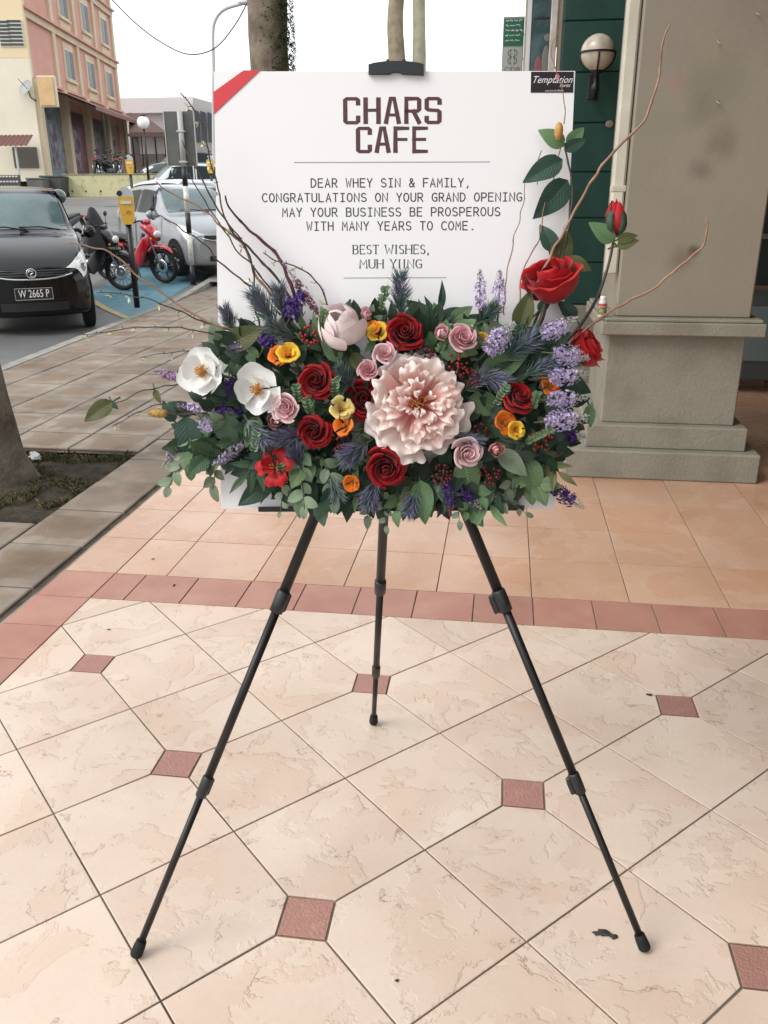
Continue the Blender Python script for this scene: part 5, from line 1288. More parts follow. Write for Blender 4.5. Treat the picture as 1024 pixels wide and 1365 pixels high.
# ---- spikes of lavender and the like
def fl_mat(n, a, b_): return M_(n, a, .6, .2, col2=b_, nscale=300, nfrom=.4, nto=.6, coord='Object')
m_lav = fl_mat('lavender_floret', (.44, .35, .60), (.62, .54, .72)); m_navy = fl_mat('violet_floret', (.045, .018, .13), (.10, .05, .24)); m_lpk = fl_mat('mauve_floret', (.48, .28, .42), (.3, .2, .38))
m_lgr = fl_mat('grey_floret', (.36, .33, .34), (.24, .2, .34)); m_tip = fl_mat('pale_tip', (.5, .46, .5), (.36, .38, .34)); m_mar = fl_mat('maroon_floret', (.2, .05, .1), (.3, .14, .2))
def spike(x0, y0, x1, y1, wpx, off, mt, label, n=110, off2=None, tip=None, group='spikes of small florets', name='lavender_spike', cat_='lavender', fs=1., seed=0, stemback=14, loose=1.0):
    rr = random.Random(seed + int(x0)); a, b_ = B(x0, y0, off), B(x1, y1, off if off2 is None else off2); ax = (b_ - a); L_ = ax.length; d = ax.normalized()
    root = thing(name, label, cat_, a, group); s1 = d.cross(bn_).normalized(); s2 = d.cross(s1)
    MB().tube([-d * stemback * mm - bn_ * .01, V((0, 0, 0)), ax], [.0017, .0014, .0006], 5).build('stem', m_stem, root)
    def florets(lo, hi, cnt, mat, nm, szf):
        mb = MB()
        for k in range(cnt):
            f = rr.uniform(lo, hi); r = wpx * mm * .5 * (math.sin(math.pi * (.12 + .8 * (1 - f)))) ** .8 * rr.uniform(.35, 1) * (1 - .55 * f); g = rr.uniform(0, 6.28)
            c = ax * f + (s1 * math.cos(g) + s2 * math.sin(g)) * r; u_ = (s1 * math.cos(g) + s2 * math.sin(g) + d * rr.uniform(.1, .8)).normalized()
            z_ = .0023 * szf * fs * rr.uniform(.7, 1.3); t1 = u_.cross(V((rr.uniform(-1, 1), rr.uniform(-1, 1), rr.uniform(-1, 1)))).normalized(); t2 = u_.cross(t1)
            vv = [c]; fc = []
            for q in range(5):
                an = q * 1.2566; h = 1.2566 * .42
                vv += [c + (t1 * math.cos(an - h) + t2 * math.sin(an - h)) * z_ * .9 + u_ * z_ * .5, c + (t1 * math.cos(an) + t2 * math.sin(an)) * z_ * 1.5 + u_ * z_ * .75, c + (t1 * math.cos(an + h) + t2 * math.sin(an + h)) * z_ * .9 + u_ * z_ * .5]
                fc.append((0, 1 + 3 * q, 2 + 3 * q, 3 + 3 * q))
            mb.add(vv, fc)
        o_ = mb.build(nm, mat, root); o_['kind'] = 'stuff'
    florets(0, .72 if tip else 1, n, mt, 'florets', 1)
    if tip: florets(.6, 1.05, int(n * .45), tip, 'tip_florets', .6)
    return root
for args in (
 (640, 412, 640, 362, 24, .05, m_lav, 'upright lavender spike, left one of the pair against the white board', 100, None, m_lgr), (665, 412, 667, 360, 24, .05, m_lav, 'upright lavender spike, right one of the pair against the white board', 100, None, m_lgr),
 (648, 470, 684, 432, 44, .085, m_lav, 'fat lilac spike leaning right beside the paired rosebuds', 220, None, m_tip), (722, 447, 768, 425, 36, .085, m_lav, 'topmost of the lilac spikes fanning out at the right', 180, None, m_tip),
 (738, 471, 784, 477, 36, .085, m_lav, 'second lilac spike from the top at the right, below the outermost rose stem', 180, None, m_tip), (733, 503, 783, 498, 36, .085, m_lav, 'middle lilac spike fanning out at the right', 180, None, m_tip), (730, 533, 780, 530, 32, .085, m_lav, 'lilac spike level with the side view red rose at the right edge', 160, None, m_tip),
 (728, 562, 782, 556, 40, .085, m_lav, 'lowest lilac spike at the right edge above the violet one', 200, None, m_tip), (738, 578, 780, 582, 32, .05, m_navy, 'dark violet spike just under the lowest lilac one', 160, None, m_tip), (736, 650, 776, 676, 30, .05, m_navy, 'deep purple spike sticking out at the lower right corner of the board', 170, None, m_tip),
 (597, 642, 601, 685, 26, .07, m_navy, 'purple spike hanging below the peony near the tray', 130, None, m_mar), (614, 650, 640, 676, 22, .06, m_navy, 'purple spike leaning right near the tray', 100, None, m_tip),
 (386, 424, 402, 390, 40, .06, m_navy, 'dark violet flower cluster in front of the left fir tuft', 230, None, None), (352, 462, 364, 440, 36, .055, m_navy, 'dark violet cluster left of the orange and yellow pair', 190, None, None),
 (424, 418, 380, 354, 17, .05, m_mar, 'long maroon budded spike leaning left against the white board', 100, None, m_lpk), (243, 504, 207, 496, 16, .05, m_lpk, 'pink heather spike pointing left beside the left magnolia', 90, None, m_lpk),
 (285, 547, 238, 540, 20, .05, m_lav, 'mauve spike pointing left under the left magnolia', 100, None, m_lpk), (268, 560, 280, 574, 26, .085, m_lav, 'small blue violet cluster beside the big glossy leaf', 80, None, None), (306, 505, 310, 532, 28, .055, m_navy, 'dark navy cluster between the magnolias', 120, None, None),
 (290, 548, 330, 545, 26, .05, m_navy, 'dark navy cluster below the gap between the magnolias', 150, None, None), (300, 458, 330, 466, 18, .05, m_lgr, 'greyish lavender spike above the left magnolia', 90, None, m_lav), (325, 592, 282, 622, 20, .06, m_lgr, 'long grey white spike at lower left with violet flecks', 140, None, m_lav),
 (240, 588, 218, 622, 18, .045, m_lgr, 'faded whitish spike drooping at the far lower left', 90, None, m_tip), (740, 446, 722, 436, 20, .05, m_lpk, 'short mauve spike above the fan of lilac spikes', 60, None, None)):
    spike(*args)
# ---- fir like tufts
def tuft(x, y, tx, ty, wpx, off, label, ca, cb, n=230, seed=0, L_=20):
    rr = random.Random(seed); a, b_ = B(x, y, off), B(tx, ty, off + .015); ax = b_ - a; d = ax.normalized(); s1 = d.cross(bn_).normalized(); s2 = d.cross(s1)
    root = thing('fir_tuft', label, 'thistle', a, 'needle leaved grey green tufts'); MB().tube([-d * .012, V((0, 0, 0)), ax * .9], [.002, .0018, .0008], 5).build('stem', m_stem, root)
    for nm, mt, m0, lo, hi in (('needles', ca, n, 0, 1), ('violet_needles', cb, n // 2, .25, .95)):
        mb = MB()
        for k in range(m0):
            f = rr.uniform(lo, hi); g = rr.uniform(0, 6.28); o_ = s1 * math.cos(g) + s2 * math.sin(g); c = ax * f + o_ * .001
            ln = L_ * mm * 1.25 * rr.uniform(.55, 1.15) * (1 - .35 * f) * (wpx / 40); e = (o_ * rr.uniform(.5, 1) + d * rr.uniform(.5, 1.1)).normalized(); w_ = .0008
            sd_ = e.cross(V((rr.uniform(-1, 1), rr.uniform(-1, 1), rr.uniform(-1, 1)))).normalized() * w_
            mid = c + e * ln * .5 + d * ln * .04; tp = c + e * ln + d * ln * .16
            mb.add([c - sd_ * .6, c + sd_ * .6, mid + sd_, mid - sd_, tp], [(0, 1, 2, 3), (3, 2, 4)])
        mb.build(nm, mt, root)['kind'] = 'stuff'
    return root
m_nd = M_('needle_green', (.13, .18, .165), .5, col2=(.20, .26, .22), nscale=60); m_nv = M_('needle_violet', (.26, .19, .42), .5, col2=(.20, .20, .30), nscale=50); m_nk = M_('needle_dark', (.08, .11, .125), .5, col2=(.15, .18, .19), nscale=60); m_ng = M_('needle_sage', (.06, .13, .10), .5, col2=(.10, .17, .12), nscale=60)
for args in (
 (533, 422, 534, 368, 40, .055, 'upright fir tuft with violet tips above the top centre red rose', m_ng, m_nv, 230, 1), (368, 432, 338, 392, 44, .045, 'big spiky grey tuft at upper left against the white board', m_nd, m_nv, 300, 2), (378, 425, 372, 385, 40, .04, 'spiky grey tuft right of the big upper left one', m_nd, m_nv, 240, 3),
 (395, 450, 360, 435, 40, .05, 'grey needle tuft above the orange and yellow pair', m_nd, m_nk, 260, 4), (408, 580, 368, 584, 42, .07, 'dark thistle tuft left of the lower left red rose', m_nk, m_nv, 300, 5), (490, 590, 462, 610, 46, .075, 'dark thistle tuft left under the peony', m_nk, m_nv, 320, 6),
 (500, 640, 492, 672, 42, .065, 'dark thistle tuft hanging over the tray beside the lowest red rose', m_nk, m_nv, 300, 7), (668, 480, 712, 452, 44, .055, 'sage needle tuft rising at the right above the side view red rose', m_ng, m_nv, 320, 8), (690, 462, 730, 445, 44, .045, 'sage needle tuft behind the topmost lilac spike', m_ng, m_nk, 280, 9),
 (640, 500, 672, 510, 40, .065, 'grey violet needle tuft between the peony and the side view red rose', m_nk, m_nv, 280, 10), (620, 520, 645, 500, 34, .06, 'needle tuft touching the right rim of the peony', m_nd, m_nv, 220, 11), (700, 430, 680, 465, 34, .045, 'grey green needle tuft under the largest side view rose', m_ng, m_nk, 200, 12)):
    tuft(*args)
for args in (
 (330, 560, 352, 590, 40, .07, 'grey violet tuft below the right magnolia', m_nd, m_nv, 260, 21), (440, 630, 450, 664, 36, .06, 'grey tuft left of the lowest orange blossom', m_nd, m_nk, 240, 22), (700, 500, 735, 485, 36, .06, 'sage tuft between the lilac spikes and the side view rose', m_ng, m_nv, 260, 23),
 (555, 650, 545, 684, 34, .06, 'dark tuft poking out below the lowest red rose', m_nk, m_nv, 220, 24), (600, 580, 640, 590, 32, .075, 'thistle tuft under the right rim of the peony', m_nk, m_nv, 220, 25), (640, 430, 660, 410, 34, .045, 'sage tuft between the lavender pair', m_ng, m_nd, 220, 26),
 (400, 620, 392, 600, 34, .07, 'thistle tuft above the hanging eucalyptus', m_nk, m_nv, 240, 27), (470, 515, 452, 490, 28, .07, 'small tuft between the two red roses left of the peony', m_nk, m_nd, 180, 28), (310, 440, 300, 412, 32, .035, 'small grey tuft at the upper left edge', m_nd, m_nv, 200, 29)):
    tuft(*args)
# ---- berries
m_ber = M_('berry', (.16, .008, .016), .3, .5, col2=(.09, .005, .012), nscale=90); m_ber2 = M_('bright_berry', (.33, .02, .022), .3, .5, col2=(.2, .01, .015), nscale=90)
def berries(x, y, wpx, off, n, label, mt=m_ber, seed=0):
    rr = random.Random(seed); p = B(x, y, off); root = thing('berry_cluster', label, 'berries', p, 'clusters of red berries'); mb = MB(); st_ = MB()
    for k in range(n):
        a = rr.uniform(0, 6.28); r = wpx * mm * .5 * rr.uniform(0, 1) ** .5; c = bx * r * math.cos(a) + bz * r * math.sin(a) + bn_ * (rr.uniform(-.004, .008) + .010 * (1 - r / (wpx * mm * .5)))
        mb.ball(c, rr.uniform(.0022, .0030), 8, 6); st_.tube([-bn_ * .02 - bz * .004, c], .0005, 3, False)
    mb.build('berries', mt, root)['kind'] = 'stuff'; st_.build('stalks', m_stem, root)['kind'] = 'stuff'
for i, (x, y, w_, off, n, lab, mt) in enumerate(((412, 448, 26, .065, 24, 'red berry cluster between the orange pair and the peony bud', m_ber2), (450, 584, 32, .075, 28, 'dark berry cluster under the orange blossom left of the peony', m_ber), (568, 466, 24, .07, 16, 'dark berries above the giant peony', m_ber), (612, 482, 30, .075, 22, 'red berries at the upper right rim of the peony', m_ber2),
    (624, 502, 32, .075, 28, 'dark berry cluster right of the peony', m_ber), (589, 633, 28, .075, 28, 'dark berry cluster below the right rim of the peony', m_ber), (654, 634, 28, .07, 26, 'dark berry cluster below the pale lilac rose', m_ber), (722, 586, 32, .065, 24, 'bright red berries beside the lowest lilac spike', m_ber2), (640, 577, 24, .07, 18, 'dark berries between the peony and the orange blossom', m_ber), (458, 598, 26, .07, 18, 'dark berries above the thistle left under the peony', m_ber))):
    berries(x, y, w_, off, n, lab, mt, i)
# ---- small boxwood sprigs
for i, (x, y, dx, dy, L_, n, sc, c_, lab) in enumerate(((447, 530, 0, -1, 26, 6, 1.1, 'edge', 'white edged boxwood sprig right of the upper left red rose'), (414, 552, -.2, -1, 24, 6, 1.1, 'edge', 'white edged boxwood sprig between the two left red roses'), (396, 536, 0, -1, 24, 5, 1.0, 'edge', 'white edged boxwood sprig right of the lilac rose'),
    (338, 602, .3, -1, 30, 6, 1.0, 'edge', 'white edged boxwood sprig under the right magnolia'), (428, 445, .2, -1, 34, 7, .9, 'mid', 'fine green boxwood above the berries at upper left'), (376, 640, 0, -1, 26, 5, .9, 'edge', 'pale boxwood tips in front of the star shaped flower'), (700, 590, .5, -.3, 40, 8, .9, 'mid', 'fine green boxwood left of the bright berries'),
    (585, 470, .4, -1, 30, 7, .9, 'mid', 'fine green boxwood between peony and paired rosebuds'), (640, 465, -.4, -1, 34, 7, .9, 'mid', 'fine boxwood behind the paired rosebuds'), (508, 415, .2, -1, 34, 6, .9, 'mid', 'fine boxwood left of the fir tuft at the top'), (660, 540, .5, -1, 34, 7, .9, 'edge', 'pale tipped boxwood left of the side view red rose'), (710, 545, .2, -1, 26, 6, .9, 'mid', 'fine boxwood right of the side view red rose'))):
    sprig(x, y, .075, dx, dy, L_, n, 'tiny', c_, lab, sc, .6, 'small boxwood sprigs', 'boxwood', 'boxwood_sprig', both=True, spread=1.25)

# ---- loose branches
m_twig = M_('dark_twig', (.035, .022, .02), .6, col2=(.07, .045, .035), nscale=60); m_tan = M_('tan_twig', (.34, .20, .13), .6, col2=(.22, .12, .08), nscale=40); m_mrn = M_('maroon_twig', (.07, .015, .02), .5)
m_budm = M_('bud_green', (.50, .54, .28), .55, col2=(.66, .66, .48), nscale=90)
def branch(pix, r, mt, label, buds=0, name='curly_branch', cat_='branch', seed=0, group='curly branches'):
    rr = random.Random(seed); pts = [B(*q) for q in pix]; root = thing(name, label, cat_, pts[0], group); c = cat([p - pts[0] for p in pts], 8); k = len(c)
    c = [p + V((noise.noise(p * 45 + V((seed, 0, 0))), noise.noise(p * 45 + V((0, seed, 5))), noise.noise(p * 45 + V((9, 0, seed))))) * .0035 for p in c]
    MB().tube(c, [(r[0] + (r[1] - r[0]) * i / (k - 1)) * (1 + .35 * max(0, noise.noise(c[i] * 70 + V((seed, 3, 1)))) + (.3 if i % 11 == 5 else 0)) for i in range(k)], 6).build('branch', mt, root)
    if buds:
        tw = MB()
        for b_ in range(buds):
            f = (b_ + rr.uniform(.3, .9)) / buds; i = min(k - 2, int(f * (k - 1))); p = c[i]; t = (c[i + 1] - c[i]).normalized(); s_ = t.cross(bn_).normalized() * (1 if b_ % 2 else -1)
            u_ = (t * .5 + s_ + bn_ * rr.uniform(-.2, .6)).normalized(); L_ = rr.uniform(.003, .007); tw.tube([p, p + u_ * L_], [.0008, .0005], 4)
            if b_ % 2 == 0:
                q = p + u_ * L_; mb = MB()
                for e in range(4):
                    an = e * 1.57 + rr.uniform(0, 1); w1 = u_.cross(bn_).normalized(); w2 = u_.cross(w1); dd = (u_ * rr.uniform(.3, 1) + w1 * math.cos(an) + w2 * math.sin(an)).normalized(); big_ = name == 'flowering_twig' or 'budded' in label; l2 = rr.uniform(.006, .013) if big_ else rr.uniform(.004, .009); sd_ = dd.cross(u_).normalized() * (.0026 if big_ else .0016)
                    mb.add([q, q + dd * l2 * .5 + sd_, q + dd * l2, q + dd * l2 * .5 - sd_], [(0, 1, 2, 3)])
                mb.build('bud', m_budm, root)
        tw.build('side_twigs', mt, root)['kind'] = 'stuff'
    return root
branch([(382, 470, .03), (355, 450, .03), (342, 420, .035), (340, 380, .04), (328, 330, .045), (300, 290, .05), (285, 230, .055), (275, 190, .06), (265, 155, .06), (240, 122, .06)], (.0018, .0009), m_twig, 'thin dark budded twig reaching up highest at the left past the ribbon corner', 24, seed=1)
branch([(405, 445, .03), (385, 395, .035), (350, 350, .04), (318, 318, .045), (290, 280, .05), (262, 225, .055), (243, 188, .055)], (.0028, .001), m_twig, 'smooth dark branch curving up left in front of the grey sign panel', seed=2)
branch([(402, 450, .032), (372, 400, .04), (345, 365, .045), (310, 325, .05), (270, 262, .055), (252, 230, .06)], (.002, .0008), m_twig, 'second smooth dark branch just under the first at the left', seed=3)
branch([(398, 430, .025), (388, 380, .03), (365, 335, .03), (330, 305, .032), (308, 280, .035), (300, 262, .04)], (.0036, .0012), m_mrn, 'thick maroon branch starting on the board and bending left', seed=4)
branch([(440, 415, .03), (425, 380, .03), (400, 358, .03), (372, 350, .03), (350, 335, .032)], (.0014, .0009), m_twig, 'short budded twig arching over the maroon spike', 8, seed=5)
branch([(362, 395, .03), (340, 365, .03), (326, 328, .04), (292, 300, .05), (280, 285, .05), (255, 268, .055), (225, 256, .06), (208, 242, .065)], (.0021, .0009), m_tan, 'tan branch curving up left across the silver car', seed=6)
branch([(345, 385, .03), (318, 370, .035), (290, 345, .04), (268, 320, .045), (240, 305, .05), (215, 288, .055), (205, 290, .06)], (.0017, .0007), m_twig, 'thin branch crossing the lower edge of the silver car', seed=7)
branch([(345, 445, .04), (310, 440, .045), (270, 425, .05), (230, 400, .055), (190, 372, .06), (150, 340, .065), (120, 328, .07), (85, 325, .07)], (.0022, .0010), m_tan, 'long tan branch reaching left past the parking meter to the black car', seed=8)
branch([(310, 440, .04), (275, 430, .045), (240, 415, .05), (200, 400, .05), (160, 393, .055), (128, 390, .06)], (.0016, .0006), m_twig, 'topmost budded flowering twig pointing left over the blue bay', 12, seed=9, name='flowering_twig', group='flowering twigs at the left')
branch([(300, 450, .04), (265, 440, .045), (220, 436, .05), (170, 437, .05), (130, 444, .055), (98, 445, .06)], (.0014, .0006), m_twig, 'middle budded flowering twig pointing left over the grey slabs', 12, seed=10, name='flowering_twig', group='flowering twigs at the left')
branch([(300, 470, .04), (262, 468, .045), (230, 470, .05), (188, 476, .055)], (.0012, .0005), m_twig, 'lowest short budded flowering twig pointing left above the magnolia', 7, seed=11, name='flowering_twig', group='flowering twigs at the left')
branch([(285, 520, .04), (245, 512, .05), (205, 518, .055), (170, 530, .06), (150, 540, .06)], (.0013, .0009), m_dstem, 'thin stem carrying the folded olive leaf far at the left', seed=12)
big_leaf(150, 535, .062, 112, 562, 'olive', 'folded olive and bronze leaf at the far left end of a thin stem', 1.0, 'big', 1)
big_leaf(148, 535, .06, 156, 545, 'blue', 'small dark leaf behind the folded olive leaf at far left', 1.0, 'big', 0)
cb = branch([(320, 550, .04), (275, 551, .05), (240, 552, .055), (222, 551, .06)], (.0018, .0016), m_dstem, 'dark stem ending in a furry amber catkin at the left', seed=13)
mb = MB(); p = B(211, 551, .06) - cb.matrix_basis.translation; rr = random.Random(4)
mb.ball(p, .0085, 12, 9, (1.9, .85, .85), Matrix.Rotation(PH, 4, 'Z'))
for k in range(260):
    a, b_ = rr.uniform(0, 6.28), rr.uniform(-1, 1); n_ = V((b_ * 1.9, math.cos(a) * math.sqrt(1 - b_ * b_), math.sin(a) * math.sqrt(1 - b_ * b_))); c = p + Matrix.Rotation(PH, 3, 'Z') @ V((n_.x * .0085, n_.y * .0072, n_.z * .0072)); mb.tube([c, c + n_.normalized() * .002], .0003, 3, False)
mb.build('catkin', M_('catkin', (.34, .19, .05), .8, col2=(.5, .32, .1), nscale=250), cb)
branch([(275, 560, .04), (245, 548, .045), (215, 540, .05), (195, 545, .055), (165, 560, .06), (150, 568, .06)], (.0012, .0006), m_twig, 'thin budded twig under the furry catkin at the left', 7, seed=14)
big_leaf(206, 520, .05, 218, 545, 'olive', 'narrow curled olive leaf left of the left magnolia', .7, 'big', 1)
# right hand side: leafy stem with cone, curly willow
ls = branch([(700, 455, .03), (722, 410, .03), (742, 365, .035), (755, 320, .035), (763, 270, .035), (760, 225, .035), (754, 200, .035), (752, 190, .035)], (.0022, .0014), m_dstem, 'upright dark stem with large oval leaves and an orange cone against the board edge', seed=15, name='oval_leaf_branch', cat_='branch', group=None)
for (x, y, tx, ty, c_, i, s_) in ((750, 213, 698, 240, 'blue', 1, 1.0), (757, 240, 722, 286, 'blue', 0, 1.25), (740, 335, 722, 298, 'blue', 0, .9), (740, 345, 737, 320, 'olive', 0, 1.0), (745, 350, 762, 310, 'olive', 0, 1.3), (755, 345, 790, 360, 'olive', 1, .9), (752, 195, 724, 172, 'mid', 0, 1.1), (756, 195, 778, 170, 'mid', 0, 1.1), (752, 200, 780, 186, 'blue', 1, 1.3)):
    p, q = B(x, y, .035), B(tx, ty, .045); add_leaf(ls, p, q - p, bn_ + bx * random.uniform(-.3, .3), 'big', c_, (q - p).length / SH['big'][i][0] * (1.1 if s_ > 1 else 1), i)
p = B(745, 175, .05) - ls.matrix_basis.translation; mb = MB(); mb.ball(p, .0085, 12, 9, (.85, .85, 1.7)); mb.build('cone', M_('amber_cone', (.45, .2, .04), .7, col2=(.55, .32, .1), nscale=200), ls)
branch([(675, 460, .02), (700, 415, .03), (725, 360, .04), (745, 320, .045), (770, 275, .05), (800, 225, .055), (835, 185, .06), (862, 155, .06), (873, 120, .065), (880, 90, .065), (882, 65, .07), (893, 30, .07)], (.0030, .0013), m_tan, 'tallest tan curly branch crossing the pipe and the pillar at the right', seed=16)
branch([(745, 475, .03), (775, 445, .04), (800, 425, .05), (835, 402, .055), (870, 385, .06), (905, 355, .065), (935, 330, .065), (944, 305, .07), (941, 290, .07)], (.0026, .0014), m_tan, 'tan curly branch ending in a hook in front of the pillar ledge', seed=17)
branch([(672, 420, .03), (675, 370, .03), (685, 320, .03), (697, 275, .03), (699, 245, .03)], (.0011, .0007), m_tan, 'thin wiry branch on the board left of the oval leaves', seed=18)
branch([(690, 420, .03), (698, 360, .03), (720, 315, .032), (724, 285, .032), (738, 235, .034), (748, 195, .034)], (.0013, .0008), m_tan, 'thin wiry branch passing behind the oval leaves', seed=19)
branch([(752, 165, .04), (753, 130, .04), (744, 100, .045), (736, 75, .05), (738, 55, .05), (748, 38, .05)], (.0009, .0005), m_tan, 'hair thin branch rising past the florist label', seed=20)
branch([(722, 200, .04), (715, 225, .038), (716, 245, .035)], (.0009, .0006), m_tan, 'short thin wire curling under the orange cone', seed=21)
for k, (x, y, tx, ty, c_, s_, lab) in enumerate(((818, 322, 793, 300, 'mid', 1.2, 'small green leaf left of the closed rosebud'), (822, 320, 858, 312, 'olive', .8, 'upper bronze leaf right of the closed rosebud'), (822, 328, 860, 318, 'olive', .8, 'lower bronze leaf right of the closed rosebud'))):
    big_leaf(x, y, .025, tx, ty, c_, lab, s_, 'big', 1 if k else 0)
big_leaf(768, 425, .03, 752, 408, 'blue', 'dark blunt leaf between the two side view roses', 1.4, 'big', 0)
big_leaf(718, 415, .035, 732, 398, 'dark', 'dark leaf directly under the largest side view rose', 1.2, 'big', 0)
# ------------------------------------------------------------------ cars
m_tyre = M_('tyre', (.018, .018, .019), .8, .3, bump=.2); m_rim = M_('alloy', (.42, .43, .44), .3, .6, .7); m_drk = M_('dark_trim', (.012, .012, .013), .5)
m_cglass = M_('car_glass', (.012, .018, .02), .15, .18); m_wglass = M_('windscreen_glass', (.06, .10, .105), .06, .6, coat=.2, col2=(.12, .17, .175), nscale=1.6)
m_lens = M_('lamp_lens', (.55, .58, .58), .12, .7, coat=.6, col2=(.75, .76, .75), nscale=14); m_chr = M_('chrome', (.6, .61, .62), .18, .6, .9)
STN = [  # x, half width, bottom, mid z, belt z, upper y, edge z, centre z
 (1.89, .60, .30, .44, .58, .40, .62, .63), (1.84, .75, .22, .44, .62, .56, .70, .715), (1.70, .81, .19, .48, .70, .62, .80, .82), (1.45, .825, .19, .52, .79, .66, .90, .92), (1.10, .83, .19, .55, .88, .69, .98, 1.01),
 (.86, .83, .19, .56, .92, .69, 1.03, 1.06), (.60, .83, .19, .56, .95, .66, 1.22, 1.26), (.28, .83, .19, .56, .97, .60, 1.43, 1.47), (-.25, .83, .19, .56, .99, .58, 1.50, 1.54), (-.95, .83, .19, .57, 1.01, .57, 1.49, 1.53),
 (-1.45, .82, .20, .58, 1.04, .56, 1.42, 1.46), (-1.70, .80, .22, .58, 1.06, .58, 1.22, 1.25), (-1.83, .76, .26, .58, .98, .60, 1.04, 1.05), (-1.88, .66, .32, .55, .80, .5, .86, .87)]
def car(name, label, pos, heading, scale, paint, plate=None, group=None, tyre_l=True):
    def ringpts(s):
        x, hw, zb, zm, zl, yu, ze, zc = s
        return [(0, zb), (hw * .80, zb), (hw * .97, zb + .06), (hw, zm), (hw * .985, (zm + zl) / 2 + .02), (hw * .955, zl), (yu + (hw * .955 - yu) * .12 if ze - zl > .15 else (yu + hw * .955) / 2, ze - .06 * (ze - zl)), (yu * .88, ze + (zc - ze) * .45), (yu * .45, zc - (zc - ze) * .12), (0, zc)]
    def S_(a, b):
        """surface point; a station parameter, b ring parameter"""
        i = min(int(a), len(STN) - 2); f = a - i
        def cr(p0, p1, p2, p3, t): return .5 * (2 * p1 + (p2 - p0) * t + (2 * p0 - 5 * p1 + 4 * p2 - p3) * t * t + (3 * p1 - p0 - 3 * p2 + p3) * t ** 3)
        G_ = lambda k: STN[min(max(k, 0), len(STN) - 1)]
        st = tuple(cr(G_(i - 1)[c], G_(i)[c], G_(i + 1)[c], G_(i + 2)[c], f) for c in range(8))
        rp = ringpts(st); j = min(int(b), len(rp) - 2); g = b - j; q = lambda k: rp[min(max(k, 0), len(rp) - 1)]
        y = cr(q(j - 1)[0] if j > 0 else -q(1)[0], q(j)[0], q(j + 1)[0], q(j + 2)[0] if j + 2 < len(rp) else -q(len(rp) - 2)[0], g); z = cr(q(j - 1)[1], q(j)[1], q(j + 1)[1], q(j + 2)[1], g)
        # nose and tail bow forward in plan
        bow = 0
        if st[0] > 1.0: bow = -.20 * (y / .8) ** 2 * min(1, (st[0] - 1.0) / .8)
        if .2 < st[0] <= 1.05 and z > .95: bow = -.22 * (y / .65) ** 2 * min(1, (z - .95) / .15)
        if st[0] < -1.5: bow = .10 * (y / .8) ** 2
        return V((st[0] + bow, y, z))
    R_ = Matrix.Translation(pos) @ Matrix.Rotation(heading, 4, 'Z') @ Matrix.Diagonal((*(scale if isinstance(scale, tuple) else (scale,) * 3), 1))
    root = thing(name, label, 'car', R_, group)
    NA, NB = 52, 27; vv = []; ff = []
    nb = NB * 2 + 1
    for i in range(NA + 1):
        a = i / NA * (len(STN) - 1.0001)
        for j in range(nb):
            b = j / NB * 9; m_ = 1
            if b > 9: b = 18 - b; m_ = -1
            p = S_(a, min(b, 8.9999)); vv.append((p.x, p.y * m_, p.z))
    for i in range(NA):
        for j in range(nb - 1): q = i * nb + j; ff.append((q, q + nb, q + nb + 1, q + 1))
    for base_, cf, sg in ((0, -.20, 1), (NA * nb, .10, -1)):
        q0 = len(vv); nt_ = 12
        for j in range(NB + 1):
            p = vv[base_ + j]; x0_ = p[0] - cf * (p[1] / .8) ** 2
            for k in range(nt_ + 1):
                t = k / nt_ * 2 - 1; vv.append((x0_ + cf * (p[1] * t / .8) ** 2, p[1] * t, p[2]))
        for j in range(NB):
            for k in range(nt_):
                a_ = q0 + j * (nt_ + 1) + k; f_ = (a_, a_ + 1, a_ + nt_ + 2, a_ + nt_ + 1); ff.append(f_ if sg > 0 else tuple(reversed(f_)))
    ob('body', mesh('body', vv, ff, paint), root)
    def patch(nm, a0, a1, b0, b1, mt, off=.006, side=1, na=8, nb_=6, poly=None, parent=root):
        vv = []; ff = []
        for i in range(na + 1):
            for j in range(nb_ + 1):
                s, t = i / na, j / nb_
                if poly: (pa, pb) = poly(s, t)
                else: pa, pb = a0 + (a1 - a0) * s, b0 + (b1 - b0) * t
                p = S_(pa, pb); e1 = S_(min(pa + .02, 12.99), pb) - S_(max(pa - .02, 0), pb); e2 = S_(pa, min(pb + .02, 8.999)) - S_(pa, max(pb - .02, 0)); n_ = e2.cross(e1); n_ = n_.normalized() if n_.length > 1e-9 else V((1, 0, 0))
                if n_.dot(V((p.x * .3, p.y, p.z - .6))) < 0: n_ = -n_
                q = p + n_ * off; vv.append((q.x, q.y * side, q.z))
        for i in range(na):
            for j in range(nb_): q = i * (nb_ + 1) + j; ff.append((q, q + 1, q + nb_ + 2, q + nb_ + 1))
        return ob(nm, mesh(nm, vv, ff, mt), parent)
    def both_patch(nm, a0, a1, b0, mt, off):
        # across the whole width
        vv = []; ff = []; na, nb_ = 8, 16
        for i in range(na + 1):
            for j in range(nb_ + 1):
                a = a0 + (a1 - a0) * i / na; t = j / nb_ * 2 - 1; b = 9 - abs(t) * (9 - b0); b = min(b, 8.999); p = S_(a, b)
                e1 = S_(a + .02, b) - S_(a - .02, b); n_ = V((abs(e1.z), 0, abs(e1.x))).normalized(); q = p + n_ * off; vv.append((q.x, q.y * (1 if t > 0 else -1), q.z))
        for i in range(na):
            for j in range(nb_): q = i * (nb_ + 1) + j; ff.append((q, q + 1, q + nb_ + 2, q + nb_ + 1))
        return ob(nm, mesh(nm, vv, ff, mt), root)
    SIDE = [S_(a_ * .1, b_ * .12) for a_ in range(12, 125) for b_ in range(10, 48)]
    both_patch('windscreen', 5.12, 6.92, 6.75, m_wglass, .006)
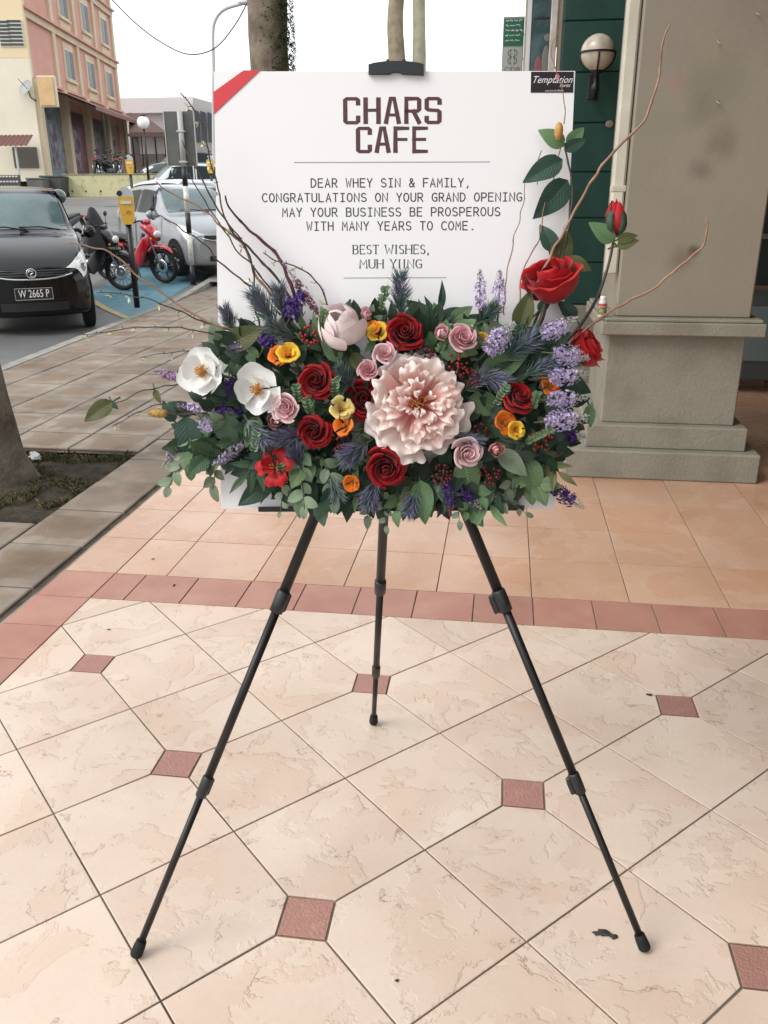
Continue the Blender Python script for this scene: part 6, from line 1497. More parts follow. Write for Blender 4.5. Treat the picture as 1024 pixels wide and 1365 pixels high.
    for s_ in (1, -1):
        def fw(s, t): return (6.0 + .35 * (1 - t) * 0 + (8.45 - 6.0) * s if True else 0, 5.12 + .8 * t)
        patch('side_window', 0, 0, 0, 0, m_cglass, .006, s_, poly=lambda s, t: (5.75 + .85 * t + (8.35 - 5.75 - .85 * t) * s, 5.15 + .78 * t))
        patch('side_window', 0, 0, 0, 0, m_cglass, .006, s_, poly=lambda s, t: (8.5 + (10.3 - .3 * t - 8.5) * s, 5.15 + .78 * t))
        patch('door_seam', 5.6, 5.64, 2.6, 5.1, m_drk, .003, s_, 1, 6); patch('door_seam', 8.4, 8.45, 2.3, 5.9, m_drk, .003, s_, 1, 6); patch('door_seam', 10.0, 10.04, 3.2, 5.1, m_drk, .003, s_, 1, 6)
        patch('headlight', 0, 0, 0, 0, m_lens, .010, s_, 8, 6, poly=lambda s, t: (.80 + .1 * t + 2.3 * s, 4.75 + .35 * s + (2.3 - 1.85 * s) * t))
        MB().ball(S_(1.35, 5.7) * 1 + V((.012, 0, 0)), .07, 12, 8, (.35, 1, 1)).build('lamp_bulb', m_chr, root, Matrix.Diagonal((1, s_, 1, 1)))
        MB().lathe([(.001, .006), (.025, .006), (.03, 0)], 12, Matrix.Translation(S_(.9, 2.7) + V((.02, 0, 0))) @ Matrix.Rotation(rad(90), 4, 'Y')).build('fog_lamp', m_drk, root, Matrix.Diagonal((1, s_, 1, 1)))
        mb = MB(); mb.ball((.64, .97, 1.03), .1, 12, 8, (.55, .95, .72)); mb.tube([(.66, .84, .99), (.64, .92, 1.01)], .025, 6); mb.build('side_mirror', paint if paint.name != 'silver_paint' else paint, root, Matrix.Diagonal((1, s_, 1, 1)))
        MB().box((-.15, .835, .86), (.16, .03, .03), None, .008).build('door_handle', paint, root, Matrix.Diagonal((1, s_, 1, 1)))
        for wx in (1.22, -1.18):
            pa = [(.345 * math.cos(rad(t_)), .345 * math.sin(rad(t_))) for t_ in range(-22, 203, 15)]
            pv_ = [(wx, .30)] + [(wx + p_[0] * k_, .30 + p_[1] * k_) for k_ in (.5, 1) for p_ in pa]; na_ = len(pa); vv = []
            for (x_, z_) in pv_:
                cs = sorted(((q.x - x_) ** 2 + (q.z - z_) ** 2, q.y) for q in SIDE)[:3]; vv.append((x_, s_ * (max(q[1] for q in cs) + .006), z_))
            ff = [(0, 1 + k_, 2 + k_) for k_ in range(na_ - 1)] + [(1 + k_, 1 + na_ + k_, 2 + na_ + k_, 2 + k_) for k_ in range(na_ - 1)]
            ob('wheel_arch', mesh('wheel_arch', vv, ff, m_tyre, None, False), root)
            wz = Matrix.Translation((wx, s_ * .775, .285)) @ Matrix.Rotation(rad(-90) * s_, 4, 'X')
            wh = MB().lathe([(.18, .05), (.2, .065), (.25, .07), (.28, .055), (.285, .03), (.285, -.08), (.25, -.1), (.1, -.1)], 28, wz).build('wheel', m_tyre, root)
            mb = MB(); mb.lathe([(.19, .055), (.18, .045), (.165, .02), (.001, .02)], 24, wz)
            mb.build('rim', m_drk, wh); mb = MB()
            for k in range(7):
                a = k * 6.2832 / 7; mb.box(wz @ V((math.cos(a) * .1, math.sin(a) * .1, .04)), (.15, .032, .018), (wz.to_3x3() @ Matrix.Rotation(a, 3, 'Z')), 0)
            mb.lathe([(.001, .06), (.035, .058), (.04, .03)], 12, wz); mb.lathe([(.172, .05), (.19, .06), (.197, .05)], 24, wz); mb.build('spokes', m_rim, wh)
    # grille, bumper intake, plate
    NOSE = [S_(a_ * .06, b_ * .08) for a_ in range(0, 42) for b_ in range(6, 80)]
    def front(nm, y0, y1, z0, z1, mt, off, n=8, parent=root, thick=None):
        vv = []; ff = []
        for i in range(n + 1):
            y = y0 + (y1 - y0) * i / n
            for z in (z0, z1):
                cs = sorted(((p.y - abs(y)) ** 2 + (p.z - z) ** 2, p.x) for p in NOSE)[:5]
                best = (0, max(q[1] for q in cs))
                vv.append((best[1] + off, y, z))
        for i in range(n): q = 2 * i; ff.append((q, q + 2, q + 3, q + 1))
        return ob(nm, mesh(nm, vv, ff, mt), parent)
    g_ = front('grille', -.52, .52, .625, .70, m_drk, .022)
    for z in (.64, .665, .69): MB().tube([(1.915 - .2 * (y / .8) ** 2, y, z) for y in (-.45, -.3, -.15, 0, .15, .3, .45)], .005, 4).build('grille_slat', M_('slat', (.05, .05, .052), .3) if 'slat' not in bpy.data.materials else bpy.data.materials['slat'], root)
    MB().tube([(1.915 - .2 * (y / .8) ** 2, y, .60 + .05 * (abs(y) / .55) ** 3) for y in [k * .11 - .55 for k in range(11)]], .010, 6).build('chrome_strip', m_chr, root)
    front('lower_intake', -.45, .45, .27, .36, m_drk, .02)
    mb = MB(); em = Matrix.Translation((1.935, 0, .665)) @ Matrix.Rotation(rad(90), 4, 'Y')
    mb.tube([em @ V((.047 * math.cos(k / 16 * 6.2832), .063 * math.sin(k / 16 * 6.2832), 0)) for k in range(17)], .0065, 6, False)
    mb.tube([em @ V(q) for q in ((.01, -.055, 0), (-.03, -.02, .0), (-.02, .03, 0), (.0, .02, 0), (.01, -.01, 0), (.035, -.015, 0), (.03, .02, 0))], .008, 6)
    mb.build('badge', m_chr, root)
    if plate:
        pl = MB().box((1.925, 0, .455), (.012, .50, .125), None, .003).build('number_plate', m_drk, root)
        fr_ = MB()
        for c, d in (((1.932, 0, .514), (.008, .5, .007)), ((1.932, 0, .396), (.008, .5, .007)), ((1.932, .247, .455), (.008, .007, .112)), ((1.932, -.247, .455), (.008, .007, .112))): fr_.box(c, d)
        fr_.build('plate_rim', m_chr, pl)
        me = font_mesh('plate_lettering', plate, .115, M_('plate_white', (.8, .8, .8), .5), extrude=.0005, sx=.86)
        ob('plate_lettering', me, pl, Matrix.Translation((1.9335, 0, .455)) @ Matrix(((0, 0, 1, 0), (1, 0, 0, 0), (0, 1, 0, 0), (0, 0, 0, 1))))
    for y0, y1 in ((.52, -.05), (.02, -.50)):
        mb = MB(); mb.tube([(.93, y0, 1.07), (.86, (y0 + y1) / 2, 1.105), (.82, y1, 1.10)], .009, 5); mb.build('wiper', m_drk, root)
    return root
def ghit(x, y, off=0):
    lo, hi = 4., 37.9
    for _ in range(40):
        mid = (lo + hi) / 2
        if AT(x, y, v=mid).z > zroad(mid): lo = mid
        else: hi = mid
    return AT(x, y, v=lo)
m_bpaint = M_('black_paint', (.004, .004, .005), .16, .35, coat=.2, bump=.02, bscale=3)
m_silver = M_('silver_paint', (.30, .315, .33), .32, .6, .35, coat=.4, bump=.02, bscale=3)
m_wpaint = M_('white_paint', (.48, .50, .52), .3, .5, .1, coat=.6)
def place_car(px, py, back, head, **k):
    """nose bottom centre over a ground point"""
    p = ghit(px, py); d = V((math.cos(head), math.sin(head), 0)); c = p - d * back
    c.z = zroad(c.y) + .0; return c
hb = rad(-59)
c = AT(54, 450, z=-.13); c = V((c.x, c.y, 0)) - V((math.cos(hb), math.sin(hb), 0)) * 1.95; c.z = -.13
blackcar = car('parked_car', 'shiny black hatchback with number plate W 2665 P, nose towards the kerb', c, hb, (.98, .82, 1.08), m_bpaint, 'W 2665 P')
hsv = rad(-46)
p = AT(236, 373, z=zroad(15)); d = V((math.cos(hsv), math.sin(hsv), 0)); nrm = V((-d.y, d.x, 0)); c = V((p.x, p.y, 0)) - d * 1.22 + nrm * .82; c.z = zroad(c.y) - .0
silver = car('parked_car', 'silver hatchback parked beyond the red scooter, seen from its front corner', c, hsv, .97, m_silver)
# cars beyond
for x, y, h_, lab, mt in ((262, 300, -25, 'pale silver car directly behind the silver hatchback', m_wpaint), (238, 268, -160, 'white pickup sized car farthest behind the sign pole', m_wpaint)):
    v_ = 20 if y == 300 else 27; p = AT(x, 262 if y == 300 else 250, v=v_); car('parked_car', lab, V((p.x, v_, zroad(v_) - (.12 if v_ == 20 else 0))), rad(h_), .97, mt)
p = AT(190, 246, v=36); car('parked_car', 'dark green grey car standing behind the low yellow wall', V((p.x, 40.5, 1.75)), rad(-150), 1.0, M_('slate_paint', (.05, .07, .075), .3, coat=.5))

# ------------------------------------------------------------------ motorcycles
m_red = M_('red_plastic', (.42, .008, .02), .25, .5, coat=.8); m_bpl = M_('black_gloss', (.02, .02, .022), .3, coat=.4); m_seat = M_('seat_vinyl', (.02, .02, .02), .55); m_met = M_('bike_metal', (.32, .32, .33), .35, .6, .7); m_cov = M_('cover_cloth', (.015, .015, .018), .7, bump=.5, bscale=12)
def wheel(parent, x, r, label='wheel', disc=True, nsp=12, rimc=None):
    Rm_ = Matrix.Translation((x, 0, r)) @ Matrix.Rotation(rad(90), 4, 'X'); tw = .045
    w_ = MB().lathe([(r * .80, -tw * .6), (r * .9, -tw), (r * .98, -tw * .6), (r, 0), (r * .98, tw * .6), (r * .9, tw), (r * .80, tw * .6)], 28, Rm_).build(label, m_tyre, parent)
    mb = MB(); mb.lathe([(r * .80, -tw * .55), (r * .74, -.012), (r * .74, .012), (r * .80, tw * .55)], 28, Rm_); mb.build('rim', rimc or m_drk, w_)
    mb = MB()
    for k in range(nsp): a = k * 6.2832 / nsp; mb.tube([Rm_ @ V((.03 * math.cos(a + .3), .03 * math.sin(a + .3), 0)), Rm_ @ V((r * .76 * math.cos(a), r * .76 * math.sin(a), 0))], .007 if nsp > 6 else .016, 4, False)
    mb.lathe([(.001, -.05), (.045, -.05), (.045, .05), (.001, .05)], 14, Rm_); mb.build('spokes', m_met if nsp > 6 else m_drk, w_)
    if disc: MB().lathe([(.06, .038), (.115, .038), (.115, .043), (.06, .043)], 22, Rm_).build('brake_disc', m_chr, w_)
    return w_
def loft(mb, secs, n=12):
    """secs: (centre, half width y, half height along local z, tilt)"""
    vv = []
    for c, a, b_, *t in secs:
        T_ = t[0] if t else 0
        for k in range(n):
            g = 2 * math.pi * k / n; x = 0; y = a * math.copysign(abs(math.cos(g)) ** .8, math.cos(g)); z = b_ * math.copysign(abs(math.sin(g)) ** .8, math.sin(g))
            vv.append(V(c) + V((-z * math.sin(T_), y, z * math.cos(T_))))
    k = len(secs); ff = [(i * n + j, i * n + (j + 1) % n, (i + 1) * n + (j + 1) % n, (i + 1) * n + j) for i in range(k - 1) for j in range(n)] + [tuple(range(n)), tuple((k - 1) * n + j for j in reversed(range(n)))]
    return mb.add(vv, ff, None, True)
def motorbike(label, pos, heading, mt, cover=False, plate=None, steer=0, lean=.14, helmet=False, scale=1.0, name='motorcycle', cat_='motorcycle', group=None):
    root = thing(name, label, cat_, Matrix.Translation(pos) @ Matrix.Rotation(heading, 4, 'Z') @ Matrix.Rotation(lean, 4, 'X') @ Matrix.Diagonal((scale, scale, scale, 1)), group)
    r = .285; wheel(root, .62, r, nsp=5 if mt is m_red else 16); wheel(root, -.62, r, nsp=5 if mt is m_red else 16)
    mb = MB()
    for s_ in (-.07, .07): mb.tube([(.62, s_, r), (.47, s_, .74), (.42, s_, .88)], .017, 8)
    mb.build('fork', m_met, root)
    loft(MB(), [((.86, 0, .50), .01, .01), ((.80, 0, .56), .06, .02, -.5), ((.66, 0, .615), .068, .025), ((.50, 0, .60), .065, .03, .3), ((.38, 0, .52), .05, .03, .6)]).build('front_mudguard', mt, root)
    loft(MB(), [((.62, 0, .76), .03, .03, .2), ((.57, 0, .80), .10, .12, .35), ((.48, 0, .86), .13, .14, .4), ((.38, 0, .90), .09, .10, .4), ((.30, 0, .92), .04, .04)]).build('front_fairing', mt, root)
    MB().ball((.60, 0, .80), .075, 12, 8, (.55, 1.15, .8)).build('headlight', m_lens, root)
    for s_ in (-1, 1):
        loft(MB(), [((.50, .10 * s_, .74), .01, .06), ((.42, .14 * s_, .66), .02, .11, .2), ((.28, .13 * s_, .50), .025, .14, .3), ((.16, .11 * s_, .38), .02, .12, .3), ((.05, .1 * s_, .34), .01, .04)]).build('leg_shield', mt, root)
        MB().tube([(.40, 0, 1.0), (.38, .14 * s_, 1.03), (.30, .33 * s_, 1.0)], .013, 8).build('handlebar', m_drk, root)
        MB().tube([(.325, .26 * s_, 1.005), (.29, .37 * s_, .995)], .02, 8).build('grip', m_bpl, root)
        mb = MB(); mb.tube([(.37, .2 * s_, 1.02), (.34, .27 * s_, 1.14)], .006, 5); mb.ball((.33, .30 * s_, 1.16), .05, 10, 6, (.3, 1.2, .8)); mb.build('mirror', m_drk, root)
        loft(MB(), [((-.1, .08 * s_, .60), .02, .05), ((-.35, .1 * s_, .66), .035, .08, -.1), ((-.6, .09 * s_, .74), .03, .07, -.2), ((-.82, .05 * s_, .80), .02, .03)]).build('tail_panel', mt, root)
        MB().ball((.545, .11 * s_, .74), .03, 8, 6, (.6, 1, .6)).build('indicator', M_('amber', (.6, .25, .03), .3) if 'amber' not in bpy.data.materials else bpy.data.materials['amber'], root)
    MB().box((.40, 0, 1.0), (.12, .16, .06), None, .02).build('instrument_cowl', mt, root)
    loft(MB(), [((.02, 0, .70), .06, .02), ((-.08, 0, .745), .12, .04), ((-.35, 0, .765), .13, .045), ((-.62, 0, .82), .12, .045), ((-.80, 0, .85), .06, .02)]).build('seat', m_seat, root)
    loft(MB(), [((.34, 0, .52), .06, .08), ((.2, 0, .42), .08, .1), ((-.1, 0, .38), .13, .13), ((-.3, 0, .38), .10, .10)]).build('engine', m_met if mt is not m_red else m_drk, root)
    MB().tube([(.30, 0, .80), (.18, 0, .55), (-.05, 0, .52), (-.3, 0, .62), (-.7, 0, .74)], .035, 8).build('frame', m_drk, root)
    MB().tube([(.1, -.12, .32), (-.25, -.15, .27), (-.45, -.16, .30), (-.85, -.16, .38)], [.018, .02, .042, .045], 10).build('exhaust', m_met, root)
    loft(MB(), [((-.78, 0, .82), .07, .03, -.4), ((-.88, 0, .72), .065, .02, -1.1), ((-.95, 0, .56), .06, .015, -1.3)]).build('rear_mudguard', m_drk, root)
    MB().box((-.87, 0, .80), (.05, .16, .06), None, .015).build('tail_lamp', M_('lamp_red', (.4, .02, .02), .3) if 'lamp_red' not in bpy.data.materials else bpy.data.materials['lamp_red'], root)
    MB().tube([(-.05, .1, .3), (-.12, .22, .02)], .012, 6).build('side_stand', m_met, root)
    MB().tube([(-.62, .09, r), (-.75, .11, .60)], .02, 8).build('shock_absorber', m_chr, root)
    MB().tube([(-.62, -.09, r), (-.75, -.11, .60)], .02, 8).build('shock_absorber', m_chr, root)
    if plate:
        pl = MB().box((.70, -.02, .66), (.006, .02, .02)).build('plate_bracket', m_drk, root)
        pl = MB().box((.60, -.085, .68), (.30, .006, .075), None, .002).build('number_plate', m_drk, root)
        ob('plate_lettering', font_mesh('plate_lettering', plate, .06, bpy.data.materials['plate_white'], sx=.9), pl, Matrix.Translation((.60, -.0895, .68)) @ Matrix.Rotation(rad(90), 4, 'X'))
    if cover:
        vv = []; ff = []; n = 20; rr = random.Random(6)
        prof = [(0, 1.30), (.05, 1.27), (.10, 1.16), (.16, 1.0), (.21, .86), (.24, .74), (.25, .66)]
        for i, (rad_, z) in enumerate(prof):
            for k in range(n):
                g = 2 * math.pi * k / n; w2 = 1 + .16 * math.sin(3 * g + 1) * i / 6 + .08 * math.sin(7 * g) * i / 6
                vv.append((.36 - .10 * (1 - i / 6) + rad_ * w2 * math.cos(g) * .85 - .04 * i / 6, rad_ * w2 * math.sin(g) * 1.35, z + (.03 * math.sin(5 * g) if i > 3 else 0)))
        for i in range(len(prof) - 1):
            for k in range(n): ff.append((i * n + k, i * n + (k + 1) % n, (i + 1) * n + (k + 1) % n, (i + 1) * n + k))
        tag(ob('handlebar_cover', mesh('handlebar_cover', vv, ff, m_cov), None, root.matrix_basis), 'black cloth draped over the handlebars of the motorcycle beside the meter', 'cover')
    return root
# wheel contact points measured from the photo
p1 = ghit(166, 387); hd = rad(-3)
d = V((math.cos(hd), math.sin(hd), 0))
c = V((p1.x, p1.y, 0)) - d * .62; c.z = zroad(c.y)
motorbike('black and silver motorcycle with its front covered by a black cloth beside the meter', c, hd, m_bpl, cover=True, plate='WXU 176', lean=.1)
p2_ = ghit(222, 378); hd2 = rad(-18); d = V((math.cos(hd2), math.sin(hd2), 0)); c = V((p2_.x, p2_.y, 0)) - d * .62; c.z = zroad(c.y)
motorbike('bright red underbone scooter parked between the meter and the striped pole', c, hd2, m_red, lean=.12)
p3_ = AT(72, 285, v=17); motorbike('motorcycle with a helmet on its seat behind the black car', V((p3_.x - .1, 17.3, zroad(17.3))), rad(-100), m_bpl, lean=.1)
hp = AT(78, 262, v=17); MB().ball((0, 0, 0), .15, 16, 10, (1, 1, .95)).ball((0, 0, -.02), .153, 12, 8, (.9, .9, .4)).build('helmet', M_('helmet_shell', (.04, .06, .055), .15, coat=.8), None, hp)
tag(bpy.data.objects['helmet'], 'dark rounded helmet resting on the motorcycle behind the black car', 'helmet')
for k, (x, dv, h_) in enumerate(((134, 0, 100), (146, .6, 80), (157, .2, 110))):
    p = AT(x, 238, v=40.5 + dv); motorbike(('leftmost of the dark motorcycles', 'middle one of the dark motorcycles', 'rightmost of the dark motorcycles')[k] + ' parked under the shophouse awning', V((p.x, p.y, 2.02)), rad(h_), m_bpl, lean=.1, scale=1.15)

# ------------------------------------------------------------------ parking meters and poles
m_mety = M_('meter_yellow', (.62, .36, .03), .45, col2=(.45, .28, .08), nscale=9, nfrom=.45, nto=.7); m_metg = M_('meter_grey', (.45, .46, .46), .35, .5, .5)
def meter(p, h, label, s=1.0, rot=0):
    root = thing('parking_meter', label, 'parking meter', Matrix.Translation(p) @ Matrix.Rotation(rot, 4, 'Z'), 'yellow parking meters')
    MB().tube([(0, 0, 0), (0, 0, h - .30 * s)], .038 * s, 10).build('post', m_blk, root)
    z0 = h - .34 * s; mb = MB(); sh = [(-.05, 0), (-.078, .06), (-.092, .2), (-.092, .34), (.092, .34), (.092, .2), (.078, .06), (.05, 0)]
    mb.prism([(x * s, z * s) for x, z in sh], -.07 * s, .07 * s, Matrix.Translation((0, 0, z0)) @ Matrix.Rotation(rad(90), 4, 'X')); mb.build('housing', m_mety, root)
    dm = MB(); arcp = [(.092 * math.cos(k * math.pi / 10), .34 + .12 * math.sin(k * math.pi / 10)) for k in range(11)]
    dm.prism([(x * s, z * s) for x, z in arcp], -.068 * s, .068 * s, Matrix.Translation((0, 0, z0)) @ Matrix.Rotation(rad(90), 4, 'X')); dm.build('dome', m_metg, root)
    MB().lathe([(.001, .0), (.035 * s, 0)], 14, Matrix.Translation((-.07 * s, -.0725 * s, z0 + .38 * s)) @ Matrix.Rotation(rad(90), 4, 'X')).build('window', m_drk, root)
    MB().box((0, -.074 * s, z0 + .27 * s), (.13 * s, .008 * s, .035 * s)).build('plate', m_chr, root)
    mb = MB(); mb.tube([V((.02 * s + .022 * s * math.cos(k), -.074 * s, z0 + .15 * s + .022 * s * math.sin(k))) for k in [0, 1, 2, 3, 4, 5, 6.28]], .004 * s, 4); mb.build('mark', M_('meter_red', (.5, .1, .05), .5) if 'meter_red' not in bpy.data.materials else bpy.data.materials['meter_red'], root)
    return root
p = AT(183, 410, z=-.03); meter(p, AT(175, 262, v=p.y).z + .03, 'nearest yellow parking meter on a black post, in front of the motorcycle', 1.02, rad(20))
p = AT(177, 262, v=22); meter(V((p.x, p.y, zpav(22))), AT(177, 213, v=22).z - zpav(22), 'small distant yellow parking meter in front of the low yellow wall', 1.0, rad(20))
p = AT(282, 240, v=24); meter(V((p.x, p.y, zpav(24))), AT(282, 213, v=24).z - zpav(24), 'distant yellow parking meter just left of the board edge', 1.0, rad(10))
p = AT(258, 382, z=-.03); tp = AT(237, 148, v=p.y)
sp_ = thing('traffic_sign', 'back of a dark traffic sign on a black and white striped pole', 'traffic sign', p)
m_pw = M_('pole_white', (.72, .71, .66), .6, col2=(.4, .38, .33), nscale=9); H_ = tp.z - p.z; m_pg = M_('pole_grey', (.4, .4, .38), .5)
zs = [0, .39, .79, 1.13, 1.49, 1.0]
bands = [(0, .40, m_blk), (.40, .81, m_pw), (.81, 1.16, m_blk), (1.16, 1.50, m_pw), (1.50, 1.85, m_blk)]
# band limits from the photo
ys = [382, 353 + 0, 318, 290, 254, 222, 148]
ys = [382, 353, 311, 284, 248, 222, 148]
zz = [AT(258 - (382 - y_) * .0905, y_, v=p.y).z - p.z for y_ in ys]
for k in range(6): MB().tube([(0, 0, zz[k]), (0, 0, zz[k + 1])], .043, 14).build('pole_band', (m_blk, m_pw, m_blk, m_pw, m_blk, m_pg)[k], sp_)
m_sback = M_('sign_back', (.09, .095, .09), .55, .4, .3, col2=(.13, .13, .12), nscale=3)
sc_ = AT(240, 184, v=p.y - .02); a, b = AT(220, 184, v=p.y), AT(258.5, 184, v=p.y)
MB().box((0, 0, 0), ((b - a).length * 1.02, .012, .80), Matrix.Rotation(rad(6), 3, 'Z'), .003).build('panel', m_sback, sp_, V(((a.x + b.x) / 2 - p.x, .055, (AT(221, 147, v=p.y).z + AT(225, 222, v=p.y).z) / 2 - p.z)))
for e in (-1, 1): MB().box((0, 0, 0), (.016, .03, .80), Matrix.Rotation(rad(6), 3, 'Z'), .002).build('panel_edge', m_pg, sp_, V(((a.x + b.x) / 2 - p.x + e * (b - a).length * .5, .05 + e * .02, (AT(221, 147, v=p.y).z + AT(225, 222, v=p.y).z) / 2 - p.z)))
for zc in (1.95, 2.4): MB().box((0, 0, zc), (.12, .10, .03), None, .004).build('clamp', m_pg, sp_)
# globe street lamp
v_ = 38; p = AT(191, 163, v=v_); bse = zroad(v_) + .6
gl = thing('street_lamp', 'white globe lamp on a thin dark post in front of the shophouse', 'street lamp', V((p.x, p.y, bse)))
MB().tube([(0, 0, 0), (0, 0, p.z - bse - .2)], [.06, .045], 10).build('post', m_drk, gl); MB().ball((0, 0, p.z - bse), .26, 16, 12).build('globe', M_('globe_white', (.8, .8, .78), .3), gl); MB().lathe([(.1, 0), (.16, .03), (.08, .08), (.001, .1)], 12).build('cap', m_drk, gl, V((0, 0, p.z - bse + .22)))
# arched street light and cable
v_ = 28; pts = [AT(x, y, v=v_) for x, y in ((286, 230), (285, 95), (284, 45), (288, 25), (300, 12), (325, 4))]
sl_ = thing('street_light', 'tall thin grey street light curving right above the board corner', 'street light', V((pts[0].x, v_, 1.0)))
MB().tube(cat([V((pts[0].x, v_, 1.0))] + pts, 6), [.07] * 12 + [.05] * 25, 8).build('pole', m_pg, sl_, -V((pts[0].x, v_, 1.0)))
MB().ball((0, 0, 0), .2, 10, 6, (1.6, .6, .4)).build('lamp_head', m_pg, sl_, AT(330, 3, v=v_) - V((pts[0].x, v_, 1.0)))
wp = [AT(x, y, v=12) for x, y in ((110, -42), (150, 0), (180, 30), (213, 55), (250, 72), (285, 65), (312, 35), (330, 3), (345, -25))]
tag(MB().tube(cat([q - wp[0] for q in wp], 6), .008, 6).build('cable', m_drk, None, wp[0]), 'thin black cable sagging across the sky left of the mossy trunk', 'cable')

# ------------------------------------------------------------------ tree trunks
def bark_mat(name, c1, c2, moss=None, bs=25):
    return M_(name, c1, .85, .25, col2=c2, nscale=7, bump=1.0, bscale=bs, nfrom=.4, nto=.62, detail=8)
def trunk(name, label, pts, rs, mt, n=20, lump=.08, crown=None, scars=0, seed=0):
    rr = random.Random(seed); base = V(pts[0]); root = thing(name, label, 'tree', base); c = cat([V(q) - base for q in pts], 8); k = len(c); vv = []; ff = []
    import bisect
    for i, p in enumerate(c):
        f = i / (k - 1) * (len(rs) - 1); j = min(int(f), len(rs) - 2); r = rs[j] + (rs[j + 1] - rs[j]) * (f - j)
        for q in range(n):
            a = 2 * math.pi * q / n; w_ = 1 + lump * noise.noise(V((math.cos(a) * 1.5, math.sin(a) * 1.5, p.z * 1.2 + seed))) + lump * .4 * noise.noise(V((math.cos(a) * 5, math.sin(a) * 5, p.z * 6)))
            vv.append(p + V((math.cos(a) * r * w_, math.sin(a) * r * w_, 0)))
    for i in range(k - 1):
        for q in range(n): ff.append((i * n + q, i * n + (q + 1) % n, (i + 1) * n + (q + 1) % n, (i + 1) * n + q))
    ob('trunk', mesh('trunk', vv, ff, mt), root)
    if crown:
        cz, cr, nl = crown; top = c[-1]; mb = MB()
        for b_ in range(7):
            a = b_ * .9 + rr.random(); e = V((math.cos(a) * cr * .8, math.sin(a) * cr * .8, rr.uniform(.3, 1) * cr)); mb.tube(cat([top - V((0, 0, .3)), top + e * .4 + V((0, 0, .2)), top + e], 3), [rs[-1] * .6 - q * rs[-1] * .08 for q in range(7)], 6)
        mb.build('limbs', mt, root)
        fv_, fq = [], []
        for b_ in range(nl):
            a, e = rr.uniform(0, 6.28), rr.uniform(-.3, 1); R_ = cr * rr.uniform(.4, 1) ; p = top + V((math.cos(a) * R_ * math.sqrt(max(.05, 1 - e * e)), math.sin(a) * R_ * math.sqrt(max(.05, 1 - e * e)), cz + e * R_ * .7))
            for _ in range(6):
                c0 = p + V((rr.gauss(0, .14), rr.gauss(0, .14), rr.gauss(0, .12))); u_ = V((rr.uniform(-1, 1), rr.uniform(-1, 1), rr.uniform(-.6, .6))).normalized() * .09; w_ = u_.cross(V((rr.uniform(-1, 1), rr.uniform(-1, 1), 1))).normalized() * .035; q = len(fv_)
                fv_ += [c0 - u_, c0 + w_, c0 + u_, c0 - w_]; fq.append((q, q + 1, q + 2, q + 3))
        o_ = ob('crown', mesh('crown', fv_, fq, M_('crown_leaf_' + str(seed), (.05, .09, .03), .6, col2=(.08, .12, .04), nscale=2), None, False), root)
    return root
m_bark = bark_mat('smooth_grey_bark', (.19, .165, .135), (.095, .08, .065), bs=45)
trunk('tree', 'thick smooth grey trunk at the left edge rooted in the square soil pit', [(-2.74, 4.12, -.09), (-2.78, 4.13, .12), (-2.81, 4.14, .5), (-2.86, 4.16, 1.1), (-2.9, 4.2, 2.1), (-3.0, 4.3, 3.2)], [.225, .185, .165, .155, .15, .14], m_bark, 26, .10, (1.0, 1.6, 500), seed=2)
m_bark2 = bark_mat('mossy_bark', (.24, .20, .155), (.14, .11, .08), bs=18)
t2 = trunk('tree', 'thick mossy trunk rising behind the upper left of the board', [(-1.98, 8.05, -.04), (-2.02, 8.05, .8), (-2.07, 8.05, 1.8), (-2.115, 8.05, 2.5), (-2.10, 8.05, 3.4), (-2.0, 8.1, 4.6)], [.24, .19, .18, .172, .168, .15], m_bark2, 22, .10, (1.0, 2.2, 800), seed=5)
rr = random.Random(8); mb = MB(); tb = t2.matrix_basis.translation
for k in range(3800):
    a = rr.gauss(-.2, .5); z = rr.uniform(1.9, 3.6); 
    if rr.random() < .22: a = rr.gauss(3.3, .3)
    cx_ = -2.09 + (.02 * math.sin(z * 3)); r = .176 + .01 * rr.random(); a -= .2; p = V((cx_ + math.cos(a) * r, 8.05 + math.sin(a) * r, z)) - tb
    dd = V((math.cos(a), math.sin(a), rr.uniform(-.9, .4))).normalized(); l_ = rr.uniform(.015, .055); sd_ = dd.cross(V((0, 0, 1))).normalized() * .011
    mb.add([p - sd_, p + sd_, p + dd * l_ * .6 + V((0, 0, l_ * rr.uniform(-.8, .3)))], [(0, 1, 2)])
mb.build('moss', M_('moss', (.022, .03, .012), .9, .1, col2=(.07, .08, .035), nscale=12), t2)['kind'] = 'stuff'
m_bark3 = bark_mat('pale_bark', (.30, .25, .18), (.19, .17, .11), bs=12); m_bark4 = bark_mat('pale_green_bark', (.34, .33, .25), (.26, .26, .18), bs=12)
def pole_tree(px, wpx, lab, mt, seed):
    v_ = 16; a, b_ = AT(px, 90, v=v_), AT(px - .5, 0, v=v_); r = wpx / 1127 * 16 / 1.98; z0 = zpav(v_)
    trunk('tree', lab, [(a.x + .04, v_, z0), (a.x + .02, v_, 1.8), (a.x, v_, a.z), (b_.x, v_, b_.z), (b_.x + (.3 if seed == 11 else -.1), v_, b_.z + 2)], [r * 1.15, r * 1.05, r, r * .9, r * .8], mt, 14, .1, (1.2, 2.4, 700), seed=seed)
pole_tree(529, 20, 'slender brown trunk above the easel clip, left one of two', m_bark3, 11)
pole_tree(559, 16, 'slender pale greenish trunk above the easel clip, right one of two', m_bark4, 12)

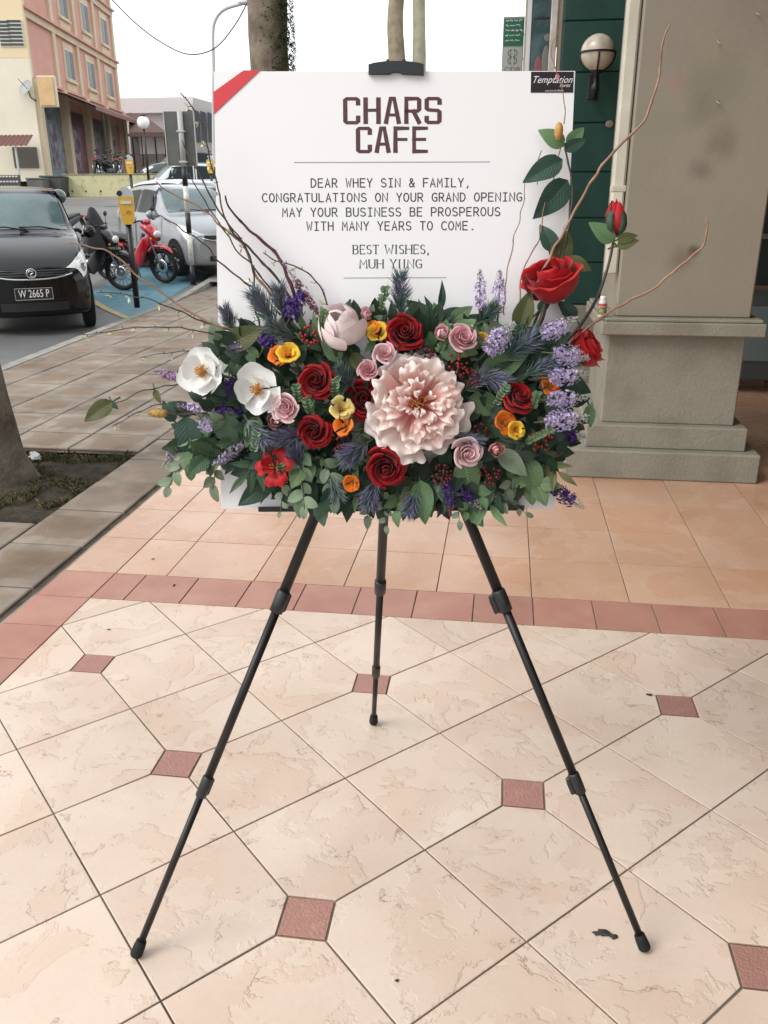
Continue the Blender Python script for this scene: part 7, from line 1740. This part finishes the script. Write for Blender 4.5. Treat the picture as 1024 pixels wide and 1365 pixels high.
# ------------------------------------------------------------------ low yellow wall, bins, shophouse, white building
m_yel = M_('yellow_wall', (.46, .43, .25), .8, col2=(.25, .24, .14), nscale=3.5, nfrom=.52, nto=.75, bump=.3, bscale=12)
v_ = 38; za, zt, zb = 1.3, AT(120, 233, v=v_).z, AT(120, 264, v=v_).z
x0, x1 = AT(86, 250, v=v_).x, AT(225, 250, v=v_).x
lw = thing('low_wall', 'low weathered pale yellow wall along the far side of the road', 'wall', V(((x0 + x1) / 2, v_, zb)))
MB().box((0, .1, (zt - zb) / 2 - .1), (x1 - x0, .2, zt - zb + .2), None, .02).build('wall', m_yel, lw); MB().box((0, .1, zt - zb + .02), (x1 - x0 + .1, .26, .05), None, .01).build('coping', M_('wall_coping', (.3, .29, .2), .85, col2=(.12, .12, .08), nscale=5), lw)
for x in (96, 114, 134): MB().lathe([(.001, 0), (.05, 0)], 8, Matrix.Rotation(rad(90), 4, 'X')).build('drain_hole', m_dark, lw, V((AT(x, 250, v=v_).x - lw.location.x, -.003, .28)))
tag(ob('verge', mesh('verge', [(-40, 35.6, zroad(35.6) + .02), (-10, 35.6, zroad(35.6) + .02), (-10, 38.3, zb + .05), (-40, 38.3, zb + .05), (-40, 35.6, zroad(35.6) - .2), (-10, 35.6, zroad(35.6) - .2)], [(0, 1, 2, 3), (4, 5, 1, 0)], M_('verge_earth', (.26, .22, .17), .9, col2=(.15, .14, .09), nscale=3, bump=.5, bscale=20), None, False)), kind='structure')
tag(ob('forecourt', mesh('forecourt', [(-60, 38.3, 2.0), (-10, 38.3, 2.0), (-10, 75, 2.3), (-60, 75, 2.3), (-60, 38.25, 1.3), (-24.2, 38.25, 1.3), (-24.2, 38.3, 2.0)], [(0, 1, 2, 3), (4, 5, 6, 0)], M_('forecourt_concrete', (.3, .28, .25), .9, col2=(.2, .19, .17), nscale=1), None, False)), kind='structure')
def bin_(x0_, x1_, yt_, yb_, v_, mt, lab):
    a, b_ = AT(x0_, yb_, v=v_), AT(x1_, yt_, v=v_); w_ = b_.x - a.x; h = b_.z - a.z; r = thing('wheelie_bin', lab, 'bin', V(((a.x + b_.x) / 2, v_, a.z)))
    mb = MB(); mb.add([(-w_ * .42, -.3, .05), (w_ * .42, -.3, .05), (w_ * .42, .3, .05), (-w_ * .42, .3, .05), (-w_ * .48, -.36, h * .9), (w_ * .48, -.36, h * .9), (w_ * .48, .36, h * .9), (-w_ * .48, .36, h * .9)], [(3, 2, 1, 0), (0, 1, 5, 4), (1, 2, 6, 5), (2, 3, 7, 6), (3, 0, 4, 7), (4, 5, 6, 7)])
    mb.build('body', mt, r); MB().box((0, 0, h * .94), (w_, .78, h * .09), Matrix.Rotation(-.05, 3, 'X'), .02).build('lid', mt, r)
    for s_ in (-1, 1): MB().lathe([(.001, -.03), (.09, -.03), (.09, .03), (.001, .03)], 12, Matrix.Translation((s_ * w_ * .4, .3, .09)) @ Matrix.Rotation(rad(90), 4, 'Y')).build('wheel', m_tyre, r)
bin_(43, 62, 237, 262, 37, M_('bin_grey', (.12, .125, .12), .6), 'grey wheelie bin, left one of two beside the yellow wall'); bin_(61, 86, 234, 262, 37.6, M_('bin_dark', (.05, .055, .05), .6), 'darker larger wheelie bin touching the yellow wall')
a, b_ = AT(0, 256, v=36), AT(26, 233, v=36); nb2 = thing('notice_board', 'dark board covered in small white notices at the far left', 'notice board', V(((a.x + b_.x) / 2, 36, a.z)))
MB().box((0, 0, (b_.z - a.z) / 2), (b_.x - a.x, .06, b_.z - a.z), None, .01).build('panel', M_('notice_dark', (.04, .04, .04), .6), nb2); rr = random.Random(3)
for r_ in range(3):
    for k in range(6): MB().box((-.36 + k * .145, -.035, .22 + r_ * .2), (.10, .006, .06)).build('notice', M_('notice_white', (.5, .5, .48), .6) if 'notice_white' not in bpy.data.materials else bpy.data.materials['notice_white'], nb2)
for s_ in (-.35, .35): MB().box((s_, 0, -.3), (.05, .05, .7)).build('post', m_drk, nb2)

# shophouse
m_pdark = M_('pane_dark', (.07, .08, .08), .5)
m_pinkw = M_('pink_wall', (.58, .31, .25), .8, col2=(.52, .27, .21), nscale=.8); m_crw = M_('cream_render', (.60, .50, .35), .8, col2=(.52, .42, .29), nscale=.8); m_crw2 = M_('pale_cream_render', (.72, .66, .54), .8, col2=(.66, .60, .47), nscale=.7); m_yr = M_('ochre_render', (.70, .56, .36), .8)
c0, c1 = V((-23.35, 43.6, 0)), V((-26.9, 62.0, 0)); fx = (c1 - c0).normalized(); LF = (c1 - c0).length; fn = V((fx.y, -fx.x, 0))
if fn.x < 0: fn = -fn
FMm = Matrix((fx, fn, V((0, 0, 1)))).transposed().to_4x4(); FMm.translation = V((c0.x, c0.y, 2.1))
sh_ = thing('shophouse', 'four storey pink and cream shophouse with a red brown awning over its shops', 'building', FMm)
def fb(nm, s0, s1, n0, n1, z0, z1, mt, bev=0): return MB().box(((s0 + s1) / 2, (n0 + n1) / 2, (z0 + z1) / 2), (s1 - s0, n1 - n0, z1 - z0), None, bev).build(nm, mt, sh_)
# front: local x along facade, y out of facade
F1, F2, F3, F4 = 4.65, 7.75, 10.85, 14
fb('wall', 0, LF, -9, -.25, 0, F4, m_pinkw)
fb('gable_wall', -.28, -.002, -26, -.05, F1 + .9, F4, m_yr); fb('gable_wall', -.27, -.002, -26, -.05, -1, F1 + .9, m_crw2)
fb('gable_wall', -.283, -.002, -26, -.05, 9.1, F4, m_crw2)
bay = [0, .75, 5.2, 9.6, 14.1, LF]
for k, s in enumerate([.15, 4.7, 9.2, 13.7, LF - .25]): fb('pilaster', s - .24, s + .24, -.25, -.12, F1, F4, m_crw)
for k, s in enumerate([.15, 4.7, 9.2, 13.7, LF - .3]): fb('column', s - .3, s + .3, -.25, .15, 0, F1, m_crw)
for z in (F1, F2, F3): fb('band', -.05, LF + .05, -.25, -.1, z - .35, z + .05, m_crw); fb('ledge', -.05, LF + .05, -.2, .06, z - .02, z + .09, m_pinkw)
for s in (1.45, 5.9, 10.4, 14.9):
    for z in (F1, F2, F3):
        if s < 2 and z < F3 + 9: 
            continue
        fb('window_surround', s + .45, s + 2.35, -.25, -.2, z + .1, z + 2.6, m_crw); fb('window_sill', s + .4, s + 2.4, -.25, -.08, z + .62, z + .74, m_crw)
        w_ = fb('window', s + .6, s + 2.2, -.2, -.16, z + .78, z + 2.3, m_crw2)
        for q in (0, 1):
            MB().box((s + 1.0 + q * .78, -.15, z + 1.54), (.66, .02, 1.40)).build('pane', m_pdark if q else M_('pane_grey', (.16, .18, .18), .5) if 'pane_grey' not in bpy.data.materials else bpy.data.materials['pane_grey'], w_)
# shops on the ground floor
for k, (s0, s1) in enumerate(((1.2, 4.3), (5.1, 8.8), (9.6, 13.3), (14.1, 17.6))):
    fb('shaded_shop_panel', s0, s1, -.24, -.2, 0, F1 - .9, M_('recess%d' % k, ((.04, .045, .05), (.09, .03, .045), (.03, .03, .035), (.2, .14, .08))[k], .4, col2=((.2, .24, .27), (.18, .06, .09), (.10, .10, .11), (.15, .1, .06))[k], nscale=2.3))  # flat panels in shop colours, darkened to carry the shade under the awning
    w_ = fb('shop_door', s0 + .3, s1 - 1.1, -.2, -.14, .1, 3.0, M_('shop_door%d' % k, ((.12, .20, .23), (.15, .05, .08), (.06, .07, .08), (.25, .17, .1))[k], .3))
    MB().box(((s0 + s1) / 2 - .4, -.125, 1.7), ((s1 - s0) * .35, .02, 2.2)).build('poster', M_('poster%d' % k, (.28, .22, .26), .6, col2=(.08, .05, .08), nscale=1.7, nfrom=.42, nto=.58), w_)
fb('pink_panel', .02, .9, -.2, .02, 0, F1 - .5, m_pinkw)
# awning
mb = MB(); aw_z0 = F1 - .35
for i, s in enumerate([k * (LF + 1) / 24 + .5 for k in range(25)]): pass
vv = []; ff = []; n = 60
for i in range(n + 1):
    s = .9 + (LF + 1.5) * i / n; drop = .10 * (i % 2)
    for y, z in ((-.1, aw_z0 + .1), (1.2, aw_z0 - .2), (2.6, aw_z0 - .75), (2.6, aw_z0 - .95)): vv.append((s, y, z + drop * .4))
for i in range(n):
    for j in range(3): q = i * 4 + j; ff.append((q, q + 4, q + 5, q + 1))
ob('awning', mesh('awning', vv, ff, M_('awning_red', (.20, .075, .055), .6, col2=(.13, .05, .04), nscale=2), None, False), sh_)
for s in (2.5, 7, 11.6, 16, 19.5): fb('awning_post', s - .03, s + .03, 2.5, 2.56, 0, aw_z0 - .8, m_drk)
# side awning that runs on past the corner, sign box, dish, louvre windows
fb('end_awning', LF + 2.3, LF + 6, -.5, 3.2, aw_z0 - .95, aw_z0 - .82, bpy.data.materials['awning_red'])
sgn = thing('sign_box', 'blank orange timber coloured sign box on the corner of the shophouse', 'sign', AT(64, 122, v=42.6))
MB().box((0, 0, 0), (.86, .2, 1.36), Matrix.Rotation(rad(8), 3, 'Z'), .02).build('frame', M_('sign_cream', (.6, .55, .45), .6), sgn); MB().box((0, -.14, 0), (.74, .1, 1.22), Matrix.Rotation(rad(8), 3, 'Z')).build('face', M_('sign_orange', (.60, .40, .20), .6, col2=(.52, .33, .15), nscale=3), sgn)
def gable(x, y, out=0.0):
    d = ray(x, y); g = FMm @ V((-.285 - out, 0, 0)); t = (g - CP).dot(fx) / d.dot(fx); return CP + d * t
p = AT(36, 118, v=43.0); ds = thing('satellite_dish', 'grey satellite dish on the cream side wall of the shophouse', 'satellite dish', p); dd = V((-.3, -.8, .5)).normalized()
MB().lathe([(.001, .0), (.15, .02), (.3, .07), (.38, .12)], 20, orient(V((0, 0, 0)), dd)).build('dish', M_('dish_grey', (.32, .33, .34), .5), ds); MB().tube([(0, .0, 0), (.1, .1, -.4), (.15, .5, -.5)], .03, 6).build('mount', m_drk, ds); MB().tube([(0, 0, 0), dd * .4 + V((-.1, 0, .2))], .015, 5).build('feed_arm', m_drk, ds)
for (xa, xb, ya, yb_, lab) in ((1, 12, 27, 62, ''), (13, 29, 26, 62, '')):
    a, b_ = gable(xa, yb_), gable(xb, ya); Mi = FMm.inverted(); Rg = Matrix.Rotation(math.atan2(fx.y, fx.x) - math.pi / 2, 4, 'Z'); w_ = ob('louvre_window', MB().box((0, 0, 0), (b_.x - a.x, .08, b_.z - a.z)).data('louvre_window', M_('louvre_frame', (.55, .53, .48), .6) if 'louvre_frame' not in bpy.data.materials else bpy.data.materials['louvre_frame']), sh_, Mi @ Matrix.Translation((a + b_) / 2) @ Rg)
    for k in range(7): MB().box((0, -.05, -(b_.z - a.z) * (.43 - k * .143)), ((b_.x - a.x) * .88, .03, (b_.z - a.z) * .105), Matrix.Rotation(.5, 3, 'X')).build('louvre', M_('louvre_glass', (.12, .13, .125), .3) if 'louvre_glass' not in bpy.data.materials else bpy.data.materials['louvre_glass'], w_)
a, b_ = gable(20, 224), gable(49, 196); op = ob('service_opening', MB().box((0, 0, 0), (b_.x - a.x, .1, b_.z - a.z)).data('service_opening', M_('opening_dark', (.10, .085, .075), .8)), sh_, FMm.inverted() @ Matrix.Translation((a + b_) / 2) @ Rg)
# small red roofed stall at far left
a, b_ = AT(-12, 196, v=41.5), AT(32, 183, v=41.5); st_ = thing('lean_to', 'small lean to with a dark red sheet roof at the far left', 'shed', V((a.x, 41.5, 2.0)))
vv = []; ff = []; n = 16; Wd = b_.x - a.x
for i in range(n + 1):
    x = Wd * i / n; vv += [(x, .9, b_.z - 2.0 + .15 + .04 * (i % 2)), (x + .35 * i / n, -.5, a.z - 2.0 + .04 * (i % 2))]
for i in range(n): q = 2 * i; ff.append((q, q + 1, q + 3, q + 2))
ob('roof', mesh('roof', vv, ff, M_('roof_red', (.12, .045, .04), .6), None, False), st_)
for x in (.2, Wd - .35): MB().box((x, -.3, (a.z - 2.0) / 2), (.08, .08, a.z - 2.0)).build('post', m_pg, st_)
# white building with slanted windows
m_wh = M_('white_building', (.84, .85, .86), .7); m_gw = M_('grey_window', (.16, .19, .21), .2)
wv = 66; A_ = lambda x, y, v_=wv: AT(x, y, v=v_)
wb = thing('white_building', 'low white commercial building with a slanted glazed front behind the sign pole', 'building', V((A_(225, 240).x, wv, 2.0))); ow = V((A_(225, 240).x, wv, 2.0))
def wbox(nm, x0_, y0_, x1_, y1_, mt, d0, d1):
    a, b_ = A_(x0_, y0_), A_(x1_, y1_); return MB().box(((a.x + b_.x) / 2, (d0 + d1) / 2, (a.z + b_.z) / 2), (abs(b_.x - a.x), d1 - d0, abs(b_.z - a.z))).build(nm, mt, wb, V((-ow.x, 0, -2.0)))
wbox('wall', 150, 236, 330, 150, m_wh, 0, 8); wbox('roof_fascia', 148, 152, 262, 130, M_('white_fascia', (.86, .87, .88), .6), -.6, 8.2); wbox('lower_wall', 150, 240, 340, 206, M_('stone_wall', (.20, .18, .155), .9, col2=(.32, .29, .25), nscale=.9, nfrom=.45, nto=.55), -2.6, -.2)
a = A_(258, 130); vv = [A_(248, 205) + V((0, -.1, 0)), A_(340, 205) + V((0, -.1, 0)), A_(340, 152) + V((0, -1.6, 0)), A_(268, 133) + V((0, -1.6, 0)), A_(248, 205) + V((0, 3, 0)), A_(268, 133) + V((0, 3, 0)), A_(340, 152) + V((0, 3, 0)), A_(340, 205) + V((0, 3, 0))]
ob('slanted_front', mesh('slanted_front', [q - ow for q in vv], [(0, 1, 2, 3), (0, 3, 5, 4), (3, 2, 6, 5), (1, 7, 6, 2)], m_wh, None, False), wb)
for k in range(6):
    x = 255 + k * 9; vv = [A_(x, 190) + V((0, -.55, 0)), A_(x + 7, 190) + V((0, -.55, 0)), A_(x + 11, 150 + k * 1.5) + V((0, -1.5, 0)), A_(x + 4, 147 + k * 1.5) + V((0, -1.5, 0))]
    vv = [q + V((0, -.12, 0)) for q in vv]; vv2 = vv + [q + V((0, .1, 0)) for q in vv]
    ob('window', mesh('window', [q - ow for q in vv2], [(0, 1, 2, 3), (0, 3, 7, 4), (1, 5, 6, 2), (3, 2, 6, 7), (4, 5, 1, 0)], m_gw, None, False), wb)
wbox('doorway', 176, 206, 184, 180, m_gw, -.08, -.01); wbox('gutter', 190, 153, 250, 151, M_('gutter', (.3, .32, .32), .5), -.75, -.6)
cp = thing('canopy', 'red brown sheet canopy on thin posts joining the end of the shophouse', 'canopy', AT(195, 232, v=55)); oc = AT(195, 232, v=55)
vv = [AT(172, 150, v=57) - oc, AT(190, 152, v=57) - oc, AT(222, 176, v=53) - oc, AT(172, 176, v=51.5) - oc]
vv += [q + V((0, 0, -.25)) for q in vv]
ob('roof', mesh('roof', vv, [(0, 3, 2, 1), (4, 5, 6, 7), (3, 7, 6, 2), (2, 6, 5, 1)], M_('canopy_red', (.15, .07, .055), .7, col2=(.10, .06, .05), nscale=2), None, False), cp)
for x in (176, 206, 219): q = AT(x, 176, v=53) - oc; MB().box((q.x, q.z * 0 - 2, q.z / 2 - .2), (.08, .08, q.z + .2)).build('post', m_drk, cp)
